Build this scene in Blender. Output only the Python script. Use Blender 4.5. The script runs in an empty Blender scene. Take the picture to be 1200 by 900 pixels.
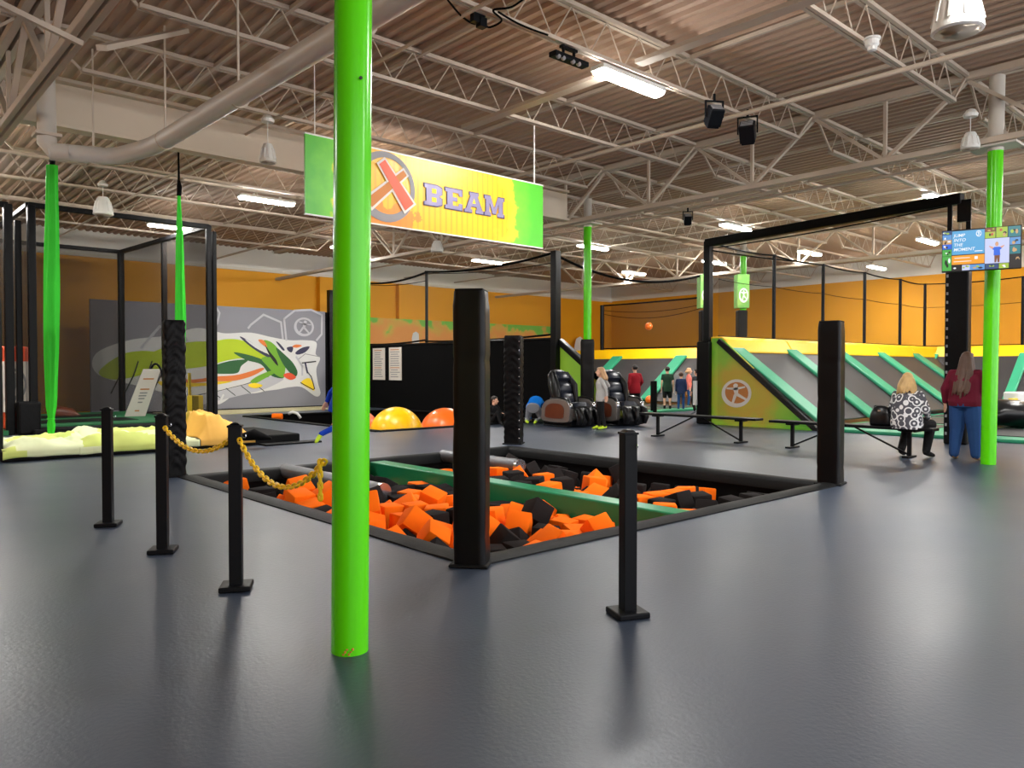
import bpy, bmesh, math, random
from mathutils import Vector, Matrix, Euler, noise, Quaternion
random.seed(11)
SC = bpy.context.scene
COL = SC.collection
V = Vector
PI = math.pi

# ------------------------------------------------------------------ camera
EYE = V((0, 0, 1.4))
YAW = math.radians(47.95)
PIT = math.radians(1.2)
FH = V((math.cos(YAW), math.sin(YAW), 0))
RT = V((math.sin(YAW), -math.cos(YAW), 0))
FW = FH * math.cos(PIT) - V((0, 0, 1)) * math.sin(PIT)
UP = RT.cross(FW)
cd = bpy.data.cameras.new('camera')
cd.sensor_width = 36.0
cd.lens = 27.0
cd.clip_end = 200
cam = bpy.data.objects.new('camera', cd)
COL.objects.link(cam)
cam.matrix_world = Matrix(((RT.x, UP.x, -FW.x, EYE.x), (RT.y, UP.y, -FW.y, EYE.y), (RT.z, UP.z, -FW.z, EYE.z), (0, 0, 0, 1)))
SC.camera = cam


# survey helpers: sight line through a point of the 1200x900 photograph, met with a plane of the room
def sight(px, py):
    return FW + RT * ((px - 600) / 900) - UP * ((py - 450) / 900)


def onZ(px, py, z=0.0):
    d = sight(px, py)
    return EYE + d * ((z - EYE.z) / d.z)


def onY(px, py, y):
    d = sight(px, py)
    return EYE + d * (y / d.y)


def onX(px, py, x):
    d = sight(px, py)
    return EYE + d * (x / d.x)


def atD(px, py, dist):
    d = sight(px, py)
    return EYE + d * dist


# ------------------------------------------------------------------ materials
def lin(c):
    c = c / 255.0
    return c / 12.92 if c <= 0.04045 else ((c + 0.055) / 1.055) ** 2.4


def rgb(*c):
    return (lin(c[0]), lin(c[1]), lin(c[2]), 1.0)


MATS = {}


def mat(name, col, rough=0.6, metal=0.0, spec=0.5, bump=None, var=None, emit=0.0, coat=0.0):
    """procedural principled material; bump=(scale,strength,distance) noise, var=(scale,amount) mottling"""
    m = bpy.data.materials.new(name)
    m.use_nodes = True
    nt = m.node_tree
    b = nt.nodes['Principled BSDF']
    b.inputs['Base Color'].default_value = rgb(*col)
    b.inputs['Roughness'].default_value = rough
    b.inputs['Metallic'].default_value = metal
    b.inputs['Specular IOR Level'].default_value = spec
    if coat:
        b.inputs['Coat Weight'].default_value = coat
        b.inputs['Coat Roughness'].default_value = 0.15
    tc = nt.nodes.new('ShaderNodeTexCoord')
    if var:
        n = nt.nodes.new('ShaderNodeTexNoise')
        n.inputs['Scale'].default_value = var[0]
        n.inputs['Detail'].default_value = 4
        nt.links.new(tc.outputs['Object'], n.inputs['Vector'])
        mx = nt.nodes.new('ShaderNodeMix')
        mx.data_type = 'RGBA'
        a = var[1]
        mx.inputs['A'].default_value = tuple(min(1, q * (1 - a)) for q in rgb(*col)[:3]) + (1,)
        mx.inputs['B'].default_value = tuple(min(1, q * (1 + a)) for q in rgb(*col)[:3]) + (1,)
        nt.links.new(n.outputs['Fac'], mx.inputs['Factor'])
        nt.links.new(mx.outputs['Result'], b.inputs['Base Color'])
    if bump:
        n = nt.nodes.new('ShaderNodeTexNoise')
        n.inputs['Scale'].default_value = bump[0]
        n.inputs['Detail'].default_value = 3
        nt.links.new(tc.outputs['Object'], n.inputs['Vector'])
        bp = nt.nodes.new('ShaderNodeBump')
        bp.inputs['Strength'].default_value = bump[1]
        bp.inputs['Distance'].default_value = bump[2]
        nt.links.new(n.outputs['Fac'], bp.inputs['Height'])
        nt.links.new(bp.outputs['Normal'], b.inputs['Normal'])
    if emit:
        b.inputs['Emission Color'].default_value = rgb(*col)
        b.inputs['Emission Strength'].default_value = emit
    MATS[name] = m
    return m


def net_mat(name, col, cover):
    m = bpy.data.materials.new(name)
    m.use_nodes = True
    nt = m.node_tree
    nt.nodes.remove(nt.nodes['Principled BSDF'])
    d = nt.nodes.new('ShaderNodeBsdfDiffuse')
    d.inputs['Color'].default_value = rgb(*col)
    t = nt.nodes.new('ShaderNodeBsdfTransparent')
    mx = nt.nodes.new('ShaderNodeMixShader')
    mx.inputs['Fac'].default_value = cover
    nt.links.new(t.outputs[0], mx.inputs[1])
    nt.links.new(d.outputs[0], mx.inputs[2])
    nt.links.new(mx.outputs[0], nt.nodes['Material Output'].inputs['Surface'])
    MATS[name] = m
    return m


mat('green_paint', (86, 206, 8), 0.22, spec=0.35, bump=(6, 0.05, 0.01))
mat('pole_white', (196, 190, 180), 0.5)
mat('steel', (192, 178, 162), 0.6, spec=.3, var=(3, 0.06))
mat('steel_grey', (150, 148, 142), 0.5, var=(3, 0.06))
mat('duct_paint', (200, 196, 190), 0.4, var=(2, 0.08))
mat('beam_cream', (206, 192, 172), 0.6, var=(1.5, 0.06))
mat('deck', (172, 146, 126), 0.7, var=(0.35, 0.10))
mat('wall_yellow', (230, 160, 10), 0.65, var=(0.7, 0.06))
mat('wall_white', (232, 230, 222), 0.75, var=(0.8, 0.05))
mat('trim_white', (220, 214, 200), 0.5)
mat('black_vinyl', (12, 12, 14), 0.45, bump=(9, 0.25, 0.03), spec=0.12)
mat('black_smooth', (9, 9, 12), 0.36, spec=0.18)
mat('black_metal', (12, 14, 18), 0.42, spec=0.12)
mat('black_rubber', (14, 14, 15), 0.7, spec=.15, bump=(60, 0.2, 0.004))
mat('rim_vinyl', (18, 19, 20), 0.6, spec=.15, bump=(30, 0.3, 0.006))
mat('black_cloth', (10, 10, 11), 0.95, spec=0.1)
mat('pit_dark', (10, 8, 8), 0.9, spec=0.1)
mat('foam_orange', (255, 114, 16), 0.85, spec=0.1, bump=(90, 0.25, 0.004), var=(5, 0.06))
mat('foam_black', (34, 31, 31), 0.9, spec=0.08, bump=(90, 0.4, 0.005), var=(6, 0.12))
mat('beam_green', (26, 132, 88), 0.3, spec=0.35, bump=(4, 0.12, 0.02))
mat('tape_grey', (96, 98, 103), 0.4, metal=0.2, bump=(14, 0.5, 0.01), var=(9, 0.2))
mat('chain_yellow', (252, 206, 16), 0.4)
mat('pad_yellow', (252, 196, 8), 0.42, var=(1.2, 0.05), bump=(3, 0.1, 0.02))
mat('pad_green', (54, 152, 114), 0.4, spec=.3, var=(1.5, 0.08), bump=(4, 0.15, 0.02))
mat('turf_green', (22, 104, 58), 0.6, var=(2, 0.1))
mat('bed_grey', (58, 56, 57), 0.45, spec=0.25, bump=(120, 0.2, 0.003), var=(0.6, 0.1))
mat('silk_green', (60, 208, 56), 0.6, spec=0.15, var=(2, 0.06))
mat('led_white', (255, 252, 246), 0.5, emit=95.0)
mat('lamp_white', (226, 226, 222), 0.4)
mat('speaker_grey', (150, 140, 128), 0.8)
mat('mural_grey', (134, 134, 142), 0.6, var=(0.8, 0.05))
mat('ink_white', (214, 214, 212), 0.6)
mat('ink_pale', (186, 186, 192), 0.6)
mat('ink_lime', (176, 200, 14), 0.6, var=(0.5, 0.1))
mat('ink_leaf', (112, 168, 40), 0.6)
mat('ink_forest', (38, 92, 46), 0.6)
mat('ink_orange', (226, 122, 56), 0.6)
mat('ink_yellow', (240, 206, 30), 0.6)
mat('ink_navy', (52, 50, 78), 0.6)
mat('ink_black', (22, 24, 22), 0.6)
mat('ink_red', (226, 84, 46), 0.5)
mat('ink_rust', (196, 120, 48), 0.6)
mat('ink_grey', (140, 138, 140), 0.6)
mat('paper', (224, 216, 206), 0.7)
mat('curb_cream', (188, 180, 140), 0.6)
mat('ball_yellow', (248, 190, 14), 0.3, spec=0.5)
mat('ball_orange', (244, 112, 30), 0.3, spec=0.5)
mat('cloth_lime', (214, 228, 128), 0.8, spec=0.2, var=(1.3, 0.25))
mat('cloth_pale', (226, 234, 190), 0.8, spec=0.2, var=(1.6, 0.12))
mat('cloth_peach', (248, 190, 96), 0.8, spec=0.2, var=(3, 0.12))
mat('leather_black', (12, 12, 15), 0.3, spec=0.3, bump=(20, 0.1, 0.006))
mat('leather_slate', (26, 30, 42), 0.3, spec=0.4)
mat('silver_plastic', (116, 110, 106), 0.3, metal=0.35)
mat('wood_brown', (92, 42, 22), 0.35, var=(5, 0.25))
mat('chrome', (200, 200, 206), 0.15, metal=0.9)
mat('skin', (222, 170, 142), 0.55, var=(6, 0.04))
mat('eye_dark', (40, 28, 24), 0.3)
mat('lip', (184, 104, 92), 0.5)
mat('hair_blond', (196, 160, 104), 0.5, var=(14, 0.3), bump=(30, 0.5, 0.01))
mat('hair_brown', (76, 48, 34), 0.5, var=(14, 0.3), bump=(30, 0.5, 0.01))
mat('hair_dark', (34, 26, 24), 0.5, var=(14, 0.25))
mat('hair_sand', (188, 146, 104), 0.5, var=(14, 0.25))
for n_, c_ in dict(maroon=(98, 22, 42), denim=(38, 70, 120), black=(22, 22, 24), blue=(0, 118, 220), grey=(140, 142, 150), heather=(176, 174, 172),
                   redshirt=(146, 26, 38), forest=(36, 60, 44), navy=(34, 48, 82), pink=(226, 122, 110), royal=(24, 64, 178), slate=(60, 64, 72), lime=(196, 226, 60), tan=(150, 120, 84)).items():
    mat('wear_' + n_, c_, 0.85, spec=0.2, bump=(25, 0.3, 0.01), var=(8, 0.08))


def floor_material():
    m = mat('floor_vinyl', (66, 68, 71), 0.4, spec=0.5)
    nt = m.node_tree
    b = nt.nodes['Principled BSDF']
    tc = nt.nodes.new('ShaderNodeTexCoord')
    n1 = nt.nodes.new('ShaderNodeTexNoise')
    n1.inputs['Scale'].default_value = 0.45
    n1.inputs['Detail'].default_value = 5
    n2 = nt.nodes.new('ShaderNodeTexNoise')
    n2.inputs['Scale'].default_value = 42
    n2.inputs['Detail'].default_value = 4
    for n in (n1, n2):
        nt.links.new(tc.outputs['Object'], n.inputs['Vector'])
    r = nt.nodes.new('ShaderNodeMapRange')
    r.inputs['To Min'].default_value = 0.30
    r.inputs['To Max'].default_value = 0.46
    nt.links.new(n1.outputs['Fac'], r.inputs['Value'])
    nt.links.new(r.outputs['Result'], b.inputs['Roughness'])
    mx = nt.nodes.new('ShaderNodeMix')
    mx.data_type = 'RGBA'
    mx.inputs['A'].default_value = rgb(50, 59, 74)
    mx.inputs['B'].default_value = rgb(62, 71, 88)
    nt.links.new(n1.outputs['Fac'], mx.inputs['Factor'])
    nt.links.new(mx.outputs['Result'], b.inputs['Base Color'])
    bp = nt.nodes.new('ShaderNodeBump')
    bp.inputs['Strength'].default_value = 0.34
    bp.inputs['Distance'].default_value = 0.004
    nt.links.new(n2.outputs['Fac'], bp.inputs['Height'])
    nt.links.new(bp.outputs['Normal'], b.inputs['Normal'])
    return m


floor_material()
net_mat('net_dark', (50, 46, 42), 0.36)
net_mat('net_light', (70, 66, 62), 0.16)
net_mat('net_cage', (62, 57, 53), 0.62)
net_mat('net_front', (40, 38, 36), 0.16)


def pattern_shirt():
    m = mat('wear_pattern', (230, 230, 232), 0.85, spec=0.2)
    nt = m.node_tree
    b = nt.nodes['Principled BSDF']
    tc = nt.nodes.new('ShaderNodeTexCoord')
    vo = nt.nodes.new('ShaderNodeTexVoronoi')
    vo.inputs['Scale'].default_value = 8.5
    nt.links.new(tc.outputs['Object'], vo.inputs['Vector'])
    ma = nt.nodes.new('ShaderNodeMath')
    ma.operation = 'MULTIPLY'
    ma.inputs[1].default_value = 16
    nt.links.new(vo.outputs['Distance'], ma.inputs[0])
    si = nt.nodes.new('ShaderNodeMath')
    si.operation = 'SINE'
    nt.links.new(ma.outputs[0], si.inputs[0])
    cr = nt.nodes.new('ShaderNodeValToRGB')
    cr.color_ramp.elements[0].position = 0.25
    cr.color_ramp.elements[0].color = rgb(84, 84, 92)
    cr.color_ramp.elements[1].position = 0.5
    cr.color_ramp.elements[1].color = rgb(226, 226, 228)
    nt.links.new(si.outputs[0], cr.inputs['Fac'])
    nt.links.new(cr.outputs['Color'], b.inputs['Base Color'])


pattern_shirt()


def blotch_mat(name, stops, scale, rough=0.55, axis=None):
    """painted splash pattern: noise thresholds between flat print colours"""
    m = mat(name, stops[0][1], rough)
    nt = m.node_tree
    b = nt.nodes['Principled BSDF']
    tc = nt.nodes.new('ShaderNodeTexCoord')
    n = nt.nodes.new('ShaderNodeTexNoise')
    n.inputs['Scale'].default_value = scale
    n.inputs['Detail'].default_value = 5
    nt.links.new(tc.outputs['Object'], n.inputs['Vector'])
    src = n.outputs['Fac']
    if axis:
        sx = nt.nodes.new('ShaderNodeSeparateXYZ')
        nt.links.new(tc.outputs['Object'], sx.inputs[0])
        a = nt.nodes.new('ShaderNodeMapRange')
        a.inputs['From Min'].default_value = axis[1]
        a.inputs['From Max'].default_value = axis[2]
        nt.links.new(sx.outputs[axis[0]], a.inputs['Value'])
        ad = nt.nodes.new('ShaderNodeMath')
        ad.operation = 'MULTIPLY_ADD'
        ad.inputs[1].default_value = axis[3]
        nt.links.new(n.outputs['Fac'], ad.inputs[0])
        nt.links.new(a.outputs['Result'], ad.inputs[2])
        su = nt.nodes.new('ShaderNodeMath')
        su.operation = 'SUBTRACT'
        su.inputs[1].default_value = axis[3] * 0.5
        nt.links.new(ad.outputs[0], su.inputs[0])
        src = su.outputs[0]
    cr = nt.nodes.new('ShaderNodeValToRGB')
    el = cr.color_ramp.elements
    el[0].position, el[0].color = stops[0][0], rgb(*stops[0][1])
    el[1].position, el[1].color = stops[-1][0], rgb(*stops[-1][1])
    for p, c in stops[1:-1]:
        e = el.new(p)
        e.color = rgb(*c)
    nt.links.new(src, cr.inputs['Fac'])
    nt.links.new(cr.outputs['Color'], b.inputs['Base Color'])
    return m


# ------------------------------------------------------------------ mesh builder
MW = {}


def frame_of(d, up=V((0, 0, 1))):
    d = d.normalized()
    if abs(d.dot(up)) > 0.99:
        up = V((0, 1, 0))
    a = d.cross(up).normalized()
    return a, a.cross(d).normalized()


class MB:
    def __init__(s):
        s.v, s.f, s.m, s.mi = [], [], [], 0

    def add(s, vs, fs):
        o = len(s.v)
        s.v += [V(p) for p in vs]
        for f in fs:
            s.f.append(tuple(i + o for i in f))
            s.m.append(s.mi)
        return s

    def box(s, c, d, R=None):
        c = V(c)
        h = V(d) * 0.5
        vs = []
        for k in (-1, 1):
            for j in (-1, 1):
                for i in (-1, 1):
                    p = V((i * h.x, j * h.y, k * h.z))
                    vs.append(c + (R @ p if R else p))
        return s.add(vs, [(0, 2, 3, 1), (4, 5, 7, 6), (0, 1, 5, 4), (2, 6, 7, 3), (0, 4, 6, 2), (1, 3, 7, 5)])

    def bar(s, p0, p1, w, h, up=V((0, 0, 1))):
        p0, p1 = V(p0), V(p1)
        a, b = frame_of(p1 - p0, up)
        vs = []
        for p in (p0, p1):
            for i, j in ((-1, -1), (1, -1), (1, 1), (-1, 1)):
                vs.append(p + a * (i * w / 2) + b * (j * h / 2))
        return s.add(vs, [(0, 1, 2, 3), (7, 6, 5, 4), (0, 4, 5, 1), (1, 5, 6, 2), (2, 6, 7, 3), (3, 7, 4, 0)])

    def tube(s, path, r, n=10, caps=True, closed=False):
        path = [V(p) for p in path]
        rr = r if isinstance(r, (list, tuple)) else [r] * len(path)
        N = len(path)
        vs = []
        a = None
        for i, p in enumerate(path):
            if closed:
                t = path[(i + 1) % N] - path[i - 1]
            else:
                t = path[min(i + 1, N - 1)] - path[max(i - 1, 0)]
            t.normalize()
            if a is None:
                a, b = frame_of(t)
            else:
                a = (a - t * a.dot(t)).normalized()
                b = a.cross(t).normalized()
            for k in range(n):
                w = 2 * PI * k / n
                vs.append(p + (a * math.cos(w) + b * math.sin(w)) * rr[i])
        fs = []
        for i in range(N if closed else N - 1):
            j = (i + 1) % N
            for k in range(n):
                l = (k + 1) % n
                fs.append((i * n + k, i * n + l, j * n + l, j * n + k))
        if caps and not closed:
            fs.append(tuple(range(n - 1, -1, -1)))
            fs.append(tuple((N - 1) * n + k for k in range(n)))
        return s.add(vs, fs)

    def cyl(s, p0, p1, r, r1=None, n=14):
        return s.tube([p0, p1], [r, r if r1 is None else r1], n)

    def lathe(s, prof, c, n=20, ax=None):
        c = V(c)
        R = ax or Matrix.Identity(3)
        vs, fs = [], []
        for r, z in prof:
            for k in range(n):
                w = 2 * PI * k / n
                vs.append(c + R @ V((r * math.cos(w), r * math.sin(w), z)))
        for i in range(len(prof) - 1):
            for k in range(n):
                l = (k + 1) % n
                fs.append((i * n + k, i * n + l, (i + 1) * n + l, (i + 1) * n + k))
        fs.append(tuple(range(n - 1, -1, -1)))
        fs.append(tuple((len(prof) - 1) * n + k for k in range(n)))
        return s.add(vs, fs)

    def ball(s, c, r, R=None, n=14, m=9):
        c = V(c)
        if not isinstance(r, (list, tuple)):
            r = (r, r, r)
        vs, fs = [], []
        for i in range(1, m):
            th = PI * i / m
            for k in range(n):
                w = 2 * PI * k / n
                p = V((r[0] * math.sin(th) * math.cos(w), r[1] * math.sin(th) * math.sin(w), r[2] * math.cos(th)))
                vs.append(c + (R @ p if R else p))
        t, b = len(vs), len(vs) + 1
        for z in (r[2], -r[2]):
            p = V((0, 0, z))
            vs.append(c + (R @ p if R else p))
        for i in range(m - 2):
            for k in range(n):
                l = (k + 1) % n
                fs.append((i * n + k, (i + 1) * n + k, (i + 1) * n + l, i * n + l))
        for k in range(n):
            l = (k + 1) % n
            fs.append((t, k, l))
            fs.append((b, (m - 2) * n + l, (m - 2) * n + k))
        return s.add(vs, fs)

    def cap(s, p0, p1, r0, r1, n=10):
        p0, p1 = V(p0), V(p1)
        s.ball(p0, r0, None, n, 7)
        s.ball(p1, r1, None, n, 7)
        return s.tube([p0, p1], [r0, r1], n)

    def loft(s, path, rx, ry, lat=V((1, 0, 0)), n=16):
        path = [V(p) for p in path]
        N = len(path)
        vs, fs = [], []
        for i, p in enumerate(path):
            t = (path[min(i + 1, N - 1)] - path[max(i - 1, 0)]).normalized()
            b = t.cross(lat).normalized()
            a = b.cross(t).normalized()
            for k in range(n):
                w = 2 * PI * k / n
                vs.append(p + a * (rx[i] * math.cos(w)) + b * (ry[i] * math.sin(w)))
        for i in range(N - 1):
            for k in range(n):
                l = (k + 1) % n
                fs.append((i * n + k, i * n + l, (i + 1) * n + l, (i + 1) * n + k))
        fs.append(tuple(range(n - 1, -1, -1)))
        fs.append(tuple((N - 1) * n + k for k in range(n)))
        return s.add(vs, fs)

    def prism(s, pts, off):
        """polygon of world points, extruded by off"""
        pts = [V(p) for p in pts]
        n = len(pts)
        off = V(off)
        fs = [tuple(range(n)), tuple(range(2 * n - 1, n - 1, -1))]
        for k in range(n):
            l = (k + 1) % n
            fs.append((k, n + k, n + l, l))
        return s.add(pts + [p + off for p in pts], fs)

    def face(s, *pts):
        return s.add(pts, [tuple(range(len(pts)))])

    def grid(s, fn, nu, nv):
        vs = [fn(i / nu, j / nv) for j in range(nv + 1) for i in range(nu + 1)]
        fs = [(j * (nu + 1) + i, j * (nu + 1) + i + 1, (j + 1) * (nu + 1) + i + 1, (j + 1) * (nu + 1) + i) for j in range(nv) for i in range(nu)]
        return s.add(vs, fs)

    def mesh(s, name, mats, M=None, smooth=False, fix=True):
        me = bpy.data.meshes.new(name)
        vs = s.v
        if M is not None:
            I = M.inverted()
            vs = [I @ p for p in vs]
        me.from_pydata([tuple(p) for p in vs], [], s.f)
        for m in (mats if isinstance(mats, (list, tuple)) else [mats]):
            me.materials.append(MATS[m])
        me.polygons.foreach_set('material_index', s.m)
        if fix:
            bm = bmesh.new()
            bm.from_mesh(me)
            bmesh.ops.recalc_face_normals(bm, faces=bm.faces)
            bm.to_mesh(me)
            bm.free()
        if smooth:
            me.polygons.foreach_set('use_smooth', [True] * len(me.polygons))
            if smooth is not True:
                me.set_sharp_from_angle(angle=smooth)
        return me

    def build(s, name, mats, parent=None, smooth=False, bevel=0.0, world=True, seg=2, fix=True):
        if parent is not None:
            M = MW[parent.name] if world else None
            me = s.mesh(name, mats, M, smooth, fix)
            o = bpy.data.objects.new(name, me)
            COL.objects.link(o)
            o.parent = parent
            MW[o.name] = MW[parent.name]
        else:
            xs = [p.x for p in s.v]
            ys = [p.y for p in s.v]
            loc = V(((min(xs) + max(xs)) / 2, (min(ys) + max(ys)) / 2, min(p.z for p in s.v)))
            M = Matrix.Translation(loc)
            me = s.mesh(name, mats, M, smooth, fix)
            o = bpy.data.objects.new(name, me)
            COL.objects.link(o)
            o.location = loc
            MW[o.name] = M
        if bevel:
            b = o.modifiers.new('bevel', 'BEVEL')
            b.width = bevel
            b.segments = seg
            b.limit_method = 'ANGLE'
            b.harden_normals = False
        return o


def tag(o, label, cat, group=None):
    o['label'] = label
    o['category'] = cat
    if group:
        o['group'] = group
    return o


def thing(name, label, cat, loc=(0, 0, 0), rotz=0.0, group=None):
    o = bpy.data.objects.new(name, None)
    o.empty_display_size = 0.1
    COL.objects.link(o)
    o.location = loc
    o.rotation_euler = (0, 0, rotz)
    MW[o.name] = Matrix.Translation(V(loc)) @ Matrix.Rotation(rotz, 4, 'Z')
    return tag(o, label, cat, group)


def struct(o):
    o['kind'] = 'structure'
    return o


def copy_tree(o, loc=None, rotz=None, label=None, group=None, parent=None):
    c = o.copy()
    COL.objects.link(c)
    if parent is not None:
        c.parent = parent
        c.matrix_parent_inverse = o.matrix_parent_inverse
    if loc is not None:
        c.location = loc
    if rotz is not None:
        c.rotation_euler = (0, 0, rotz)
    if label:
        c['label'] = label
    if group:
        c['group'] = group
    if parent is None:
        MW[c.name] = Matrix.Translation(c.location) @ Matrix.Rotation(c.rotation_euler.z, 4, 'Z')
    else:
        MW[c.name] = MW[parent.name]
    for ch in list(o.children):
        copy_tree(ch, parent=c)
    return c


def spline(pts, n=6, closed=True):
    pts = [V(p) for p in pts]
    N = len(pts)
    out = []
    for i in range(N if closed else N - 1):
        p0 = pts[i - 1] if closed or i > 0 else pts[0]
        p1, p2 = pts[i], pts[(i + 1) % N]
        p3 = pts[(i + 2) % N] if closed or i + 2 < N else pts[-1]
        for k in range(n):
            t = k / n
            out.append(0.5 * ((2 * p1) + (-p0 + p2) * t + (2 * p0 - 5 * p1 + 4 * p2 - p3) * t * t + (-p0 + 3 * p1 - 3 * p2 + p3) * t ** 3))
    if not closed:
        out.append(pts[-1])
    return out


def to_mesh(o, name):
    dg = bpy.context.evaluated_depsgraph_get()
    return bpy.data.meshes.new_from_object(o.evaluated_get(dg))


def text_mesh(body, size=1.0):
    cu = bpy.data.curves.new('text', 'FONT')
    cu.body = body
    cu.size = size
    cu.offset = 0.012 * size
    o = bpy.data.objects.new('text', cu)
    COL.objects.link(o)
    bpy.context.view_layer.update()
    me = to_mesh(o, 'text')
    bpy.data.objects.remove(o)
    vs = [V(v.co) for v in me.vertices]
    fs = [tuple(p.vertices) for p in me.polygons]
    bpy.data.meshes.remove(me)
    return vs, fs


def logo(mb, fn, cx, cy, rx, ry, ring_mi, fig_mi, fill_mi=None, rot=0.0):
    """oval ring with a leaping figure; fn maps (u,v,layer) to the surface"""
    def P(a, b, l):
        c, s = math.cos(rot), math.sin(rot)
        x, y = a * rx, b * ry
        return fn(cx + x * c - y * s, cy + x * s + y * c, l)
    n = 28
    if fill_mi is not None:
        mb.mi = fill_mi
        mb.add([P(math.cos(2 * PI * k / n) * .9, math.sin(2 * PI * k / n) * .9, 0) for k in range(n)], [tuple(range(n))])
    mb.mi = ring_mi
    vs = []
    for k in range(n):
        w = 2 * PI * k / n
        th = .80 - .10 * max(0, -math.sin(w + .5))
        vs += [P(math.cos(w), math.sin(w), 1), P(math.cos(w) * th, math.sin(w) * th, 1)]
    mb.add(vs, [(2 * k, 2 * ((k + 1) % n), 2 * ((k + 1) % n) + 1, 2 * k + 1) for k in range(n)])
    mb.mi = fig_mi
    mb.add([P(.16 * math.cos(2 * PI * k / 12), .55 + .16 * math.sin(2 * PI * k / 12), 2) for k in range(12)], [tuple(range(12))])
    for a, b, c_, d_, w in ((0, .38, 0, -.12, .18), (0, .32, -.62, .42, .09), (0, .32, .62, .40, .09), (-.06, -.08, -.36, -.84, .11), (.06, -.08, .66, -.52, .11)):
        L = math.hypot(c_ - a, d_ - b)
        nx, ny = -(d_ - b) / L * w, (c_ - a) / L * w
        mb.add([P(a + nx, b + ny, 2), P(a - nx, b - ny, 2), P(c_ - nx * .6, d_ - ny * .6, 2), P(c_ + nx * .6, d_ + ny * .6, 2)], [(0, 1, 2, 3)])

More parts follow.
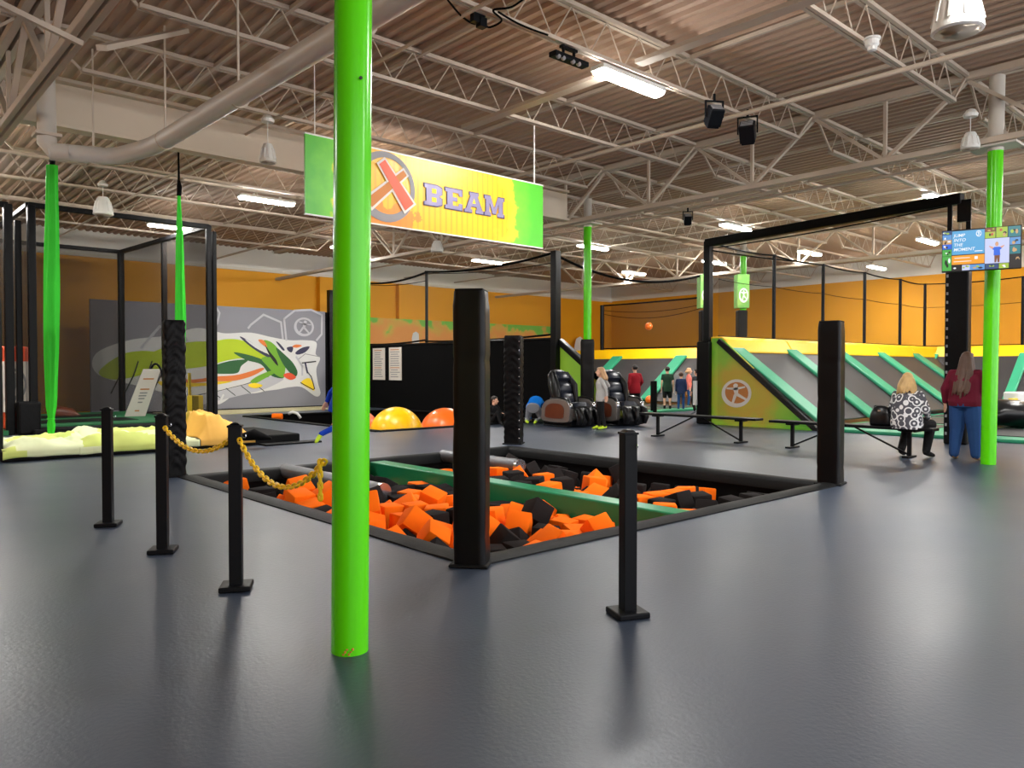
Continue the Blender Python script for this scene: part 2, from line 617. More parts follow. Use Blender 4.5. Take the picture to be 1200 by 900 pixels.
EXPO = 0.85
FOAM = [(3.912,4.523,-0.494,0.027,-0.016,-0.999,0.007,1,0),
(3.91,4.971,-0.508,0.012,-0.097,-0.995,0.025,1,0),
(3.747,5.329,-0.477,0.192,-0.671,0.233,-0.677,1,0),
(3.757,5.998,-0.38,0.017,-1,0.015,0.015,0,0),
(3.848,6.298,-0.343,0.004,-0.665,0.194,0.721,0,0),
(3.771,6.727,-0.353,0.547,0.438,0.571,-0.428,1,0),
(3.873,7.191,-0.343,0.024,-0.948,-0.3,-0.101,1,0),
(3.928,7.766,-0.394,0.597,-0.387,0.58,0.397,0,0),
(3.874,8.164,-0.383,0.686,-0.002,-0.726,-0.039,1,0),
(3.866,8.63,-0.355,0.676,0.136,-0.712,0.129,1,0),
(3.935,9.134,-0.463,0.31,0.432,0.594,0.604,0,0),
(3.758,9.521,-0.563,0.683,-0.224,-0.654,0.236,1,0),
(4.231,4.551,-0.511,0.704,0.699,0.104,0.066,0,0),
(4.335,5.116,-0.521,0.001,-0.909,-0.417,0.005,1,0),
(4.219,5.39,-0.425,0.762,-0.571,0.283,-0.113,0,0),
(4.224,5.778,-0.393,0.003,0.324,0.946,-0.004,1,0),
(4.549,6.181,-0.394,0.009,0.992,-0.12,0.026,0,0),
(4.326,6.867,-0.38,0.182,-0.146,-0.684,0.691,0,0),
(4.339,7.246,-0.391,0.71,0.07,-0.695,0.09,0,0),
(4.254,7.595,-0.389,0.684,0.122,-0.71,0.116,0,0),
(4.149,7.953,-0.378,0.723,-0.681,0.061,-0.1,0,0),
(4.38,8.459,-0.358,0.597,-0.359,0.621,0.36,1,0),
(4.318,9.201,-0.459,0.837,-0.219,-0.13,0.484,0,0),
(4.135,9.796,-0.692,0.022,0.704,0.018,0.71,0,0),
(4.753,4.707,-0.53,0.68,0.146,0.704,-0.142,1,0),
(4.603,5.024,-0.522,0.691,0.148,0.694,-0.136,1,0),
(4.548,5.346,-0.468,0.111,-0.08,0.869,-0.476,0,0),
(4.804,6.093,-0.373,0.578,-0.464,0.535,0.404,1,0),
(4.8,6.386,-0.38,0.2,-0.154,0.67,-0.698,0,0),
(4.681,6.684,-0.385,0.66,-0.277,0.636,0.288,0,0),
(4.849,7.201,-0.398,0.062,0.002,0.013,0.998,0,0),
(4.528,7.71,-0.148,0.393,0.464,0.529,0.592,0,0),
(4.476,7.845,-0.373,0.582,0.628,-0.353,-0.378,1,0),
(4.982,8.905,-0.154,0.939,-0.345,0.001,0,0,0),
(5.249,4.557,-0.534,0.692,0.047,-0.717,0.069,0,0),
(5.217,4.858,-0.538,0.1,0.697,0.122,-0.699,0,0),
(5.078,5.871,-0.429,0.013,0.386,-0.008,0.922,0,0),
(5.237,6.18,-0.471,0.574,-0.032,-0.004,0.818,1,0),
(5.234,6.534,-0.489,0.351,0.598,-0.326,0.643,1,0),
(5.201,6.827,-0.508,0.71,0.022,0.699,-0.078,1,0),
(5.2,7.36,-0.537,0.712,-0.004,-0.702,-0.01,0,0),
(5.2,7.652,-0.524,0.998,0.04,0.001,-0.048,1,0),
(5.198,7.928,-0.506,0.482,0.515,-0.512,0.49,0,0),
(5.425,8.872,-0.527,0.63,0.366,0.585,-0.357,1,0),
(5.188,9.048,-0.544,0.473,0.531,-0.441,0.547,1,0),
(5.075,9.71,-0.555,0.563,-0.394,0.613,0.391,1,0),
(5.532,4.526,-0.52,0.026,0.683,0.015,0.73,0,0),
(5.196,5.115,-0.522,0.698,-0.025,0.711,0.086,0,0),
(5.569,5.533,-0.504,0.038,-0.387,-0.921,-0.023,0,0),
(5.519,5.841,-0.482,0.473,0.498,0.535,-0.493,0,0),
(5.64,6.53,-0.496,0.682,-0.728,-0.012,0.07,0,0),
(5.57,6.796,-0.512,0.516,0.458,0.504,-0.519,0,0),
(5.467,7.338,-0.539,0.079,-0.694,-0.08,-0.712,0,0),
(5.509,7.67,-0.52,0.87,0.036,-0.029,0.491,0,0),
(5.516,8.113,-0.497,0.543,0.44,-0.564,0.44,0,0),
(5.608,8.385,-0.496,0.016,0.915,0.404,0.005,1,0),
(5.625,9.385,-0.543,0.666,-0.286,0.653,0.218,0,0),
(5.425,9.62,-0.563,0.042,-0.699,-0.06,-0.711,0,0),
(6.009,4.704,-0.497,0.38,-0.625,0.402,0.55,0,0),
(5.516,5.2,-0.525,0.682,0.719,-0.072,-0.111,0,0),
(5.931,5.502,-0.513,0.683,-0.65,-0.246,0.225,0,0),
(5.809,5.993,-0.489,0.13,0.673,0.129,-0.717,1,0),
(5.995,6.519,-0.524,0.286,0.623,0.264,-0.678,0,0),
(5.989,6.867,-0.541,0.02,0.194,-0.98,0.025,1,0),
(6.031,7.241,-0.547,0.679,0.173,-0.695,0.161,1,0),
(5.887,7.654,-0.518,0.654,0.266,-0.68,0.198,1,0),
(5.925,8.099,-0.491,0.201,-0.195,-0.684,0.674,0,0),
(5.906,8.614,-0.497,0.072,-0.007,-0.01,-0.997,0,0),
(6.056,9.093,-0.51,0.688,-0.17,-0.692,-0.141,1,0),
(6.108,9.403,-0.483,0.635,0.632,0.238,-0.374,0,0),
(6.727,4.981,-0.422,0.687,-0.077,0.719,0.067,1,0),
(6.442,7.438,-0.492,0.685,-0.404,0.328,-0.51,1,0),
(6.489,8.278,-0.176,0.045,0.062,-0.809,0.583,1,0),
(6.075,9.741,-0.557,0.586,0.4,0.555,-0.435,0,0),
(6.611,4.726,-0.41,0.013,0.99,-0.063,0.124,0,0),
(6.964,5.056,-0.427,0.002,0.649,0.761,0.004,1,0),
(6.581,5.526,-0.413,0.449,-0.557,-0.566,0.41,1,0),
(6.55,6.009,-0.426,0.505,0.143,-0.813,0.254,1,0),
(6.73,6.506,-0.401,0.1,0.734,0.092,-0.666,0,0),
(6.675,6.892,-0.408,0.035,-0.588,0.807,-0.04,1,0),
(6.689,7.208,-0.418,0.527,-0.424,-0.586,-0.446,0,0),
(6.711,7.698,-0.409,0.293,-0.628,-0.262,-0.671,0,0),
(6.929,8.009,-0.387,0.001,0.833,0.553,0.022,1,0),
(6.909,8.577,-0.409,0.014,0.91,-0.414,0.013,0,0),
(6.666,9.086,-0.454,0.683,0.14,-0.69,0.195,1,0),
(7.069,9.378,-0.471,0.695,0.036,-0.708,0.12,1,0),
(7.062,4.518,-0.425,0.017,-0.017,-0.707,-0.707,1,0),
(7.241,5.186,-0.416,0.628,0.269,-0.674,0.28,1,0),
(7.151,5.481,-0.417,0.459,0.53,-0.471,0.536,1,0),
(7.129,6.066,-0.405,0.544,-0.434,0.535,0.479,1,0),
(7.148,6.366,-0.382,0.042,-0.967,-0.251,-0.003,0,0),
(6.985,6.908,-0.375,0.649,-0.157,-0.727,-0.158,1,0),
(7.228,7.342,-0.375,0.006,0.731,-0.682,0.023,1,0),
(7.132,7.847,-0.383,0.297,-0.015,-0.011,0.955,0,0),
(7.257,8.178,-0.393,0.31,0.619,0.289,-0.661,1,0),
(7.213,8.608,-0.41,0.688,-0.149,0.706,0.079,0,0),
(6.999,8.835,-0.429,0.896,-0.035,0.015,0.443,0,0),
(7.351,9.426,-0.471,0.028,0.504,-0.861,0.063,1,0),
(7.571,4.793,-0.409,0.678,0.724,0.074,0.103,1,0),
(7.626,5.124,-0.389,0.47,-0.434,0.524,-0.563,1,0),
(7.369,5.642,-0.415,0.547,-0.441,-0.568,-0.429,0,0),
(7.548,5.99,-0.427,0.276,0.239,-0.649,-0.668,0,0),
(7.568,6.314,-0.413,0.655,0.727,0.17,0.118,0,0),
(7.734,6.669,-0.401,0.215,-0.636,0.193,0.715,0,0),
(7.565,7.02,-0.373,0.02,0.773,-0.633,-0.032,0,1),
(7.639,7.626,-0.351,0.14,0.074,0.263,0.952,1,0),
(7.575,7.958,-0.398,0.475,0.486,0.549,0.487,1,0),
(7.517,9.084,-0.447,0.566,0.428,-0.543,0.45,1,0),
(7.885,4.566,-0.414,0.37,-0.612,-0.337,-0.612,1,0),
(8.142,4.826,-0.429,0.142,0.099,-0.02,0.985,1,0),
(8.052,5.904,-0.448,0.294,0.384,0.671,0.562,0,0),
(7.918,6.155,-0.444,0.011,-0.996,0.085,0.015,1,0),
(7.92,6.396,-0.435,0.419,0.53,0.49,-0.551,0,0),
(7.883,6.905,-0.364,0.262,-0.838,-0.455,0.153,1,0),
(7.863,7.393,-0.402,0.329,-0.578,0.396,0.633,1,1),
(7.946,7.729,-0.423,0.67,-0.343,-0.594,-0.283,1,0),
(7.865,8.245,-0.424,0.014,0.997,-0.08,-0.007,1,0),
(8.065,8.61,-0.422,0.006,-0.076,-0.684,-0.726,1,0),
(8.008,8.938,-0.433,0.526,-0.476,0.553,0.437,1,0),
(8.045,9.694,-0.536,0.557,0.498,0.542,0.385,1,0),
(8.418,4.653,-0.49,0.586,0.491,-0.519,0.381,0,0),
(8.522,5.086,-0.489,0.459,0.555,0.529,0.449,1,0),
(8.507,5.692,-0.51,0.039,-0.086,-0.029,-0.995,0,0),
(8.649,5.991,-0.549,0.632,0.412,-0.537,0.378,1,0),
(8.49,6.367,-0.533,0.736,-0.155,-0.643,-0.147,0,0),
(8.457,6.744,-0.476,0.267,0.074,-0.443,-0.853,0,0),
(8.699,6.952,-0.548,0.597,-0.443,-0.54,-0.395,1,0),
(8.4,7.728,-0.519,0.527,-0.367,0.624,0.445,1,0),
(8.41,8.015,-0.513,0.6,-0.264,0.671,0.345,0,1),
(8.483,8.524,-0.481,0.357,0.468,0.585,0.558,0,0),
(8.539,9.012,-0.496,0.1,0.781,-0.039,0.615,1,0),
(8.441,9.495,-0.533,0.349,-0.579,0.489,0.551,1,0),
(3.967,4.642,-0.262,0.305,0.659,-0.239,0.644,1,0),
(4.066,5.197,-0.51,0.033,0.472,-0.88,-0.037,1,0),
(3.85,5.629,-0.347,0.377,-0.697,0.123,-0.597,1,0),
(4.052,6.005,-0.286,0.899,-0.256,-0.353,-0.033,1,1),
(3.977,6.485,-0.17,0.6,0.207,0.479,-0.606,0,1),
(3.788,6.724,-0.119,0.649,0.674,0.252,0.249,0,1),
(3.758,7.019,-0.143,0.698,0.111,-0.026,-0.707,1,1),
(3.789,7.511,-0.342,0.367,-0.692,-0.125,0.609,1,0),
(3.795,7.977,-0.179,0.296,-0.195,-0.837,0.418,0,1),
(3.832,8.62,-0.121,1,0.01,-0.024,-0.017,1,1),
(3.798,9.324,-0.363,0.394,-0.371,-0.734,0.41,1,0),
(3.77,9.782,-0.69,0.69,-0.029,0.721,-0.064,0,0),
(4.274,4.564,-0.279,0.708,0.158,-0.669,0.159,1,0),
(4.369,5.112,-0.287,0.189,-0.678,0.193,0.684,1,1),
(4.477,5.631,-0.341,0.424,-0.279,0.853,0.121,0,0),
(4.183,6.261,-0.389,0.028,-0.776,-0.629,0.02,1,0),
(4.489,6.49,-0.392,0.925,0.026,0.011,-0.38,1,0),
(4.432,6.843,-0.15,0.535,-0.508,-0.464,0.49,0,1),
(4.623,7.434,-0.36,0.677,0.546,-0.45,-0.202,0,0),
(4.217,7.671,-0.154,0.468,-0.546,0.444,0.534,1,0),
(4.158,8.232,-0.308,0.591,0.137,-0.751,-0.262,1,0),
(4.419,8.794,-0.307,0.298,0.755,0.48,0.333,1,0),
(4.201,8.95,-0.418,0.253,0.846,0.457,-0.104,0,0),
(4.343,9.572,-0.563,0.485,0.079,0.701,0.517,1,0),
(4.531,4.795,-0.523,0.693,0.696,-0.124,-0.144,0,0),
(4.629,5.031,-0.286,0.443,-0.551,-0.433,-0.559,1,1),
(4.818,5.242,-0.488,0.572,0.483,-0.575,0.329,1,0),
(4.854,5.685,-0.306,0.298,0.474,0.753,0.345,0,0),
(4.735,6.41,-0.15,0.683,0.266,0.629,-0.261,0,1),
(4.67,6.713,-0.149,0.695,-0.06,-0.711,-0.082,0,1),
(4.863,7.296,-0.165,0.7,0.078,0.703,-0.097,1,1),
(4.565,7.436,-0.078,0.357,-0.695,0.466,0.416,1,1),
(4.434,8.126,-0.358,0.256,0.655,-0.286,0.651,1,0),
(4.526,9.047,-0.316,0.62,0.396,0.085,0.672,1,0),
(4.768,9.195,-0.42,0.005,0.968,0.249,-0.033,0,0),
(4.984,4.587,-0.395,0.186,0.354,0.717,-0.572,0,0),
(4.888,4.944,-0.527,0.541,0.468,-0.552,0.429,1,0),
(5.088,5.581,-0.439,0.883,0.076,-0.45,0.114,1,0),
(5.289,5.837,-0.309,0.269,-0.268,0.631,0.676,0,1),
(5.144,6.16,-0.24,0.644,-0.647,0.265,-0.31,0,0),
(5.08,7.14,-0.338,0.675,0.116,-0.699,-0.203,0,0),
(5.111,7.515,-0.295,0.482,-0.465,-0.537,0.512,1,0),
(5.071,7.781,-0.28,0.67,-0.007,-0.74,-0.059,1,0),
(5.254,8.232,-0.505,0.43,0.408,0.571,0.568,1,0),
(5.052,8.487,-0.482,0.889,-0.039,-0.456,0.016,0,0),
(5.052,9.142,-0.31,0.461,-0.52,0.477,-0.538,1,0),
(5.076,9.361,-0.522,0.176,0.66,-0.715,-0.152,1,0),
(5.469,4.731,-0.328,0.349,-0.698,0.254,-0.571,0,0),
(5.57,5.211,-0.292,0.71,-0.142,-0.667,-0.175,0,1),
(5.2,5.353,-0.501,0.078,-0.009,0.043,-0.996,1,0),
(5.67,5.812,-0.256,0.799,-0.091,0.178,-0.568,0,1),
(5.684,6.6,-0.267,0.654,-0.181,0.719,0.148,1,1),
(5.463,6.766,-0.268,0.066,0.457,0.887,-0.003,1,0),
(5.311,7.074,-0.379,0.619,-0.259,0.648,-0.359,0,0),
(5.341,7.708,-0.282,0.033,-0.702,0.71,0.031,0,1),
(5.714,7.861,-0.502,0.211,-0.19,0.699,-0.657,0,0),
(5.055,8.791,-0.505,0.315,-0.328,0.648,0.611,1,0),
(5.673,9.085,-0.518,0.67,-0.723,-0.14,0.099,0,0),
(5.338,9.697,-0.331,0.065,0.697,-0.05,0.712,0,0),
(5.78,4.59,-0.346,0.279,-0.242,0.571,0.734,1,0),
(5.866,5.193,-0.525,0.579,0.577,0.402,0.413,0,0),
(5.651,5.487,-0.276,0.709,0.152,-0.682,0.096,0,1),
(5.83,6.286,-0.497,0.097,-0.048,-0.023,-0.994,0,0),
(5.961,6.554,-0.288,0.001,0.03,0.03,0.999,1,1),
(5.951,6.802,-0.301,0.058,0.013,0.03,0.998,1,1),
(5.614,7.048,-0.493,0.64,-0.384,0.301,-0.594,1,0),
(5.937,7.621,-0.285,0.469,0.528,-0.522,0.479,1,1),
(5.96,7.925,-0.254,0.054,0.037,0.82,-0.568,1,1),
(5.829,8.88,-0.505,0.417,0.412,0.576,0.569,0,0),
(5.861,9.207,-0.341,0.794,0.459,-0.233,0.323,1,0),
(5.759,9.71,-0.52,0.816,0.423,0.19,0.346,0,0),
(6.411,5.001,-0.483,0.124,-0.069,0.716,0.683,1,0),
(5.92,6.096,-0.238,0.672,0.221,-0.401,-0.582,0,1),
(6.507,6.076,-0.182,0.701,0.096,-0.163,-0.688,0,1),
(6.851,7.463,-0.408,0.655,0.169,-0.715,0.175,0,0),
(6.529,7.945,-0.182,0.852,0.144,0.011,-0.504,0,0),
(6.548,8.664,-0.448,0.217,0.471,-0.701,-0.489,0,0),
(6.893,4.747,-0.263,0.331,0.395,0.829,-0.216,1,1),
(6.597,5.246,-0.42,0.698,-0.378,0.525,0.306,1,0),
(6.853,5.528,-0.413,0.536,-0.503,-0.479,0.481,0,0),
(6.846,6.057,-0.399,0.104,-0.112,0.709,-0.688,1,0),
(6.518,6.345,-0.233,0.223,-0.189,0.619,0.729,1,0),
(6.765,6.798,-0.16,0.045,0.716,0.696,0.03,0,1),
(6.982,7.2,-0.389,0.057,0.694,0.717,0.021,1,0),
(6.711,7.706,-0.172,0.033,-0.535,0.844,0.017,1,1),
(6.978,8.261,-0.274,0.751,0.32,-0.07,0.574,0,0),
(6.497,8.399,-0.456,0.3,-0.448,-0.499,-0.678,1,0),
(6.484,9.187,-0.231,0.016,0.7,-0.713,0.036,1,0),
(6.672,9.463,-0.496,0.544,0.469,-0.537,-0.442,1,0),
(7.151,4.802,-0.427,0.589,-0.378,-0.598,-0.391,0,0),
(6.971,5.234,-0.188,0.492,0.503,0.492,0.512,1,1),
(7.263,5.52,-0.178,0.576,0.013,-0.009,-0.818,0,1),
(7.34,5.877,-0.261,0.428,-0.462,-0.768,0.113,1,1),
(6.996,6.582,-0.331,0.696,0.39,-0.284,-0.532,1,0),
(7.224,6.819,-0.359,0.688,-0.161,-0.69,-0.156,0,0),
(7.238,7.389,-0.141,0.684,-0.137,-0.707,-0.112,0,1),
(7.12,7.868,-0.148,0.574,0.391,-0.599,0.398,1,1),
(7.392,8.036,-0.179,0.787,-0.46,0.357,0.205,0,1),
(7.211,8.656,-0.179,0.578,0.402,0.539,-0.462,0,0),
(6.791,9.059,-0.213,0.08,0.693,-0.03,0.716,0,1),
(7.089,9.782,-0.534,0.009,-0.027,0.762,0.647,0,0),
(7.608,4.739,-0.175,0.515,0.467,-0.565,0.444,1,1),
(7.517,5.111,-0.162,0.188,0.654,-0.196,0.706,1,1),
(7.49,5.418,-0.403,0.032,0.648,0.761,0,0,0),
(7.783,5.834,-0.316,0.09,0.471,0.687,-0.546,1,0),
(7.732,6.213,-0.195,0.379,-0.572,0.35,0.638,1,1),
(7.47,6.749,-0.371,0.104,0.178,0.679,0.704,1,0),
(7.54,7.295,-0.345,0.031,0.037,-0.988,-0.145,0,0),
(7.704,7.779,-0.177,0.535,0.405,0.674,0.31,1,1),
(7.736,8.188,-0.141,0.046,-0.1,0.871,0.479,1,1),
(7.286,9.139,-0.448,0.567,0.537,0.453,0.43,1,0),
(7.99,4.701,-0.175,0.578,-0.395,0.569,0.431,1,1),
(7.915,5.047,-0.39,0.556,-0.423,0.549,0.459,1,0),
(7.757,5.558,-0.406,0.182,0.681,-0.135,0.696,1,0),
(8.307,5.842,-0.249,0.55,0.574,0.491,0.356,1,1),
(8.059,6.634,-0.239,0.31,0.638,0.676,0.199,1,1),
(8.223,6.888,-0.364,0.91,0.356,-0.208,0.043,0,0),
(8.176,7.236,-0.458,0.295,-0.137,-0.628,0.707,0,0),
(8.209,7.538,-0.476,0.492,-0.373,0.648,0.445,1,0),
(8.121,7.999,-0.459,0.095,-0.704,-0.7,0.073,1,0),
(7.747,8.727,-0.426,0.09,-0.013,0.036,0.995,1,0),
(8.328,9.155,-0.458,0.103,-0.098,-0.989,0.048,1,0),
(8.084,9.313,-0.47,0.039,0.019,-0.646,0.762,1,0),
(8.44,4.633,-0.256,0.64,0.628,-0.243,-0.371,0,0),
(8.684,4.849,-0.52,0.457,-0.469,0.51,0.558,0,0),
(8.72,5.465,-0.535,0.693,0.043,0.076,0.716,1,0),
(8.698,6.23,-0.557,0.664,0.123,0.724,-0.14,1,0),
(8.247,6.588,-0.439,0.414,-0.386,-0.815,-0.122,1,0),
(8.661,6.577,-0.378,0.023,0.411,0.517,0.751,1,1),
(8.479,7.342,-0.523,0.712,0.644,-0.148,-0.238,1,0),
(8.697,7.61,-0.51,0.211,0.209,0.672,-0.678,0,0),
(8.664,8.213,-0.448,0.415,-0.273,0.863,-0.089,1,1),
(8.616,8.486,-0.265,0.005,-0.758,0.035,-0.651,1,1),
(8.703,8.768,-0.344,0.58,0.27,0.745,0.188,1,1),
(8.537,9.562,-0.314,0.235,-0.634,0.378,0.633,1,0),
(3.988,4.933,-0.26,0.768,-0.076,0.02,-0.636,1,0),
(3.766,5.785,-0.192,0.375,-0.916,-0.131,-0.053,0,1),
(4.187,6.041,-0.082,0.407,0.636,0.641,0.14,0,1),
(3.747,6.11,-0.135,0.446,-0.57,-0.405,0.559,0,1),
(4.089,6.994,-0.37,0.439,-0.582,-0.433,-0.531,0,0),
(3.752,7.264,-0.099,0.654,0.074,-0.748,-0.084,0,1),
(3.972,7.637,-0.117,0.597,0.316,0.627,0.388,0,0),
(3.924,7.858,0.038,0.013,-0.062,0.461,0.885,0,1),
(3.741,9.787,-0.421,0.696,0.052,0.715,0.051,0,0),
(4.015,9.694,-0.45,0.124,0.147,-0.653,-0.732,1,0),
(4.365,5.464,-0.192,0.852,-0.281,0.16,-0.412,0,1),
(4.394,5.932,-0.227,0.169,0.658,0.472,-0.562,0,1),
(4.139,6.692,-0.369,0.018,-0.883,-0.469,0.03,1,0),
(4.06,7.325,-0.221,0.431,-0.237,-0.758,-0.429,0,0),
(4.329,7.421,-0.144,0.585,-0.036,-0.041,0.809,0,0),
(3.784,8.924,-0.307,0.921,0.245,-0.293,-0.078,1,0),
(4.088,9.41,-0.381,0.009,-0.803,0.489,-0.342,1,0),
(4.462,9.431,-0.416,0.67,0.558,-0.487,-0.054,1,0),
(4.555,4.532,-0.305,0.705,0.041,-0.05,0.706,0,0),
(4.594,4.783,-0.26,0.661,0.092,-0.098,-0.738,0,1),
(4.935,5.436,-0.297,0.609,0.574,-0.107,0.537,1,1),
(4.636,5.873,-0.257,0.914,-0.264,0.228,-0.206,0,0),
(4.584,7.108,-0.233,0.419,-0.133,-0.869,-0.228,0,1),
(4.466,7.996,-0.127,0.571,0.405,-0.601,0.386,1,0),
(4.758,8.606,-0.391,0.509,-0.59,0.446,-0.441,1,0),
(5.079,8.544,-0.216,0.888,0.001,-0.458,0.037,1,0),
(5.228,4.559,-0.244,0.214,-0.559,-0.756,0.264,0,0),
(5.157,4.825,-0.303,0.483,0.513,0.502,-0.501,0,0),
(5.152,5.617,-0.179,0.4,0.191,0.255,0.86,0,1),
(5.025,5.898,-0.143,0.005,0.855,-0.513,0.078,0,1),
(5.079,6.477,-0.265,0.004,0.592,-0.098,0.8,0,0),
(5.116,6.784,-0.269,0.33,-0.629,0.375,0.596,0,1),
(5.353,7.374,-0.303,0.13,0.004,-0.003,0.992,1,0),
(4.949,8.219,-0.396,0.699,0.65,0.185,-0.233,1,0),
(5.369,8.551,-0.438,0.29,0.324,0.14,0.89,0,0),
(5.226,8.775,-0.338,0.532,-0.176,-0.444,0.699,1,0),
(5.026,9.635,-0.285,0.295,-0.276,0.544,-0.735,1,0),
(5.569,4.92,-0.172,0.416,-0.582,0.674,0.184,0,1),
(5.44,5.661,-0.092,0.32,0.134,-0.572,0.743,1,1),
(5.481,6.237,-0.472,0.392,0.405,0.603,0.565,1,0),
(5.373,6.495,-0.246,0.533,-0.464,0.554,0.44,1,0),
(5.665,6.907,-0.21,0.442,-0.025,-0.11,0.89,0,0),
(5.842,7.076,-0.385,0.163,-0.419,0.029,-0.893,1,0),
(5.714,7.367,-0.54,0.814,0.021,0.004,-0.581,1,0),
(5.514,8.036,-0.263,0.414,-0.42,-0.581,0.561,0,1),
(5.705,8.454,-0.259,0.536,-0.495,-0.555,-0.4,1,1),
(5.417,9.033,-0.292,0.245,-0.568,-0.565,-0.547,0,0),
(5.322,9.346,-0.393,0.109,0.344,0.301,-0.882,0,0),
(5.938,4.909,-0.303,0.094,-0.013,0.977,-0.192,0,0),
(5.665,4.925,-0.533,0.901,-0.002,-0.024,-0.432,0,0),
(5.942,5.43,-0.281,0.7,0.065,-0.711,0.028,0,1),
(5.663,6.306,-0.262,0.359,0.141,0.65,-0.655,0,1),
(5.968,7.364,-0.312,0.048,0.669,0.047,0.74,1,0),
(5.671,7.784,-0.272,0.021,-0.472,0.881,0.026,0,0),
(5.908,8.222,-0.254,0.002,0.013,-1,-0.008,1,1),
(5.965,8.475,-0.262,0.49,0.51,-0.477,-0.522,0,1),
(5.605,9.293,-0.252,0.665,-0.656,0.323,0.151,1,0),
(5.858,9.513,-0.4,0.454,-0.091,0.455,-0.761,0,0),
(6.499,5.192,-0.204,0.436,-0.422,-0.553,-0.571,0,0),
(6.708,5.638,-0.091,0.526,0.62,-0.575,0.09,1,1),
(6.544,5.769,-0.26,0.913,-0.394,-0.044,0.1,1,0),
(6.751,6.004,-0.131,0.503,-0.285,-0.548,-0.605,0,1),
(6.524,7.52,-0.202,0.558,0.09,-0.004,-0.825,0,0),
(6.74,8.43,-0.167,0.64,-0.209,-0.564,0.478,1,0),
(6.553,9.635,-0.262,0.352,0.417,0.836,-0.047,1,0),
(6.693,9.782,-0.551,0.468,-0.538,0.538,0.448,1,0),
(6.542,4.575,-0.184,0.121,-0.864,0.481,-0.084,0,1),
(6.765,5.029,-0.187,0.262,-0.669,-0.264,-0.644,0,1),
(6.499,5.429,-0.195,0.095,-0.091,0.685,0.716,1,0),
(6.983,5.774,-0.411,0.031,0.694,0.05,-0.717,1,0),
(6.902,6.3,-0.213,0.003,0.647,0.514,0.563,1,1),
(7.045,6.843,-0.128,0.008,0.982,-0.184,0.04,1,1),
(6.678,7.247,-0.184,0.734,-0.053,0.676,0.03,1,1),
(7.009,7.612,-0.201,0.234,-0.615,0.575,-0.486,1,1),
(6.689,8.094,-0.396,0.181,-0.014,0.003,0.983,1,0),
(6.979,8.585,-0.173,0.016,0.6,0.8,-0.01,0,0),
(6.852,9.524,-0.285,0.928,-0.129,0.324,-0.135,1,0),
(7.311,4.869,-0.205,0.95,-0.044,0.221,0.218,1,1),
(7.255,5.19,-0.143,0.643,0.44,0.525,0.343,1,1),
(6.964,5.526,-0.179,0.104,-0.084,-0.706,0.696,0,1),
(7.043,5.848,-0.175,0.191,-0.015,0.021,-0.981,0,0),
(7.365,6.163,-0.214,0.301,-0.189,0.651,0.67,0,0),
(7.435,6.665,-0.133,0.163,-0.649,0.153,0.727,0,1),
(6.949,7.266,-0.159,0.719,-0.197,0.651,0.144,1,1),
(7.371,7.692,-0.311,0.789,-0.378,0.351,0.334,0,0),
(7.283,8.391,-0.165,0.004,0.692,-0.005,-0.721,0,1),
(7.175,8.969,-0.238,0.635,0.118,-0.626,-0.437,1,0),
(6.885,9.782,-0.336,0.619,-0.33,0.251,-0.667,1,0),
(7.495,5.442,-0.168,0.401,-0.56,-0.446,-0.571,0,1),
(7.789,5.506,-0.167,0.697,0.103,-0.693,0.152,0,1),
(7.362,6.481,-0.38,0.973,0.047,0.01,0.227,0,0),
(7.689,6.865,-0.146,0.542,-0.553,0.07,-0.629,0,1),
(7.238,7.093,-0.365,0.014,-0.027,-0.694,0.72,0,0),
(7.526,7.496,-0.146,0.691,-0.167,0.636,-0.3,1,1),
(8.191,8.349,-0.456,0.294,-0.061,0.056,-0.952,1,0),
(7.766,9.046,-0.295,0.283,-0.723,-0.582,0.242,1,0),
(8.011,8.924,-0.115,0.882,0.331,-0.096,0.321,1,1),
(8.241,5.177,-0.436,0.002,0.993,0.067,-0.097,1,0),
(7.967,5.376,-0.396,0.675,-0.724,0.102,-0.097,1,0),
(8.564,5.767,-0.286,0.036,0.995,-0.036,-0.084,0,1),
(8.212,6.192,-0.443,0.492,-0.143,0.746,-0.426,0,0),
(8.362,7.079,-0.454,0.407,0.759,0.043,0.506,1,0),
(8.502,7.462,-0.295,0.073,0.714,-0.696,-0.033,0,1),
(7.828,7.997,-0.298,0.236,-0.713,-0.412,0.516,1,0),
(7.857,8.436,-0.213,0.201,0.575,-0.771,0.187,0,0),
(7.759,8.742,-0.191,0.016,-0.011,0.037,0.999,1,0),
(8.122,9.143,-0.244,0.741,0.286,-0.196,0.575,1,0),
(7.726,9.353,-0.466,0.374,0.352,0.637,0.576,1,0),
(8.732,4.585,-0.537,0.001,-0.049,0.026,-0.998,1,0),
(8.628,5.006,-0.268,0.693,0.714,0.093,-0.015,1,1),
(8.215,5.691,-0.459,0.676,-0.721,-0.023,0.153,1,0),
(8.398,6.047,-0.516,0.619,-0.593,-0.307,0.414,1,0),
(8.469,6.38,-0.293,0.255,-0.061,0.025,-0.965,1,1),
(8.697,7.268,-0.135,0.175,0.131,-0.852,-0.475,1,1),
(8.665,7.15,-0.343,0.537,0.496,0.187,-0.656,0,0),
(8.687,7.89,-0.315,0.267,0.327,0.632,0.649,1,1),
(8.711,7.94,-0.55,0.48,0.486,0.543,-0.489,0,1),
(8.285,7.969,-0.251,0.614,0.124,0.775,-0.088,1,1),
(8.7,9.285,-0.553,0.412,0.461,0.486,-0.618,1,0),
(8.366,9.752,-0.577,0.725,-0.006,-0.676,0.133,1,0),
(3.739,4.871,-0.217,0.395,-0.919,-0.006,-0.003,0,0),
(3.765,5.176,-0.295,0.36,0.704,-0.289,-0.539,0,0),
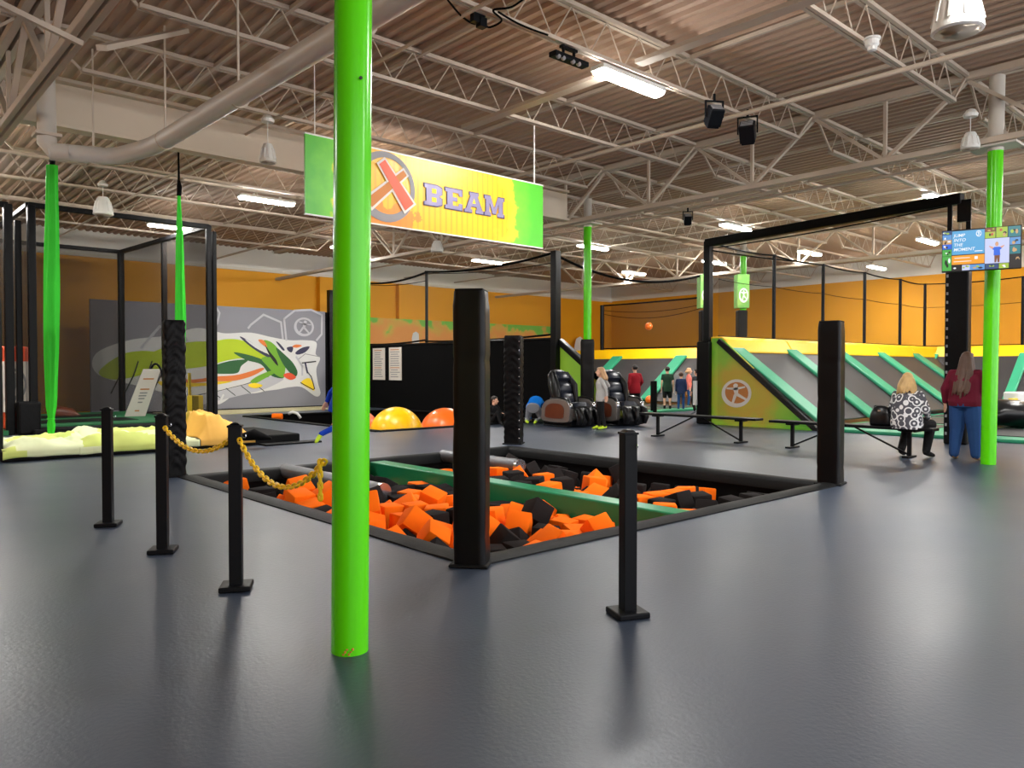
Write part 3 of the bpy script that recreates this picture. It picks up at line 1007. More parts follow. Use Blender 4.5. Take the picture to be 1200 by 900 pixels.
(4.085,5.591,-0.144,0.359,-0.818,-0.448,-0.034,0,1),
(4.03,6.612,0.02,0.635,-0.008,0.656,-0.408,0,1),
(4.125,6.834,-0.132,0.618,-0.295,0.658,0.313,0,0),
(3.738,7.485,-0.012,0,-0,-0.782,0.624,0,1),
(3.75,8.356,-0.167,0.601,0.408,0.547,0.417,1,1),
(4.021,9.802,-0.176,0.422,0.422,-0.567,0.567,0,1),
(4.273,9.802,-0.368,0,0.989,0,0.147,0,0),
(4.876,4.85,-0.178,0.307,0.25,-0.715,0.576,0,1),
(4.679,5.278,-0.225,0.738,-0.575,0.328,0.129,1,1),
(3.969,5.399,-0.266,0.786,0.46,-0.043,0.412,1,1),
(4.485,5.534,-0.002,0.494,-0.377,-0.287,0.729,0,1),
(4.267,6.306,-0.158,0.695,-0.018,0.03,-0.719,0,1),
(4.245,7.126,-0.146,0.031,0.815,-0.579,0.002,0,0),
(4.018,7.367,0.029,0.047,-0.869,0.021,0.492,0,1),
(4.187,7.91,-0.142,0.565,-0.508,0.456,-0.464,1,0),
(4.14,8.705,-0.245,0.907,-0.134,-0.386,0.107,1,0),
(4.148,9.147,-0.219,0.5,0.558,0.345,-0.565,1,1),
(4.307,9.547,-0.262,0.138,0.846,-0.118,-0.501,1,1),
(4.83,4.542,-0.2,0.347,-0.281,-0.584,-0.678,0,1),
(5.005,5.126,-0.304,0.555,0.753,-0.328,0.128,0,1),
(4.668,5.604,-0.15,0.576,-0.647,-0.455,-0.207,0,1),
(4.54,6.204,-0.16,0.014,0.996,0.09,0.024,1,1),
(4.77,6.978,-0.143,0.711,-0.587,-0.034,-0.387,0,1),
(4.068,8.433,-0.147,0.002,-0.034,-0.934,-0.356,1,1),
(4.483,8.612,-0.117,0.445,0.326,0.825,0.122,1,1),
(5.327,5.055,-0.292,0.015,-0.491,0.871,0.033,0,1),
(5.255,5.336,-0.268,0.37,-0.325,-0.637,0.593,1,1),
(4.854,6.132,-0.133,0.501,-0.446,-0.568,-0.477,1,1),
(5.155,7.07,-0.106,0.217,0.65,-0.509,0.521,0,1),
(5.221,8.156,-0.263,0.033,0.04,0.708,-0.705,1,1),
(5.407,8.79,-0.18,0.285,0.354,0.523,-0.721,1,1),
(5.494,6.03,-0.203,0.302,-0.862,-0.283,-0.293,0,1),
(5.589,7.248,-0.233,0.865,-0.076,0.045,0.495,0,1),
(5.655,7.501,-0.294,0.96,0.028,0.022,-0.279,1,0),
(5.471,8.268,-0.245,0.043,0.588,0.805,0.067,1,1),
(5.436,8.518,-0.165,0.633,0.404,-0.332,-0.571,1,1),
(5.647,8.729,-0.327,0.592,0.443,-0.213,-0.639,0,0),
(5.623,9.568,-0.267,0.373,-0.025,0.928,-0.004,1,0),
(5.857,5.176,-0.29,0.518,0.489,0.513,-0.479,0,1),
(5.94,5.77,-0.336,0.583,-0.4,0.67,-0.225,0,1)]
# ------------------------------------------------------------------ room shell
WX, WY, DECK, ZB = 31.5, 27.0, 5.70, 4.95
X0, Y0 = -7.0, -8.0
P1 = (3.38, 9.10, 4.15, 10.15)       # foam pit
P2 = (9.05, 14.30, 14.40, 21.50)     # far ball pit


def build_floor():
    xs = sorted({X0, WX, P1[0], P1[1], P2[0], P2[1]})
    ys = sorted({Y0, WY, P1[2], P1[3], P2[2], P2[3]})
    b = MB()
    for i in range(len(xs) - 1):
        for j in range(len(ys) - 1):
            cx, cy = (xs[i] + xs[i + 1]) / 2, (ys[j] + ys[j + 1]) / 2
            if any(p[0] < cx < p[1] and p[2] < cy < p[3] for p in (P1, P2)):
                continue
            b.face((xs[i], ys[j], 0), (xs[i + 1], ys[j], 0), (xs[i + 1], ys[j + 1], 0), (xs[i], ys[j + 1], 0))
    o = b.build('floor', 'floor_vinyl', fix=False)
    return struct(o)


build_floor()


def wall(name, a, b_, ndir):
    m = MB()
    a, b_ = V(a), V(b_)
    up = V((0, 0, 1))
    m.mi = 0
    m.prism([a, b_, b_ + up * ZB, a + up * ZB], V(ndir) * 0.2)
    m.mi = 1
    m.prism([a + up * ZB, b_ + up * ZB, b_ + up * 6.0, a + up * 6.0], V(ndir) * 0.2)
    return struct(m.build(name, ['wall_yellow', 'wall_white']))


wall('wall_left', (X0, WY, 0), (WX, WY, 0), (0, 1, 0))
wall('wall_right', (WX, WY, 0), (WX, Y0, 0), (1, 0, 0))
wall('wall_front', (X0, Y0, 0), (X0, WY, 0), (-1, 0, 0))
m = MB()
m.box(((X0 + WX) / 2, WY - .03, ZB), (WX - X0, .06, .10))
struct(m.build('trim_1', 'trim_white'))
# shallow pilasters of the painted left wall
m = MB()
for x in (14.6, 18.2):
    m.box((x, WY - .12, ZB / 2 - .03), (.7, .24, ZB - .06))
struct(m.build('trim_2', 'wall_yellow', bevel=.01))

# corrugated roof deck, ribs along Y
m = MB()
pr = []
x = X0
while x < WX:
    pr += [(x, DECK + .045), (x + .07, DECK + .045), (x + .10, DECK), (x + .17, DECK)]
    x += .20
vs, fs = [], []
for x, z in pr:
    vs += [(x, Y0, z), (x, WY, z)]
for i in range(len(pr) - 1):
    fs.append((2 * i, 2 * i + 1, 2 * i + 3, 2 * i + 2))
m.add(vs, fs)
struct(m.build('ceiling', 'deck', fix=False))
m = MB()
m.box(((X0 + WX) / 2, (Y0 + WY) / 2, DECK + .15), (WX - X0 + .4, WY - Y0 + .4, .1))
struct(m.build('roof_slab', 'deck'))

# ------------------------------------------------------------------ roof steel
GX = [1.92, 12.55, 23.2]
JY = [3.95 + 2.33 * k for k in range(-4, 9)]


def make_girder(x, label):
    t = thing('roof_girder', label, 'girder', (x, 0, 0), 0, 'truss girders under the roof')
    ya, yb = -7.5, 26.8
    m = MB()
    for s in (-1, 1):
        m.box((x + s * .07, (ya + yb) / 2, DECK - .06), (.09, yb - ya, .1))
    m.build('top_chord', 'steel', t)
    m = MB()
    for s in (-1, 1):
        m.box((x + s * .05, (ya + yb) / 2, 4.66), (.07, yb - ya, .09))
    m.build('bottom_chord', 'steel', t, bevel=.01)
    m = MB()
    for k in range(len(JY) - 1):
        y0, y1 = JY[k], JY[k + 1]
        if y0 < ya:
            continue
        ym = (y0 + y1) / 2
        m.bar((x, y0, DECK - .1), (x, ym, 4.68), .07, .05)
        m.bar((x, ym, 4.68), (x, y1, DECK - .1), .07, .05)
        m.bar((x, ym, 4.68), (x, ym, DECK - .1), .05, .05, V((0, 1, 0)))
    m.build('web', 'steel', t)
    return t


make_girder(GX[0], 'heavy roof truss girder crossing the upper left corner above the grey pipe')
make_girder(GX[1], 'heavy roof truss girder running onto the white top of the green pole by the television')
make_girder(GX[2], 'far roof truss girder over the sloped trampoline court')


def make_joist(x0, x1, y, label, group):
    t = thing('roof_joist', label, 'joist', ((x0 + x1) / 2, y, 5.15), 0, group)
    L = x1 - x0
    m = MB()
    for s in (-1, 1):
        m.box((0, s * .035, .50), (L, .05, .05))
    m.build('top_chord', 'steel', t, world=False)
    m = MB()
    for s in (-1, 1):
        m.box((0, s * .03, .02), (L - 1.0, .04, .045))
    m.build('bottom_chord', 'steel', t, world=False)
    m = MB()
    n = int((L - 1) / .62)
    for k in range(n):
        a = -(L - 1) / 2 + (L - 1) * k / n
        b = a + (L - 1) / n
        m.tube([(a, 0, .02), ((a + b) / 2, 0, .49)], .009, 5)
        m.tube([((a + b) / 2, 0, .49), (b, 0, .02)], .009, 5)
    for s in (-1, 1):
        m.bar((s * (L - 1) / 2, 0, .02), (s * L / 2, 0, .47), .03, .03)
    m.build('web', 'steel', t, world=False)
    return t


BAY = [(X0 + .2, GX[0] - .1, 'white open-web roof joist in the bay left of the first girder', 'roof joists of the first bay'),
       (GX[0] + .1, GX[1] - .1, 'white open-web roof joist in the bay over the foam pit', 'roof joists of the bay over the foam pit'),
       (GX[1] + .1, GX[2] - .1, 'white open-web roof joist in the bay beyond the benches', 'roof joists of the bay beyond the benches'),
       (GX[2] + .1, WX - .1, 'white open-web roof joist in the last bay before the far right wall', 'roof joists of the last bay')]
for x0, x1, lb, gr in BAY:
    first = None
    for y in JY:
        l2 = lb
        if gr.endswith('foam pit'):
            if abs(y - 6.28) < .1:
                l2 = 'white open-web roof joist carrying the nearest strip light and two black spotlights'
            elif abs(y - 8.61) < .1:
                l2 = 'white open-web roof joist from which the yellow and green banner hangs'
            elif abs(y - 3.95) < .1:
                l2 = 'white open-web roof joist with a small white alarm horn under it'
        if first is None:
            first = make_joist(x0, x1, y, l2, gr)
        else:
            copy_tree(first, ((x0 + x1) / 2, y, 5.15), 0, l2, gr)

# deep cream roof beam behind the banner
m = MB()
m.box(((GX[0] + GX[1]) / 2, 12.0, 5.0), (GX[1] - GX[0] - .2, .03, .56))
for z in (4.70, 5.32):
    m.box(((GX[0] + GX[1]) / 2, 12.0, z), (GX[1] - GX[0] - .2, .22, .05))
tag(m.build('roof_beam', 'beam_cream', bevel=.005), 'deep cream steel roof beam behind the banner and the grey pipe', 'beam')

# light struts, bridging bars and conduits running across the joists
def strut(p0, p1, w, h, name, label, cat, mt='steel', group=None):
    m = MB()
    m.bar(p0, p1, w, h)
    return tag(m.build(name, mt), label, cat, group)


strut((7.5, 6.6, 5.13), (7.5, 9.4, 5.13), .16, .05, 'ceiling_strut', 'flat white ceiling strut left of the nearest strip light', 'strut')
strut((7.5, 3.7, 5.13), (7.5, 6.0, 5.13), .16, .05, 'ceiling_strut', 'flat white ceiling strut right of the nearest strip light', 'strut')
strut(atD(-12, -2, 6.8), onX(97, 52, 1.9), .05, .05, 'girder_brace', 'white brace rising left from the corner girder', 'brace')
strut(onX(119, 56, 1.9), atD(217, 36, 9.5), .09, .05, 'girder_brace', 'white brace rising right from the corner girder', 'brace')
for x, r in ((5.1, .022), (10.1, .035), (15.4, .03), (18.0, .022), (20.6, .022), (26.5, .022)):
    m = MB()
    m.cyl((x, -7, 5.12), (x, 26.6, 5.12), r, n=8)
    tag(m.build('bridging_pipe', 'steel'), 'thin white pipe running under the joists across the ceiling', 'pipe', 'thin pipes across the joists')
for x in (4.2, 6.1, 8.9, 11.2, 14.3, 16.8, 19.3, 21.8):
    m = MB()
    m.box((x, 9.5, DECK - .06), (.05, 33, .05))
    tag(m.build('bridging_angle', 'steel'), 'slim steel angle bracing the joist tops under the deck', 'brace', 'bridging angles under the deck')
for x, y0, y1 in ((8.4, 11.5, 14.2), (14.9, 8.2, 11.4)):
    strut((x, y0, 5.08), (x, y1, 5.08), .12, .05, 'ceiling_strut', 'short flat white strut hung under the joists beyond the banner' if x < 10 else 'short flat white strut hung under the joists beyond the big girder', 'strut')

# grey roof drain pipe: drop at the corner, elbow, long run overhead
t = thing('drain_pipe', 'big grey painted drain pipe bending along the upper left ceiling', 'pipe', (3.6, 9, 4.6))
pA = V((3.36, 3.4, 4.23))
pB = V((3.22, 10.4, 4.23))
pC = V((3.02, 11.25, 4.23))
pD = V((2.28, 11.55, 4.23))
m = MB()
m.tube([pA, V((3.28, 7.4, 4.23)), pB + V((0, -.3, 0)), pB + V((-.02, .02, 0)), pC + V((0, -.1, 0)), pC + V((-.12, .06, 0)), pD], .112, 18)
m.build('pipe_run', 'duct_paint', t, smooth=.9)
m = MB()
m.tube([pD + V((.22, -.1, 0)), pD + V((.05, -.02, 0)), pD + V((-.03, .01, .1)), pD + V((-.03, .01, 1.47))], [.112, .118, .118, .10], 16)
m.build('pipe_drop', 'pole_white', t, smooth=.9)
for q in (V((3.34, 5.5, 4.23)), V((3.285, 7.9, 4.23)), V((3.23, 10.0, 4.23)), V((2.75, 11.36, 4.23))):
    m = MB()
    dr = (pB - pA).normalized()
    m.tube([q - dr * .012, q + dr * .012], .122, 18)
    m.bar(q + V((0, 0, .11)), q + V((0, 0, 1.4)), .02, .02)
    m.build('pipe_hanger', 'steel', t)
# flange plate where the drop meets the bend
m = MB()
m.box(pD + V((-.03, .01, .2)), (.30, .28, .04))
m.build('flange', 'steel', t)

# ------------------------------------------------------------------ green support poles
def pole(base, top, r, split, label, plate=True):
    base, top = V(base), V(top)
    t = thing('support_pole', label, 'pole', base)
    d = (top - base)
    q = base + d * ((split - base.z) / d.z)
    m = MB()
    m.tube([base, base + d * .03, q], r, 28)
    m.build('shaft', 'green_paint', t, smooth=.9)
    if split < top.z - .1:
        m = MB()
        m.tube([q, top], r * 1.02, 24)
        m.build('upper_shaft', 'pole_white', t, smooth=.9)
        m = MB()
        m.box(q + V((0, 0, .06)), (.40, .62, .03))
        for s in (-1, 1):
            m.prism([q + V((.01, s * r, .06)), q + V((.01, s * .30, .06)), q + V((.01, s * r, .3))], (-.02, 0, 0))
        m.build('bracket', 'pole_white', t)
    return t


pb = onZ(410, 762)
pt = pb + V((RT.x, RT.y, 0)) * .055 + V((0, 0, DECK - .02))
near_pole = pole(pb, pt, .091, DECK - .02, 'glossy bright green steel pole standing nearest, in front of the pit')
m = MB()
hp = pb + (pt - pb) * (1.4 + 330 / 900 * 3.8) / DECK
m.cyl(hp - FH * .085 + RT * .055, hp - FH * .091 + RT * .058, .008, n=10)
m.build('bolt_hole', 'ink_black', near_pole)
m = MB()
for k in range(6):
    a = YAW + PI + (k - 2.4) * .10 + .1
    z = .012 + .012 * (k % 3)
    c = pb + V((math.cos(a) * .0915, math.sin(a) * .0915, z))
    m.ball(c, (.007, .007, .004 + .003 * (k % 2)), n=6, m=5)
m.build('chipped_paint', 'ink_rust', near_pole)
rp = onZ(1158, 544)
pole(rp, rp + V((RT.x, RT.y, 0)) * .06 + V((0, 0, DECK - .02)), .1, 4.52, 'green pole with white upper part carrying the television')
mp = V((14.33, 13.06, 0))
pole(mp, mp + V((0, 0, DECK - .02)), .10, 4.92, 'green pole with black padded foot between the two massage chairs')
fp = V((21.6, 13.1, 0))
pole(fp, fp + V((0, 0, DECK - .02)), .098, 4.9, 'far green pole seen through the net of the sloped court')


# ------------------------------------------------------------------ strip lights
def make_light(loc, label):
    t = thing('strip_light', label, 'light', loc, 0, 'ceiling strip lights')
    m = MB()
    m.box((0, 0, .05), (1.26, .22, .06))
    m.box((-.3, 0, .10), (.05, .05, .06))
    m.box((.3, 0, .10), (.05, .05, .06))
    m.build('housing', 'lamp_white', t, world=False, bevel=.01)
    m = MB()
    m.loft([(-.61, 0, .0), (-.6, 0, .0), (.6, 0, .0), (.61, 0, .0)], [.07, .1, .1, .07], [.02, .035, .035, .02], V((0, 1, 0)), 12)
    m.build('diffuser', 'led_white', t, world=False, smooth=.8)
    la = bpy.data.lights.new('lamp', 'AREA')
    la.shape = 'RECTANGLE'
    la.size, la.size_y = 1.2, .22
    la.energy = LAMP_W
    la.color = (1.0, .985, .96)
    lo = bpy.data.objects.new('lamp', la)
    COL.objects.link(lo)
    lo.parent = t
    lo.location = (0, 0, -.06)
    lu = bpy.data.lights.new('uplight', 'AREA')
    lu.shape = 'RECTANGLE'
    lu.size, lu.size_y = 1.2, .2
    lu.energy = LAMP_UP
    lu.color = (1.0, .94, .86)
    l2 = bpy.data.objects.new('uplight', lu)
    COL.objects.link(l2)
    l2.parent = t
    l2.location = (0, 0, .14)
    l2.rotation_euler = (PI, 0, 0)
    return t


LAMP_W = 42.0
LAMP_UP = 2.0
LIGHTS = [(738, 98, 'long strip light glowing nearest, right of the banner'),
          (313, 236, 'strip light hanging just left of the banner'),
          (203, 267, 'strip light glowing behind the right end of the cage frame'),
          (571, 307, 'strip light seen just under the banner, above the black post'),
          (695, 290.5, 'strip light seen behind the middle green pole'),
          (743, 320.5, 'small far strip light low over the orange ball court'),
          (837, 308, 'small far strip light beside the left post of the tall net frame'),
          (862, 267, 'strip light just above the left end of the tall net frame'),
          (949, 297, 'small far strip light seen through the tall net frame'),
          (1099, 234, 'strip light just above the right end of the tall net frame'),
          (1087, 283.5, 'small far strip light left of the television')]
first = None
for px, py, lb in LIGHTS:
    p = onZ(px, py, 5.06)
    if first is None:
        first = make_light(p, lb)
    else:
        copy_tree(first, p, 0, lb, 'ceiling strip lights')
for x, y in ((7.6, 12.5), (7.6, 1.6), (7.6, -3.2), (-2.6, 11.1), (-2.6, 16), (17.9, 1.6), (17.9, -3.2), (24.2, 4.5), (24.2, -.5), (2.3, 21), (12.2, 21), (1.6, 16.2), (28.8, 12), (28.8, 6)):  # unseen fixtures: one inferred behind the banner, the rest added to brighten the hall
    copy_tree(first, (x, y, 5.06), 0, 'unseen strip light on the ceiling rows, behind the banner or added for illumination', 'unseen strip lights, mostly added for illumination')
# ------------------------------------------------------------------ foam pit
x0, x1, y0, y1 = P1
t = thing('foam_pit', 'square sunken foam pit with black padded rim in the middle of the floor', 'pit', ((x0 + x1) / 2, (y0 + y1) / 2, 0))
RW = .24


def rim(a, b, inn):
    """rounded foam rim along a..b, inn points into the pit"""
    a, b, inn = V(a), V(b), V(inn)
    prof = [(0, -.02), (0, .012), (.03, .022), (.09, .03), (.17, .028), (.22, .012), (.24, -.02), (.24, -.12), (.14, -.12)]
    u = b - a
    n = 40
    def fn(i, j):
        k = min(int(round(j * (len(prof) - 1))), len(prof) - 1)
        w, z = prof[k]
        q = a + u * i
        if 0 < k < 6:
            z += .006 * noise.noise(q * 3 + V((0, 0, k)))
        # mitred corners
        e = 0
        return q + inn * w + V((0, 0, z)) + u.normalized() * (w if i == 0 else -w if i == 1 else 0)
    m = MB()
    m.grid(fn, n, len(prof) - 1)
    m.build('rim_pad', 'rim_vinyl', t, smooth=1.0)


rim((x0, y0, 0), (x1, y0, 0), (0, 1, 0))
rim((x1, y0, 0), (x1, y1, 0), (-1, 0, 0))
rim((x1, y1, 0), (x0, y1, 0), (0, -1, 0))
rim((x0, y1, 0), (x0, y0, 0), (1, 0, 0))
m = MB()
zb = -1.0
xa, xb, ya, yb = x0 + RW - .02, x1 - RW + .02, y0 + RW - .02, y1 - RW + .02
for p, q in (((xa, ya), (xb, ya)), ((xb, ya), (xb, yb)), ((xb, yb), (xa, yb)), ((xa, yb), (xa, ya))):
    m.face((*p, -.03), (*q, -.03), (*q, zb), (*p, zb))
m.face((xa, ya, zb), (xb, ya, zb), (xb, yb, zb), (xa, yb, zb))
m.build('liner', 'pit_dark', t, fix=False)

# balance beam and the two rolling logs
m = MB()
bx = 6.22
m.box((bx, (y0 + y1) / 2, -.135), (.27, y1 - y0 - .46, .27))
o = m.build('balance_beam', 'beam_green', bevel=.02, seg=3)
tag(o, 'long green padded balance beam bridging the foam pit', 'beam')
for lx, ya_, lb in ((4.77, 7.5, 'grey taped rolling log in the pit nearer the bright green pole'), (7.5, 8.15, 'grey taped rolling log in the pit behind the nearest black post')):
    t2 = thing('rolling_log', lb, 'log', (lx, 9.0, -.04))
    m = MB()
    pts = [V((lx, ya_ + (9.98 - ya_) * k / 24, -.02)) for k in range(25)]
    m.tube(pts, [.098 + .006 * noise.noise(V((lx, k * 1.7, 0))) for k in range(25)], 18)
    m.build('roller', 'tape_grey', t2, smooth=.8)
    m = MB()
    m.cyl((lx, ya_ - .02, -.02), (lx, ya_ + .03, -.02), .104, n=18)
    m.build('end_ring', 'chrome', t2, smooth=.6)

# ------------------------------------------------------------------ padded posts at the pit corners
def padded_post(p, w, h, rz, wrinkle, label, laces=False):
    t = thing('padded_post', label, 'post', p, rz)
    m = MB()
    nz, npr = (90, 40) if wrinkle else (40, 40)
    vs, fs = [], []
    rad = .035
    ring = []
    hw = w / 2
    for cx, cy, a0 in ((1, 1, 0), (-1, 1, 90), (-1, -1, 180), (1, -1, 270)):
        for k in range(4):
            a = math.radians(a0 + 30 * k)
            ring.append((cx * (hw - rad) + rad * math.cos(a), cy * (hw - rad) + rad * math.sin(a)))
    # subdivide straight sides
    rr = []
    for i in range(len(ring)):
        a, b = ring[i], ring[(i + 1) % len(ring)]
        L = math.hypot(a[0] - b[0], a[1] - b[1])
        k = 8 if L > .08 else 1
        for q in range(k):
            rr.append((a[0] + (b[0] - a[0]) * q / k, a[1] + (b[1] - a[1]) * q / k))
    n = len(rr)
    for j in range(nz + 1):
        z = .02 + (h - .03) * j / nz
        for i, (x, y) in enumerate(rr):
            d = V((x, y, 0)).normalized()
            if wrinkle:
                f = min(abs(x), abs(y)) / hw
                s = .007 * math.sin(z * 52 + f * 7.5 + 5.5 * noise.noise(V((x * 5, y * 5, z * 2.2))))
                s += .012 * noise.noise(V((x * 9, y * 9, z * 7)))
                s *= min(1, z * 6)
            else:
                s = .006 * noise.noise(V((x * 4, y * 4, z * 3)))
                s -= .014 * math.exp(-((z % .42 - .2) / .02) ** 2) * (0.4 + noise.noise(V((x * 6, y * 6, z))))
            k = 1.0 if j < nz else .93
            vs.append(V((x * k, y * k, z if j < nz else z + .008)) + d * s)
    for j in range(nz):
        for i in range(n):
            l = (i + 1) % n
            fs.append((j * n + i, j * n + l, (j + 1) * n + l, (j + 1) * n + i))
    fs.append(tuple(nz * n + k for k in range(n)))
    fs.append(tuple(range(n - 1, -1, -1)))
    m.add(vs, fs)
    m.build('pad', 'black_vinyl' if wrinkle else 'black_smooth', t, world=False, smooth=.9)
    m = MB()
    m.box((0, 0, .012), (w + .05, w + .05, .024))
    m.build('base_plate', 'black_rubber', t, world=False, bevel=.012)
    m = MB()
    m.box((0, 0, h + .004), (w - .03, w - .03, .02))
    m.build('top_cap', 'black_rubber', t, world=False, bevel=.006)
    if laces:
        for k in range(int(h / .16)):
            z = .12 + .16 * k
            m = MB()
            m.ball((hw * .86, -hw - .006, z), (.012, .006, .012), n=8, m=6)
            m.build('grommet', 'chrome', t, world=False)
    return t


def face_cam(p, off=0.0):
    d = V((p.x, p.y))
    return math.atan2(d.y, d.x) - PI / 2 + math.radians(off)


q = onZ(553, 661)
padded_post(q, .232, 1.94, face_cam(q, -12), False, 'smooth black padded post at the near corner of the foam pit')
q = onZ(973, 567)
padded_post(q, .265, 1.95, face_cam(q, -14), False, 'black padded post at the right corner of the foam pit')
q = onZ(602, 520)
padded_post(q, .31, 1.98, face_cam(q, -12), True, 'wrinkled black padded post at the far corner of the foam pit', True)
q = onZ(205, 558)
padded_post(q, .255, 2.0, face_cam(q, 6), True, 'wrinkled black padded post at the left corner of the foam pit')
q = onZ(-5, 540)
padded_post(q, .2, 2.45, face_cam(q), False, 'black padded post cut off by the left edge of the photo')
q = onZ(688, 500)
padded_post(mp, .34, 2.1, face_cam(mp), False, 'black pad wrapped round the foot of the middle green pole')


# ------------------------------------------------------------------ stanchions
def stanchion(p, rz, label):
    t = thing('stanchion_post', label, 'post', p, rz, None)
    m = MB()
    m.box((0, 0, .53), (.078, .078, 1.0))
    m.build('post', 'black_metal', t, world=False, bevel=.004)
    m = MB()
    m.box((0, 0, 1.033), (.09, .09, .014))
    m.lathe([(.05, 0), (.03, .012), (.002, .018)], (0, 0, 1.04), 4, Matrix.Rotation(PI / 4, 3, 'Z'))
    m.build('post_cap', 'black_metal', t, world=False, bevel=.003)
    m = MB()
    m.box((0, 0, .018), (.19, .19, .034))
    m.build('base_plate', 'black_metal', t, world=False, bevel=.008)
    m = MB()
    m.tube([(.03, -.04, .96), (.03, -.055, .955), (.03, -.06, .965), (.03, -.058, .975)], .004, 6)
    m.build('chain_hook', 'chrome', t, world=False)
    return t


S1 = onZ(127, 616)
S2 = onZ(191, 647)
S3 = onZ(277, 690)
S4 = onZ(735.5, 721)
r0 = math.radians(60)
stanchion(S1, r0, 'black square stanchion post farthest left, in front of the net cage')
stanchion(S2, r0, 'black square stanchion post beside the wrinkled left pit post, holding one chain end')
stanchion(S3, r0, 'black square stanchion post with a yellow chain on both sides')
stanchion(S4, math.radians(-24), 'lone black square stanchion post on the open floor in front of the pit')


def chain(path_fn, n, label):
    """n interlocked links along path_fn(0..1)"""
    pts = [path_fn(i / (n * 6)) for i in range(n * 6 + 1)]
    L = [0]
    for i in range(1, len(pts)):
        L.append(L[-1] + (pts[i] - pts[i - 1]).length)
    pitch = L[-1] / n
    m = MB()
    def at(s):
        s = max(0, min(L[-1], s))
        for i in range(1, len(L)):
            if L[i] >= s:
                f = (s - L[i - 1]) / max(1e-6, L[i] - L[i - 1])
                return pts[i - 1].lerp(pts[i], f)
        return pts[-1]
    for k in range(n):
        c = at((k + .5) * pitch)
        d = (at((k + .9) * pitch) - at((k + .1) * pitch)).normalized()
        a, b = frame_of(d)
        if k % 2:
            a = (a + b).normalized()
        else:
            a = (a - b).normalized()
        hl, hw = pitch * .5, pitch * .30
        ring = []
        for q in range(12):
            w = 2 * PI * q / 12
            ring.append(c + d * (math.cos(w) * hw + (hl * .62 if math.cos(w) > 0 else -hl * .62)) + a * (math.sin(w) * hw))
        m.tube(ring, .0072, 6, closed=True)
    o = m.build('plastic_chain', 'chain_yellow', smooth=True)
    return tag(o, label, 'chain')


def sag(a, b, s):
    a, b = V(a), V(b)
    return lambda t: a.lerp(b, t) - V((0, 0, s * 4 * t * (1 - t)))


c2 = S2 + V((0, 0, .955))
c3 = S3 + V((0, 0, .955))
cp = V((pb.x, pb.y, .0)) + V((-.07, .11, .94))
dd = (c3 - c2).normalized()
chain(sag(c2 + dd * .055, c3 - dd * .055, .13), 30, 'yellow plastic chain hanging between the two left stanchion posts')
chain(sag(c3 + dd * .055, cp, .21), 34, 'yellow plastic chain hanging from the stanchion post to the bright green pole')
chain(lambda t: cp + V((-.012, .03, -.20 * t)), 7, 'short yellow chain tail dangling beside the bright green pole')

# ------------------------------------------------------------------ foam cubes (positions from a settled pile)
def foam_mesh(mname, seed):
    b = MB()
    n = 4
    S = .118
    rnd = random.Random(seed)
    bm = bmesh.new()
    bmesh.ops.create_cube(bm, size=2 * S)
    for v in bm.verts:
        v.co += V((rnd.uniform(-1, 1), rnd.uniform(-1, 1), rnd.uniform(-1, 1))) * .007
    bmesh.ops.bevel(bm, geom=list(bm.edges) + list(bm.verts), offset=.016, segments=2, profile=.5, affect='EDGES')
    me = bpy.data.meshes.new('foam_cube')
    bm.to_mesh(me)
    bm.free()
    me.materials.append(MATS[mname])
    me.polygons.foreach_set('use_smooth', [True] * len(me.polygons))
    me.set_sharp_from_angle(angle=.6)
    return me


FM = {0: [foam_mesh('foam_orange', s) for s in range(3)], 1: [foam_mesh('foam_black', s + 5) for s in range(3)]}


def foam_label(x, y, c):
    w = 'orange' if c == 0 else 'black'
    if x > bx:
        z = 'beyond the green beam, in the right half of the pit' if y < 7.2 else 'beyond the green beam, towards the far pit corner'
    elif y < 7.4:
        z = 'on the near side of the green beam, by the near pit corner'
    else:
        z = 'on the near side of the green beam, towards the left pit corner'
    return '%s foam cube %s' % (w, z), '%s foam cubes %s' % (w, z)


hid = {0: MB(), 1: MB()}
src = {}
for i, (x, y, z, qw, qx, qy, qz, c, keep) in enumerate(FOAM):
    me = FM[c][i % 3]
    M = Matrix.Translation((x, y, z)) @ Quaternion((qw, qx, qy, qz)).to_matrix().to_4x4()
    if keep:
        if (c, i % 3) not in src:
            o = bpy.data.objects.new('foam_cube', me)
            src[(c, i % 3)] = o
        else:
            o = src[(c, i % 3)].copy()
        COL.objects.link(o)
        o.matrix_world = M
        lb, gr = foam_label(x, y, c)
        tag(o, lb, 'foam cube', gr)
    else:
        hid[c].add([M @ v.co for v in me.vertices], [tuple(p.vertices) for p in me.polygons])
for c in (0, 1):
    if hid[c].v:
        o = hid[c].build('foam_filling', 'foam_orange' if c == 0 else 'foam_black')
        tag(o, 'deeper %s foam filling buried under the top cubes' % ('orange' if c == 0 else 'black'), 'foam')
        o['kind'] = 'stuff'

# ------------------------------------------------------------------ hanging banner
BY = 8.6
bl, br_ = onY(358, 200, BY).x, onY(636.5, 200, BY).x
bz0 = (onY(358, 250, BY).z + onY(636, 292, BY).z) / 2
bz1 = (onY(358, 156, BY).z + onY(636, 216, BY).z) / 2
BW, BH = br_ - bl, bz1 - bz0
t = thing('hanging_banner', 'green and yellow banner with a big lettered X and BEAM, hung over the pit', 'banner', ((bl + br_) / 2, BY, bz0))
m = MB()
m.box((0, .02, BH / 2), (BW, .03, BH))


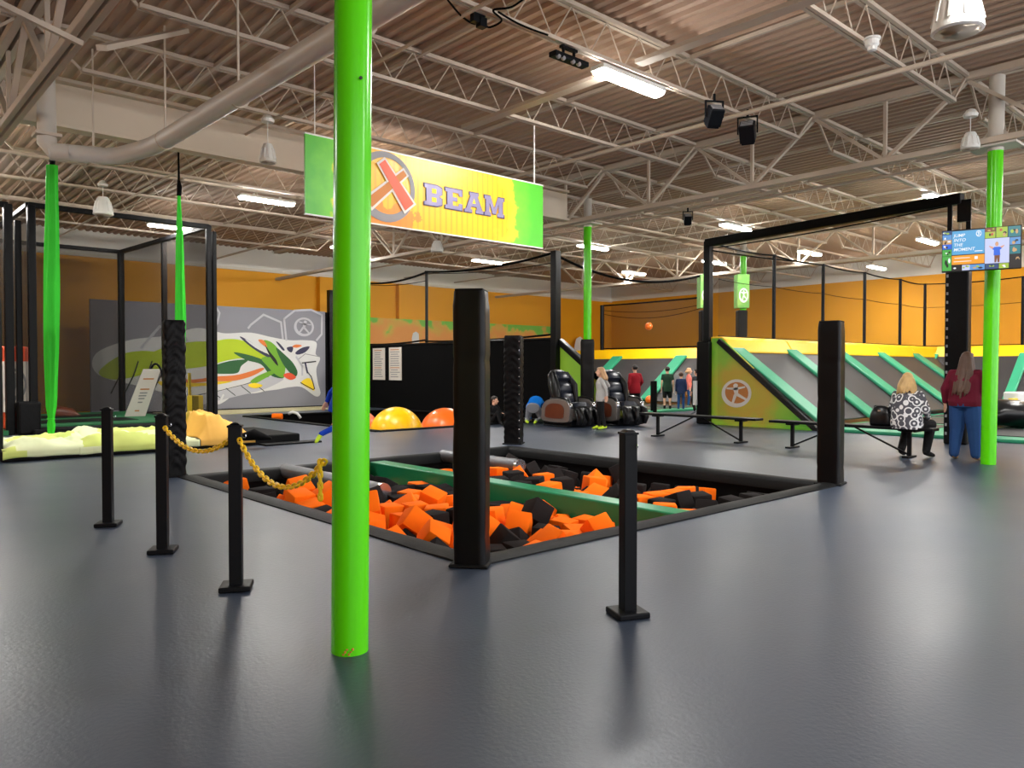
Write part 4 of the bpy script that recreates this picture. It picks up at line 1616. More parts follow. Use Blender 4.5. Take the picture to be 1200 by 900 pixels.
def banner_mat():
    m_ = mat('banner_print', (90, 190, 40), 0.36, spec=.5)
    nt = m_.node_tree
    N = nt.nodes
    L = nt.links
    b = N['Principled BSDF']
    tc = N.new('ShaderNodeTexCoord')
    sx = N.new('ShaderNodeSeparateXYZ')
    L.new(tc.outputs['Object'], sx.inputs[0])
    ns = N.new('ShaderNodeTexNoise')
    ns.inputs['Scale'].default_value = 3.2
    ns.inputs['Detail'].default_value = 6
    L.new(tc.outputs['Object'], ns.inputs['Vector'])
    # elongated splash: distance from the middle
    def mth(op, a, b_=None, c_=None):
        n = N.new('ShaderNodeMath')
        n.operation = op
        for i, q in enumerate((a, b_, c_)):
            if q is None:
                continue
            if isinstance(q, (int, float)):
                n.inputs[i].default_value = q
            else:
                L.new(q, n.inputs[i])
        return n.outputs[0]
    dx = mth('MULTIPLY', mth('ABSOLUTE', mth('ADD', sx.outputs['X'], .10)), 1 / (BW * .40))
    dz = mth('MULTIPLY', mth('ABSOLUTE', mth('SUBTRACT', sx.outputs['Z'], BH * .5)), 1 / (BH * .78))
    dist = mth('SQRT', mth('ADD', mth('POWER', dx, 4.0), mth('POWER', dz, 2.6)))
    dist = mth('MULTIPLY_ADD', mth('SUBTRACT', ns.outputs['Fac'], .5), .75, dist)
    cr = N.new('ShaderNodeValToRGB')
    L.new(mth('MULTIPLY', dist, .75), cr.inputs['Fac'])
    el = cr.color_ramp.elements
    el[0].position, el[0].color = 0.0, rgb(236, 192, 24)
    el[1].position, el[1].color = 1.0, rgb(76, 176, 44)
    for p, c_ in ((.52, (236, 178, 14)), (.66, (226, 206, 44)), (.70, (196, 220, 40)), (.74, (112, 204, 50))):
        e = el.new(p)
        e.color = rgb(*c_)
    # vertical halftone bars
    st = mth('SINE', mth('MULTIPLY', sx.outputs['X'], 66))
    st = mth('GREATER_THAN', st, mth('MULTIPLY_ADD', ns.outputs['Fac'], 1.4, -.2))
    inside = mth('LESS_THAN', mth('MULTIPLY', dist, .75), .56)
    mx = N.new('ShaderNodeMix')
    mx.data_type = 'RGBA'
    L.new(mth('MULTIPLY', mth('MULTIPLY', st, inside), .55), mx.inputs['Factor'])
    L.new(cr.outputs['Color'], mx.inputs['A'])
    mx.inputs['B'].default_value = rgb(236, 150, 24)
    # red-orange splash low left
    rd = mth('SQRT', mth('ADD', mth('POWER', mth('MULTIPLY', mth('ADD', sx.outputs['X'], BW * .22), 1 / .55), 2.0), mth('POWER', mth('MULTIPLY', mth('SUBTRACT', sx.outputs['Z'], BH * .12), 1 / .26), 2.0)))
    rd = mth('MULTIPLY_ADD', mth('SUBTRACT', ns.outputs['Fac'], .5), 2.2, rd)
    mk = mth('LESS_THAN', rd, .8)
    m2 = N.new('ShaderNodeMix')
    m2.data_type = 'RGBA'
    L.new(mth('MULTIPLY', mk, .8), m2.inputs['Factor'])
    L.new(mx.outputs['Result'], m2.inputs['A'])
    m2.inputs['B'].default_value = rgb(236, 130, 40)
    L.new(m2.outputs['Result'], b.inputs['Base Color'])


banner_mat()
m.build('banner_sheet', 'banner_print', t, world=False)
# lettering: slab letters on a unit cell (0..1 wide, 0..1 high)
GL = {
    'B': [[(0, 0), (.62, 0), (.86, .1), (.86, .42), (.72, .5), (.86, .58), (.86, .9), (.62, 1), (0, 1), (0, .82), (.10, .82), (.10, .18), (0, .18)]],
    'E': [[(0, 0), (.86, 0), (.86, .32), (.70, .32), (.66, .18), (.38, .18), (.38, .41), (.60, .41), (.60, .59), (.38, .59), (.38, .82), (.66, .82), (.70, .68), (.86, .68), (.86, 1), (0, 1), (0, .82), (.10, .82), (.10, .18), (0, .18)]],
    'A': [[(-.04, 0), (.36, 0), (.36, .16), (.28, .16), (.32, .30), (.58, .30), (.62, .16), (.54, .16), (.54, 0), (.96, 0), (.96, .16), (.90, .16), (.64, .84), (.70, .84), (.70, 1), (.22, 1), (.22, .84), (.28, .84), (.04, .16), (-.04, .16)]],
    'M': [[(0, 0), (.36, 0), (.36, .18), (.28, .18), (.28, .66), (.44, .12), (.62, .12), (.78, .66), (.78, .18), (.70, .18), (.70, 0), (1.08, 0), (1.08, .18), (1.0, .18), (1.0, .82), (1.08, .82), (1.08, 1), (.74, 1), (.54, .42), (.34, 1), (0, 1), (0, .82), (.08, .82), (.08, .18), (0, .18)]],
}
HOLE = {'B': [[(.36, .18), (.58, .18), (.58, .40), (.36, .40)], [(.36, .60), (.58, .60), (.58, .82), (.36, .82)]], 'A': [[(.37, .46), (.54, .46), (.46, .72)]]}


def bp(px, py, l=0):
    p = onY(px, py, BY)
    return V((p.x - (bl + br_) / 2, .003 - .004 * (l + 1), p.z - bz0))


m = MB()
lx0, lx1 = bp(497, 230).x, bp(589, 240).x
lz0 = (bp(499, 241).z + bp(588, 254).z) / 2
lz1 = (bp(499, 216).z + bp(588, 232).z) / 2
cw = (lx1 - lx0) / 4.12
hh = lz1 - lz0
for i, ch in enumerate('BEAM'):
    ox = lx0 + cw * 1.03 * i
    for lay, mi, g in ((0, 0, .045), (1, 1, 0)):
        m.mi = mi
        for poly in GL[ch]:
            cx_, cz_ = .45, .5
            pts = []
            for u, w in poly:
                uu, ww = cx_ + (u - cx_) * (1 + g * 2), cz_ + (w - cz_) * (1 + g * 2)
                pts.append(V((ox + uu * cw, -.001 - .004 * lay, lz0 + ww * hh)))
            m.prism(pts, (0, -.004, 0))
    m.mi = 2
    for poly in HOLE.get(ch, []):
        m.prism([V((ox + u * cw, -.0085, lz0 + w * hh)) for u, w in poly], (0, -.002, 0))
mat('ink_chrome', (126, 118, 150), 0.4, metal=.2, var=(5, .2))
m.build('lettering', ['ink_navy', 'ink_chrome', 'ink_yellow'], t, world=False)
# emblem: chrome ring with an orange X
m = MB()
rc = bp(452, 219)
RX = bp(486, 230).x - rc.x
m.mi = 0
vs = []
n = 40
for k in range(n):
    w = 2 * PI * k / n
    th = .80 + .06 * math.cos(w - .6)
    vs += [V((rc.x + RX * math.cos(w), -.004, rc.z + RX * 1.0 * math.sin(w))), V((rc.x + RX * th * math.cos(w), -.004, rc.z + RX * th * math.sin(w)))]
m.add(vs, [(2 * k, 2 * ((k + 1) % n), 2 * ((k + 1) % n) + 1, 2 * k + 1) for k in range(n)])
for lay, mi, g in ((0, 3, .03), (1, 1, 0)):
    for (a, b_, w) in (((447, 190), (479, 243), .075), ((474, 203), (432, 238), .055)):
        p, q = bp(*a), bp(*b_)
        d = (q - p).normalized()
        nn = V((-d.z, 0, d.x)) * (w + g)
        p, q = p - d * g, q + d * g
        y = V((0, -.008 - .006 * lay - (.0025 if w > .06 else 0) - p.y, 0))
        m.mi = mi if w > .06 or lay == 0 else 2
        m.prism([p + nn * .75 + y, p - nn * .75 + y, q - nn * 1.15 + y, q + nn * 1.15 + y], (0, -.002, 0))
m.build('emblem', ['ink_grey', 'ink_red', 'ink_rust', 'paper'], t, world=False)
m = MB()
for z in (.006, BH - .006):
    m.box((0, .022, z), (BW + .01, .036, .016))
m.build('rail', 'lamp_white', t, world=False)
for px, nm in ((370, 'x'), (627, 'x')):
    xx = onY(px, 200, BY).x - (bl + br_) / 2
    m = MB()
    m.cyl((xx, .02, BH), (xx, .02, 5.13 - bz0), .012 if px > 500 else .006, n=8)
    m.build('hanging_rod', 'lamp_white', t, world=False)

# ------------------------------------------------------------------ television on the right green pole
tvc = rp + V((0, 0, 0))
cz = 0
pL0, pL1 = (1103, 271), (1105, 320.5)
dist = 10.6
A = atD(1103, 271, 10.95)
B = atD(1197.5, 263, 10.45)
Cc = atD(1197.5, 313, 10.45)
D = atD(1104.5, 320.5, 10.95)
cen = (A + B + Cc + D) / 4
ux = (B - A).normalized()
uz = V((0, 0, 1))
ux.z = 0
ux.normalize()
un = ux.cross(uz)          # pointing to the viewer side
TW = ((B - A).length + (Cc - D).length) / 2
TH = ((A - D).length + (B - Cc).length) / 2
rz = math.atan2(ux.y, ux.x)
t = thing('television', 'wide television mounted high on the right green pole, showing colourful tiles', 'television', (cen.x, cen.y, cen.z - TH / 2), rz)
m = MB()
m.box((0, .03, TH / 2), (TW, .05, TH))
m.build('bezel', 'black_metal', t, world=False, bevel=.006)
m = MB()
dpole = (V((rp.x, rp.y, 0)) - V((cen.x, cen.y, 0)))
lp = Matrix.Rotation(-rz, 3, 'Z') @ dpole
m.bar((lp.x, .05, TH * .5), (lp.x, lp.y - .08, TH * .5), .12, .10)
m.box((lp.x, .07, TH * .5), (.4, .03, .28))
m.build('wall_mount', 'black_metal', t, world=False)
for nm, c_ in (('scr_blue', (84, 164, 214)), ('scr_orange', (246, 158, 34)), ('scr_white', (240, 244, 250)), ('scr_lilac', (196, 204, 240)), ('scr_black', (14, 16, 22)),
               ('scr_green', (70, 170, 70)), ('scr_lime', (160, 190, 60)), ('scr_navy', (40, 70, 120)), ('scr_teal', (30, 120, 130)), ('scr_red', (190, 70, 60)),
               ('scr_royal', (30, 100, 220)), ('scr_skin', (220, 160, 130)), ('scr_sky', (90, 150, 210)), ('scr_brown', (120, 70, 40)), ('scr_tan', (200, 160, 110))):
    mat(nm, c_, .3, emit=.6)
    MATS[nm].node_tree.nodes['Principled BSDF'].inputs['Base Color'].default_value = (.02, .02, .02, 1)
SN = ['scr_blue', 'scr_orange', 'scr_white', 'scr_lilac', 'scr_black', 'scr_green', 'scr_lime', 'scr_navy', 'scr_teal', 'scr_red', 'scr_royal', 'scr_skin', 'scr_sky', 'scr_brown', 'scr_tan']
m = MB()


def rect(u0, v0, u1, v1, c, l=0):
    """u right, v down, 0..1 of the screen"""
    m.mi = SN.index('scr_' + c)
    y = .004 - .0015 * l
    f = lambda u, v: V(((u - .5) * TW * .985, y, TH * (1 - (.015 + v * .97))))
    m.face(f(u0, v0), f(u1, v0), f(u1, v1), f(u0, v1))


def spoly(pts, c, l):
    m.mi = SN.index('scr_' + c)
    y = .004 - .0015 * l
    m.face(*[V(((u - .5) * TW * .985, y, TH * (1 - (.015 + v * .97)))) for u, v in pts])


rect(0, 0, 1, 1, 'black')
rect(.125, .02, .545, .60, 'blue', 1)
rect(.125, .62, .545, .84, 'orange', 1)
rect(.55, .26, .855, .86, 'lilac', 1)
rnd = random.Random(5)
tiles = [(0, 0, .12, .10, 'navy'), (0, .10, .12, .22, 'sky'), (0, .22, .12, .33, 'tan'), (0, .33, .12, .45, 'royal'), (0, .46, .12, .62, 'green'), (0, .63, .12, .98, 'green'),
         (.55, .0, .68, .10, 'brown'), (.55, .10, .68, .25, 'lime'), (.69, 0, .83, .25, 'lime'), (.84, 0, .99, .25, 'teal'),
         (.86, .27, .99, .44, 'sky'), (.86, .46, .99, .66, 'teal'), (.86, .68, .99, .99, 'black'),
         (.125, .85, .25, .99, 'black'), (.26, .86, .36, .99, 'lilac'), (.36, .86, .55, .99, 'sky'), (.56, .87, .72, .99, 'navy'), (.73, .87, .85, .99, 'lime')]
for u0, v0, u1, v1, c in tiles:
    rect(u0, v0, u1, v1, c, 1)
    for k in range(3):
        cu, cv = u0 + (u1 - u0) * rnd.uniform(.2, .8), v0 + (v1 - v0) * rnd.uniform(.25, .75)
        ru, rv = (u1 - u0) * rnd.uniform(.1, .2), (v1 - v0) * rnd.uniform(.12, .25)
        spoly([(cu + ru * math.cos(a), cv + rv * math.sin(a)) for a in (0, .9, 1.9, 3.0, 4.0, 5.1)], rnd.choice(['black', 'white', 'tan', 'black', 'lime' if c != 'lime' else 'red']), 2 + k)
# jumping child in a blue top on the pale tile
ring8 = [(math.cos(k * PI / 5), math.sin(k * PI / 5)) for k in range(10)]
spoly([(.70 + .022 * a, .40 + .055 * b_) for a, b_ in ring8], 'tan', 3)
spoly([(.70 + .016 * a, .415 + .04 * b_) for a, b_ in ring8], 'skin', 4)
spoly([(.665, .47), (.735, .47), (.745, .67), (.66, .67)], 'royal', 3)
spoly([(.66, .47), (.66, .54), (.61, .47), (.60, .43)], 'skin', 2)
spoly([(.74, .47), (.74, .54), (.79, .46), (.795, .43)], 'skin', 2)
spoly([(.67, .47), (.67, .55), (.64, .52)], 'royal', 3)
spoly([(.735, .47), (.735, .55), (.765, .51)], 'royal', 3)
spoly([(.67, .67), (.74, .67), (.735, .84), (.71, .84), (.704, .73), (.695, .84), (.672, .84)], 'brown', 3)


def stext(body, u, v, hgt, c, shear=.18):
    m.mi = SN.index('scr_' + c)
    vs, fs = text_mesh(body)
    k = hgt * TH * .97
    bx_, bz_ = (u - .5) * TW * .985, TH * (1 - (.015 + v * .97))
    m.add([V((bx_ + (p.x + p.y * shear) * k, -.001, bz_ + p.y * k)) for p in vs], fs)


for i, w in enumerate(('JUMP', 'INTO', 'THE', 'MOMENT')):
    stext(w, .145, .165 + .115 * i, .105, 'white')
rect(.42, .525, .52, .545, 'white', 2)
rect(.16, .675, .36, .69, 'white', 2)
rect(.15, .76, .38, .775, 'white', 2)
rect(.42, .66, .46, .73, 'white', 2)
logo(m, lambda u, v, l: V(((u - .5) * TW * .985, -.001 - .001 * l, TH * (1 - (.015 + v * .97)))), .47, .115, .035, -.075, SN.index('scr_white'), SN.index('scr_white'))
m.build('screen', SN, t, world=False, fix=False)

# ------------------------------------------------------------------ benches
def bench(y0, y1, x, label):
    L = y1 - y0
    t = thing('bench', label, 'bench', (x, (y0 + y1) / 2, 0))
    m = MB()
    m.box((0, 0, .455), (.29, L, .045))
    m.build('seat', 'black_metal', t, world=False, bevel=.012, seg=3)
    for s in (-1, 1):
        lg = MB()
        yy = s * (L / 2 - .38)
        lg.box((0, yy, .225), (.055, .055, .42))
        lg.box((0, yy, .418), (.2, .16, .03))
        o = lg.build('leg', 'black_metal', t, world=False, bevel=.006)
        lg = MB()
        lg.box((0, yy, .016), (.34, .10, .03))
        f = lg.build('foot_plate', 'black_metal', o, world=False, bevel=.006)
        lg = MB()
        lg.bar((0, yy - s * .02, .05), (0, yy - s * .85, .43), .025, .035, V((1, 0, 0)))
        lg.build('brace', 'black_metal', t, world=False)
    return t


bench(7.38, 10.05, 12.75, 'long black metal bench nearer the massage chairs, with nobody on it')
bench(4.35, 7.05, 12.62, 'long black metal bench the woman in the patterned top sits on')
# ------------------------------------------------------------------ sloped trampoline courts
def rope(m, a, b, s, r=.022, n=14):
    f = sag(a, b, s)
    m.tube([f(k / n) for k in range(n + 1)], r, 6)


# right court: long bank facing the benches, end bank by the far wall
LY, LX, LZ = 10.55, 30.0, 2.15
XS = [16.80, 19.45, 22.3, 25.15, 28.0]
t = thing('trampoline_court', 'right trampoline court with green strips, grey sloped beds and a yellow padded ledge', 'trampoline court', (23, 8.5, 0))


def pad_quad(m, a, b, c, d, th):
    """padded slab a b c d, extruded along its normal"""
    a, b, c, d = V(a), V(b), V(c), V(d)
    n = (b - a).cross(d - a).normalized() * th
    m.prism([a, b, c, d], n)


TOPL, BOTL = (LY - .22, LZ - .38), (8.25, .16)     # (Y, Z) of bed top and bottom


def bank_pt(f):
    return TOPL[0] + (BOTL[0] - TOPL[0]) * f, TOPL[1] + (BOTL[1] - TOPL[1]) * f


edges = [16.42] + XS[1:] + [30.6]
for i in range(len(XS)):
    xa = XS[i] + .2
    xb = XS[i + 1] - .2 if i + 1 < len(XS) else 30.4
    m = MB()
    (ya, za), (yb, zb_) = TOPL, BOTL
    pad_quad(m, (xa - .15, ya, za), (xb + .15, ya, za), (xb + .15, yb, zb_), (xa - .15, yb, zb_), -.04)
    m.build('trampoline_bed', 'bed_grey', t)
for i, x in enumerate(XS):
    m = MB()
    ya, za = TOPL
    yb, zb_ = BOTL
    pad_quad(m, (x - .29, ya + .05, za + .07), (x + .29, ya + .05, za + .07), (x + .29, yb - .1, zb_ + .0), (x - .29, yb - .1, zb_ + .0), -.09)
    m.build('slope_pad', 'pad_green', t, bevel=.03)
    xb = XS[i + 1] if i + 1 < len(XS) else LX + .6
    m = MB()
    w0 = 16.45 if i == 0 else x
    m.prism([V((w0, LY + .5, LZ + .02)), V((w0, LY, LZ + .02)), V((w0, LY - .10, LZ - .05)), V((w0, LY - .30, LZ - .36)), V((w0, LY - .22, LZ - .42)), V((w0, LY + .5, LZ - .42))], (xb - w0 - .015, 0, 0))
    m.build('ledge_pad', 'pad_yellow', t, bevel=.03)
# side panel with emblem and black padded edge
TX = 16.42
tri = [V((TX, 8.05, .0)), V((TX, LY + .28, .0)), V((TX, LY + .28, LZ - .02)), V((TX, LY, LZ - .02))]
m = MB()
m.prism(tri, (.06, 0, 0))


def side_mat(name, cy, cz):
    blotch_mat(name, [(0, (150, 196, 46)), (.34, (196, 178, 48)), (.5, (202, 168, 48)), (.72, (150, 196, 50)), (1, (104, 186, 40))], 2.0, .5, axis=(1, cy, cz, .5))


side_mat('panel_print', -1.2, 1.5)
nt = MATS['panel_print'].node_tree
# radial print: recentre on the emblem
sp = [n for n in nt.nodes if n.type == 'SEPXYZ'][0]
tc = [n for n in nt.nodes if n.type == 'TEX_COORD'][0]
vm = nt.nodes.new('ShaderNodeVectorMath')
vm.operation = 'DISTANCE'
vm.inputs[1].default_value = (-6.58, 1.4, .78)
nt.links.new(tc.outputs['Object'], vm.inputs[0])
mr = [n for n in nt.nodes if n.type == 'MAP_RANGE'][0]
nt.links.new(vm.outputs['Value'], mr.inputs['Value'])
mr.inputs['From Min'].default_value = -.4
mr.inputs['From Max'].default_value = 1.5
m.build('side_panel', 'panel_print', t)
m = MB()
lg0 = onX(863, 461, TX)
lgu = (onX(881, 466, TX).y - onX(846, 456, TX).y) / 2
logo(m, lambda u, v, l: V((TX - .004 - .003 * l, lg0.y + u, lg0.z + v)), 0, 0, lgu, .34, 0, 0, 1, rot=-.1)
m.build('emblem', ['paper', 'ink_rust'], t)
m = MB()
pad_quad(m, (TX - .05, LY + .04, LZ - .02), (TX - .05, 8.0, .02), (TX + .14, 8.0, .02), (TX + .14, LY + .04, LZ - .02), -.14)
m.build('edge_pad', 'black_smooth', t, bevel=.03)
# flat beds in front of the bank
m = MB()
m.box((23.3, 6.0, .035), (13.7, 4.6, .07))
m.build('deck_pad', 'pad_green', t, bevel=.02)
for i in range(5):
    for j, (ya, yb) in enumerate(((3.95, 5.7), (6.25, 8.0))):
        xa, xb = XS[i] + .3, (XS[i + 1] - .2 if i + 1 < 5 else 30.0)
        m = MB()
        m.box(((xa + xb) / 2, (ya + yb) / 2, .075), (xb - xa, yb - ya, .02))
        m.build('flat_bed', 'bed_grey', t)
# end bank along the far side
m = MB()
for ya, yb in ((7.6, 10.3), (4.9, 7.5), (2.2, 4.8)):
    m = MB()
    pad_quad(m, (LX - .25, ya, LZ - .38), (LX - .25, yb, LZ - .38), (27.9, yb, .16), (27.9, ya, .16), .04)
    m.build('trampoline_bed', 'bed_grey', t)
    m = MB()
    m.prism([V((LX + .5, ya - .05, LZ + .02)), V((LX, ya - .05, LZ + .02)), V((LX - .28, ya - .05, LZ - .42)), V((LX + .5, ya - .05, LZ - .42))], (0, yb - ya + .09, 0))
    m.build('ledge_pad', 'pad_yellow', t, bevel=.03)
    m = MB()
    pad_quad(m, (LX - .2, yb - .1, LZ - .3), (LX - .2, yb + .2, LZ - .3), (27.8, yb + .2, .2), (27.8, yb - .1, .2), .09)
    m.build('slope_pad', 'pad_green', t, bevel=.03)
# net posts, nets and ropes on the ledge
NP = [(16.75, LY + .3), (19.45, LY + .3), (22.3, LY + .3), (25.15, LY + .3), (28.0, LY + .3), (30.25, LY + .3), (30.25, 7.75), (30.25, 5.0), (30.25, 2.3)]
for i, (x, y) in enumerate(NP):
    if i:
        m = MB()
        m.cyl((x, y, LZ), (x, y, 4.5), .05, n=10)
        m.build('net_post', 'black_metal', t, smooth=.8)
    if i + 1 < len(NP):
        x2, y2 = NP[i + 1]
        m = MB()
        m.face((x, y, LZ + .04), (x2, y2, LZ + .04), (x2, y2, 4.46), (x, y, 4.46))
        m.build('net', 'net_light', t, fix=False)
        m = MB()
        rope(m, (x, y, 4.48), (x2, y2, 4.48), .05)
        rope(m, (x, y, 3.62), (x2, y2, 3.62), .03, .009)
        rope(m, (x, y, LZ + .05), (x2, y2, LZ + .05), .0, .015)
        m.build('net_rope', 'black_cloth', t)

# tall black net frame at the court entrance
t = thing('court_gantry', 'tall black padded net frame spanning the entrance of the right court', 'frame', (16.1, 7.9, 0))
FL = V((16.45, 10.95, 0))
FR = onZ(1121, 520)
zl = onX(840, 282, FL.x).z
zl = 4.52
m = MB()
m.box((FL.x, FL.y, 3.3), (.18, .18, 2.5))
m.build('frame_post', 'black_smooth', t, bevel=.02)
m = MB()
m.box((FL.x, FL.y + .05, 1.03), (.34, .36, 2.06))
m.build('post_pad', 'black_smooth', t, bevel=.04)
rzf = face_cam(FR, -8)
Rz = Matrix.Rotation(rzf, 3, 'Z')
m = MB()
m.box((FR.x, FR.y, 1.85), (.38, .38, 3.7), Rz)
m.build('post_pad', 'black_vinyl', t, bevel=.03)
m = MB()
for k in range(22):
    m.box(V((FR.x, FR.y, .2 + .16 * k)) + Rz @ V((-.15, -.2, 0)), (.03, .02, .05), Rz)
m.build('lacing', 'ink_grey', t)
m = MB()
for dx in (-.15, .15):
    m.box(V((FR.x, FR.y, 4.06)) + Rz @ V((dx, 0, 0)), (.075, .075, .72), Rz)
m.box((FR.x, FR.y, 3.78), (.38, .12, .12), Rz)
m.box(V((FR.x, FR.y, 4.27)) + Rz @ V((.08, 0, 0)), (.22, .1, .40), Rz)
m.build('frame_post', 'black_smooth', t)
m = MB()
m.bar((FL.x, FL.y + .05, 4.5), (FR.x, FR.y - .05, 4.5), .18, .20)
m.build('top_beam', 'black_vinyl', t, bevel=.02)
m = MB()
m.face((FL.x, FL.y - .1, .1), (FR.x + .05, FR.y + .2, .1), (FR.x + .05, FR.y + .2, 4.4), (FL.x, FL.y - .1, 4.4))
m.build('net', net_mat('net_faint', (110, 108, 104), .10) and 'net_faint', t, fix=False)
m = MB()
rope(m, (FL.x, FL.y - .12, 4.36), (FR.x, FR.y + .2, 4.40), .05, .014)
rope(m, (FL.x, FL.y - .12, 4.3), (20.5, LY + .3, 4.42), .02, .02)
m.build('net_rope', 'black_cloth', t)
# white tube lamp on the padded post
m = MB()
p = FL + V((-.18, 0.14, 0)) - RT * .09
m.cyl((p.x, p.y, .48), (p.x, p.y, 1.08), .055, n=12)
o = m.build('bumper_tube', 'ink_white', t, smooth=.6)
o['label'] = 'short white upright tube'

# padded columns with green jumper signs at the court entrance
blotch_mat('sign_print', [(0, (66, 140, 50)), (.45, (96, 156, 66)), (.62, (130, 172, 80)), (1, (66, 138, 56))], 2.5, .5)
for p, lb in ((V((18.3, 12.3, 0)), 'black padded column topped by a green sign, left of the tall net frame'),
              (V((19.05, 11.6, 0)), 'dark padded column with a green sign seen through the net')):
    t = thing('sign_column', lb, 'column', p, face_cam(p, 20))
    m = MB()
    m.box((0, 0, 1.5), (.26, .26, 3.0))
    m.build('pad', 'black_vinyl', t, world=False, bevel=.03)
    m = MB()
    m.box((0, 0, 3.52), (.33, .30, .92))
    m.build('sign_box', 'sign_print', t, world=False)
    m = MB()
    logo(m, lambda u, v, l: V((u, -.155 - .003 * l, v)), 0, 3.4, .13, .2, 0, 0)
    m.build('emblem', 'ink_white', t, world=False)

# middle ball court: far bank facing left, ledge, strips, net
t = thing('ball_court', 'middle ball court with yellow ledge, grey beds and green strips behind the children', 'trampoline court', (24, 19, 0))
CX = 25.0
ys = [16.4, 17.7, 20.9, 23.6]
for i in range(3):
    m = MB()
    pad_quad(m, (CX - .2, ys[i], LZ - .4), (CX - .2, ys[i + 1], LZ - .4), (22.7, ys[i + 1], .16), (22.7, ys[i], .16), .04)
    m.build('trampoline_bed', 'bed_grey', t)
m = MB()
m.prism([V((CX + .6, 16.35, LZ + .02)), V((CX, 16.35, LZ + .02)), V((CX - .26, 16.35, LZ - .42)), V((CX + .6, 16.35, LZ - .42))], (0, 8, 0))
m.build('ledge_pad', 'pad_yellow', t, bevel=.03)
for y in ys[1:]:
    m = MB()
    pad_quad(m, (CX - .16, y - .26, LZ - .32), (CX - .16, y + .26, LZ - .32), (22.6, y + .26, .2), (22.6, y - .26, .2), .09)
    m.build('slope_pad', 'pad_green', t, bevel=.03)
m = MB()
m.box((20.9, 19.2, .035), (4.2, 9.0, .07))
m.build('deck_pad', 'pad_green', t, bevel=.02)
for ya in (15.2, 18.1, 21.1):
    for xa in (19.1, 21.0):
        m = MB()
        m.box((xa + .75, ya + 1.1, .075), (1.5, 2.3, .02))
        m.build('flat_bed', 'bed_grey', t)
yL, yR = 22.2, 17.0
for y in (yL, yR):
    m = MB()
    m.cyl((CX + .3, y, LZ), (CX + .3, y, 4.12), .09 if y == yL else .05, n=10)
    m.build('net_post', 'black_metal', t)
m = MB()
m.face((CX + .3, yL, LZ + .05), (CX + .3, yR, LZ + .05), (CX + .3, yR, 4.08), (CX + .3, yL, 4.08))
m.build('net', 'net_dark', t, fix=False)
m = MB()
rope(m, (CX + .3, yL, 4.1), (CX + .3, yR, 4.12), .02, .035)
rope(m, (CX + .3, yL, 3.9), (CX + .3, yR, 3.86), .18, .012)
rope(m, (CX + .3, yL, 3.75), (CX + .3, yR, 3.74), .30, .012)
rope(m, (CX + .3, yL, LZ + .08), (CX + .3, yR, LZ + .08), .0, .03)
m.build('net_rope', 'black_cloth', t)
# balls of the ball court
for p, r, lb in ((atD(641 / 4 + 600, 410 / 4 + 280, 28.0), .14, 'orange ball in the air before the far net'),
                 (onZ(761, 476, .0), .15, 'orange ball lying on the ball court floor')):
    m = MB()
    z = p.z if p.z > 1 else .24
    m.ball((p.x, p.y, z), r, n=18, m=12)
    tag(m.build('ball', 'ball_orange', smooth=True), lb, 'ball')
p = onZ(766, 484)
t = thing('padded_bollard', 'short black padded bollard standing among the children', 'post', p)
m = MB()
m.cyl((0, 0, 0), (0, 0, 1.0), .1, n=14)
m.build('pad', 'black_vinyl', t, world=False, smooth=.7, bevel=.02)
m = MB()
m.box((0, 0, .01), (.28, .28, .02))
m.build('base_plate', 'black_metal', t, world=False)

# ------------------------------------------------------------------ black partition of the ball pit, net above it
BXX = 14.5
t = thing('black_partition', 'long black vinyl partition wall behind the big balls, with two posters', 'partition', (BXX, 18.4, 0))
m = MB()
m.box((BXX + .1, 19.7, 1.08), (.2, 10.4, 2.16))
m.build('panel', 'black_cloth', t)
m = MB()
m.box((BXX + .1, 19.7, 2.18), (.26, 10.4, .06))
m.build('top_pad', 'black_smooth', t, bevel=.02)
t2 = thing('net_fence', 'black rope net with slim posts rising above the black partition', 'net', (BXX, 18.4, 2.2))
pts = []
for y in (14.4, 20.3, 24.4):
    m = MB()
    if y == 14.4:
        m.box((BXX + .05, y, 2.25), (.2, .2, 4.5))
    else:
        m.cyl((BXX + .1, y, 2.15), (BXX + .1, y, 4.52), .05, n=10)
    m.build('net_post', 'black_smooth', t2, bevel=.01)
for a, b in ((14.4, 20.3), (20.3, 24.4)):
    m = MB()
    rope(m, (BXX + .05, a, 4.47), (BXX + .05, b, 4.5), .16, .035)
    rope(m, (BXX + .05, a, 4.2), (BXX + .05, b, 4.45), .10, .012)
    rope(m, (BXX + .05, a, 2.3), (BXX + .05, b, 2.26), .06, .03)
    m.build('net_rope', 'black_cloth', t2)
    m = MB()
    m.face((BXX + .05, a, 2.25), (BXX + .05, b, 2.25), (BXX + .05, b, 4.42), (BXX + .05, a, 4.42))
    m.build('net', 'net_faint', t2, fix=False)
m = MB()
rope(m, (BXX + .05, 14.4, 4.4), (18.25, 12.3, 3.98), .42, .035, 24)
m.build('net_rope', 'black_cloth', t2)
# end post and far return beside the mural
m = MB()
m.box((13.95, 25.2, 1.7), (.95, .3, 3.4))
m.build('return_panel', 'black_cloth', t)
m = MB()
m.box((13.75, 25.0, 2.1), (.22, .2, 4.2))
m.build('end_post', 'black_smooth', t)
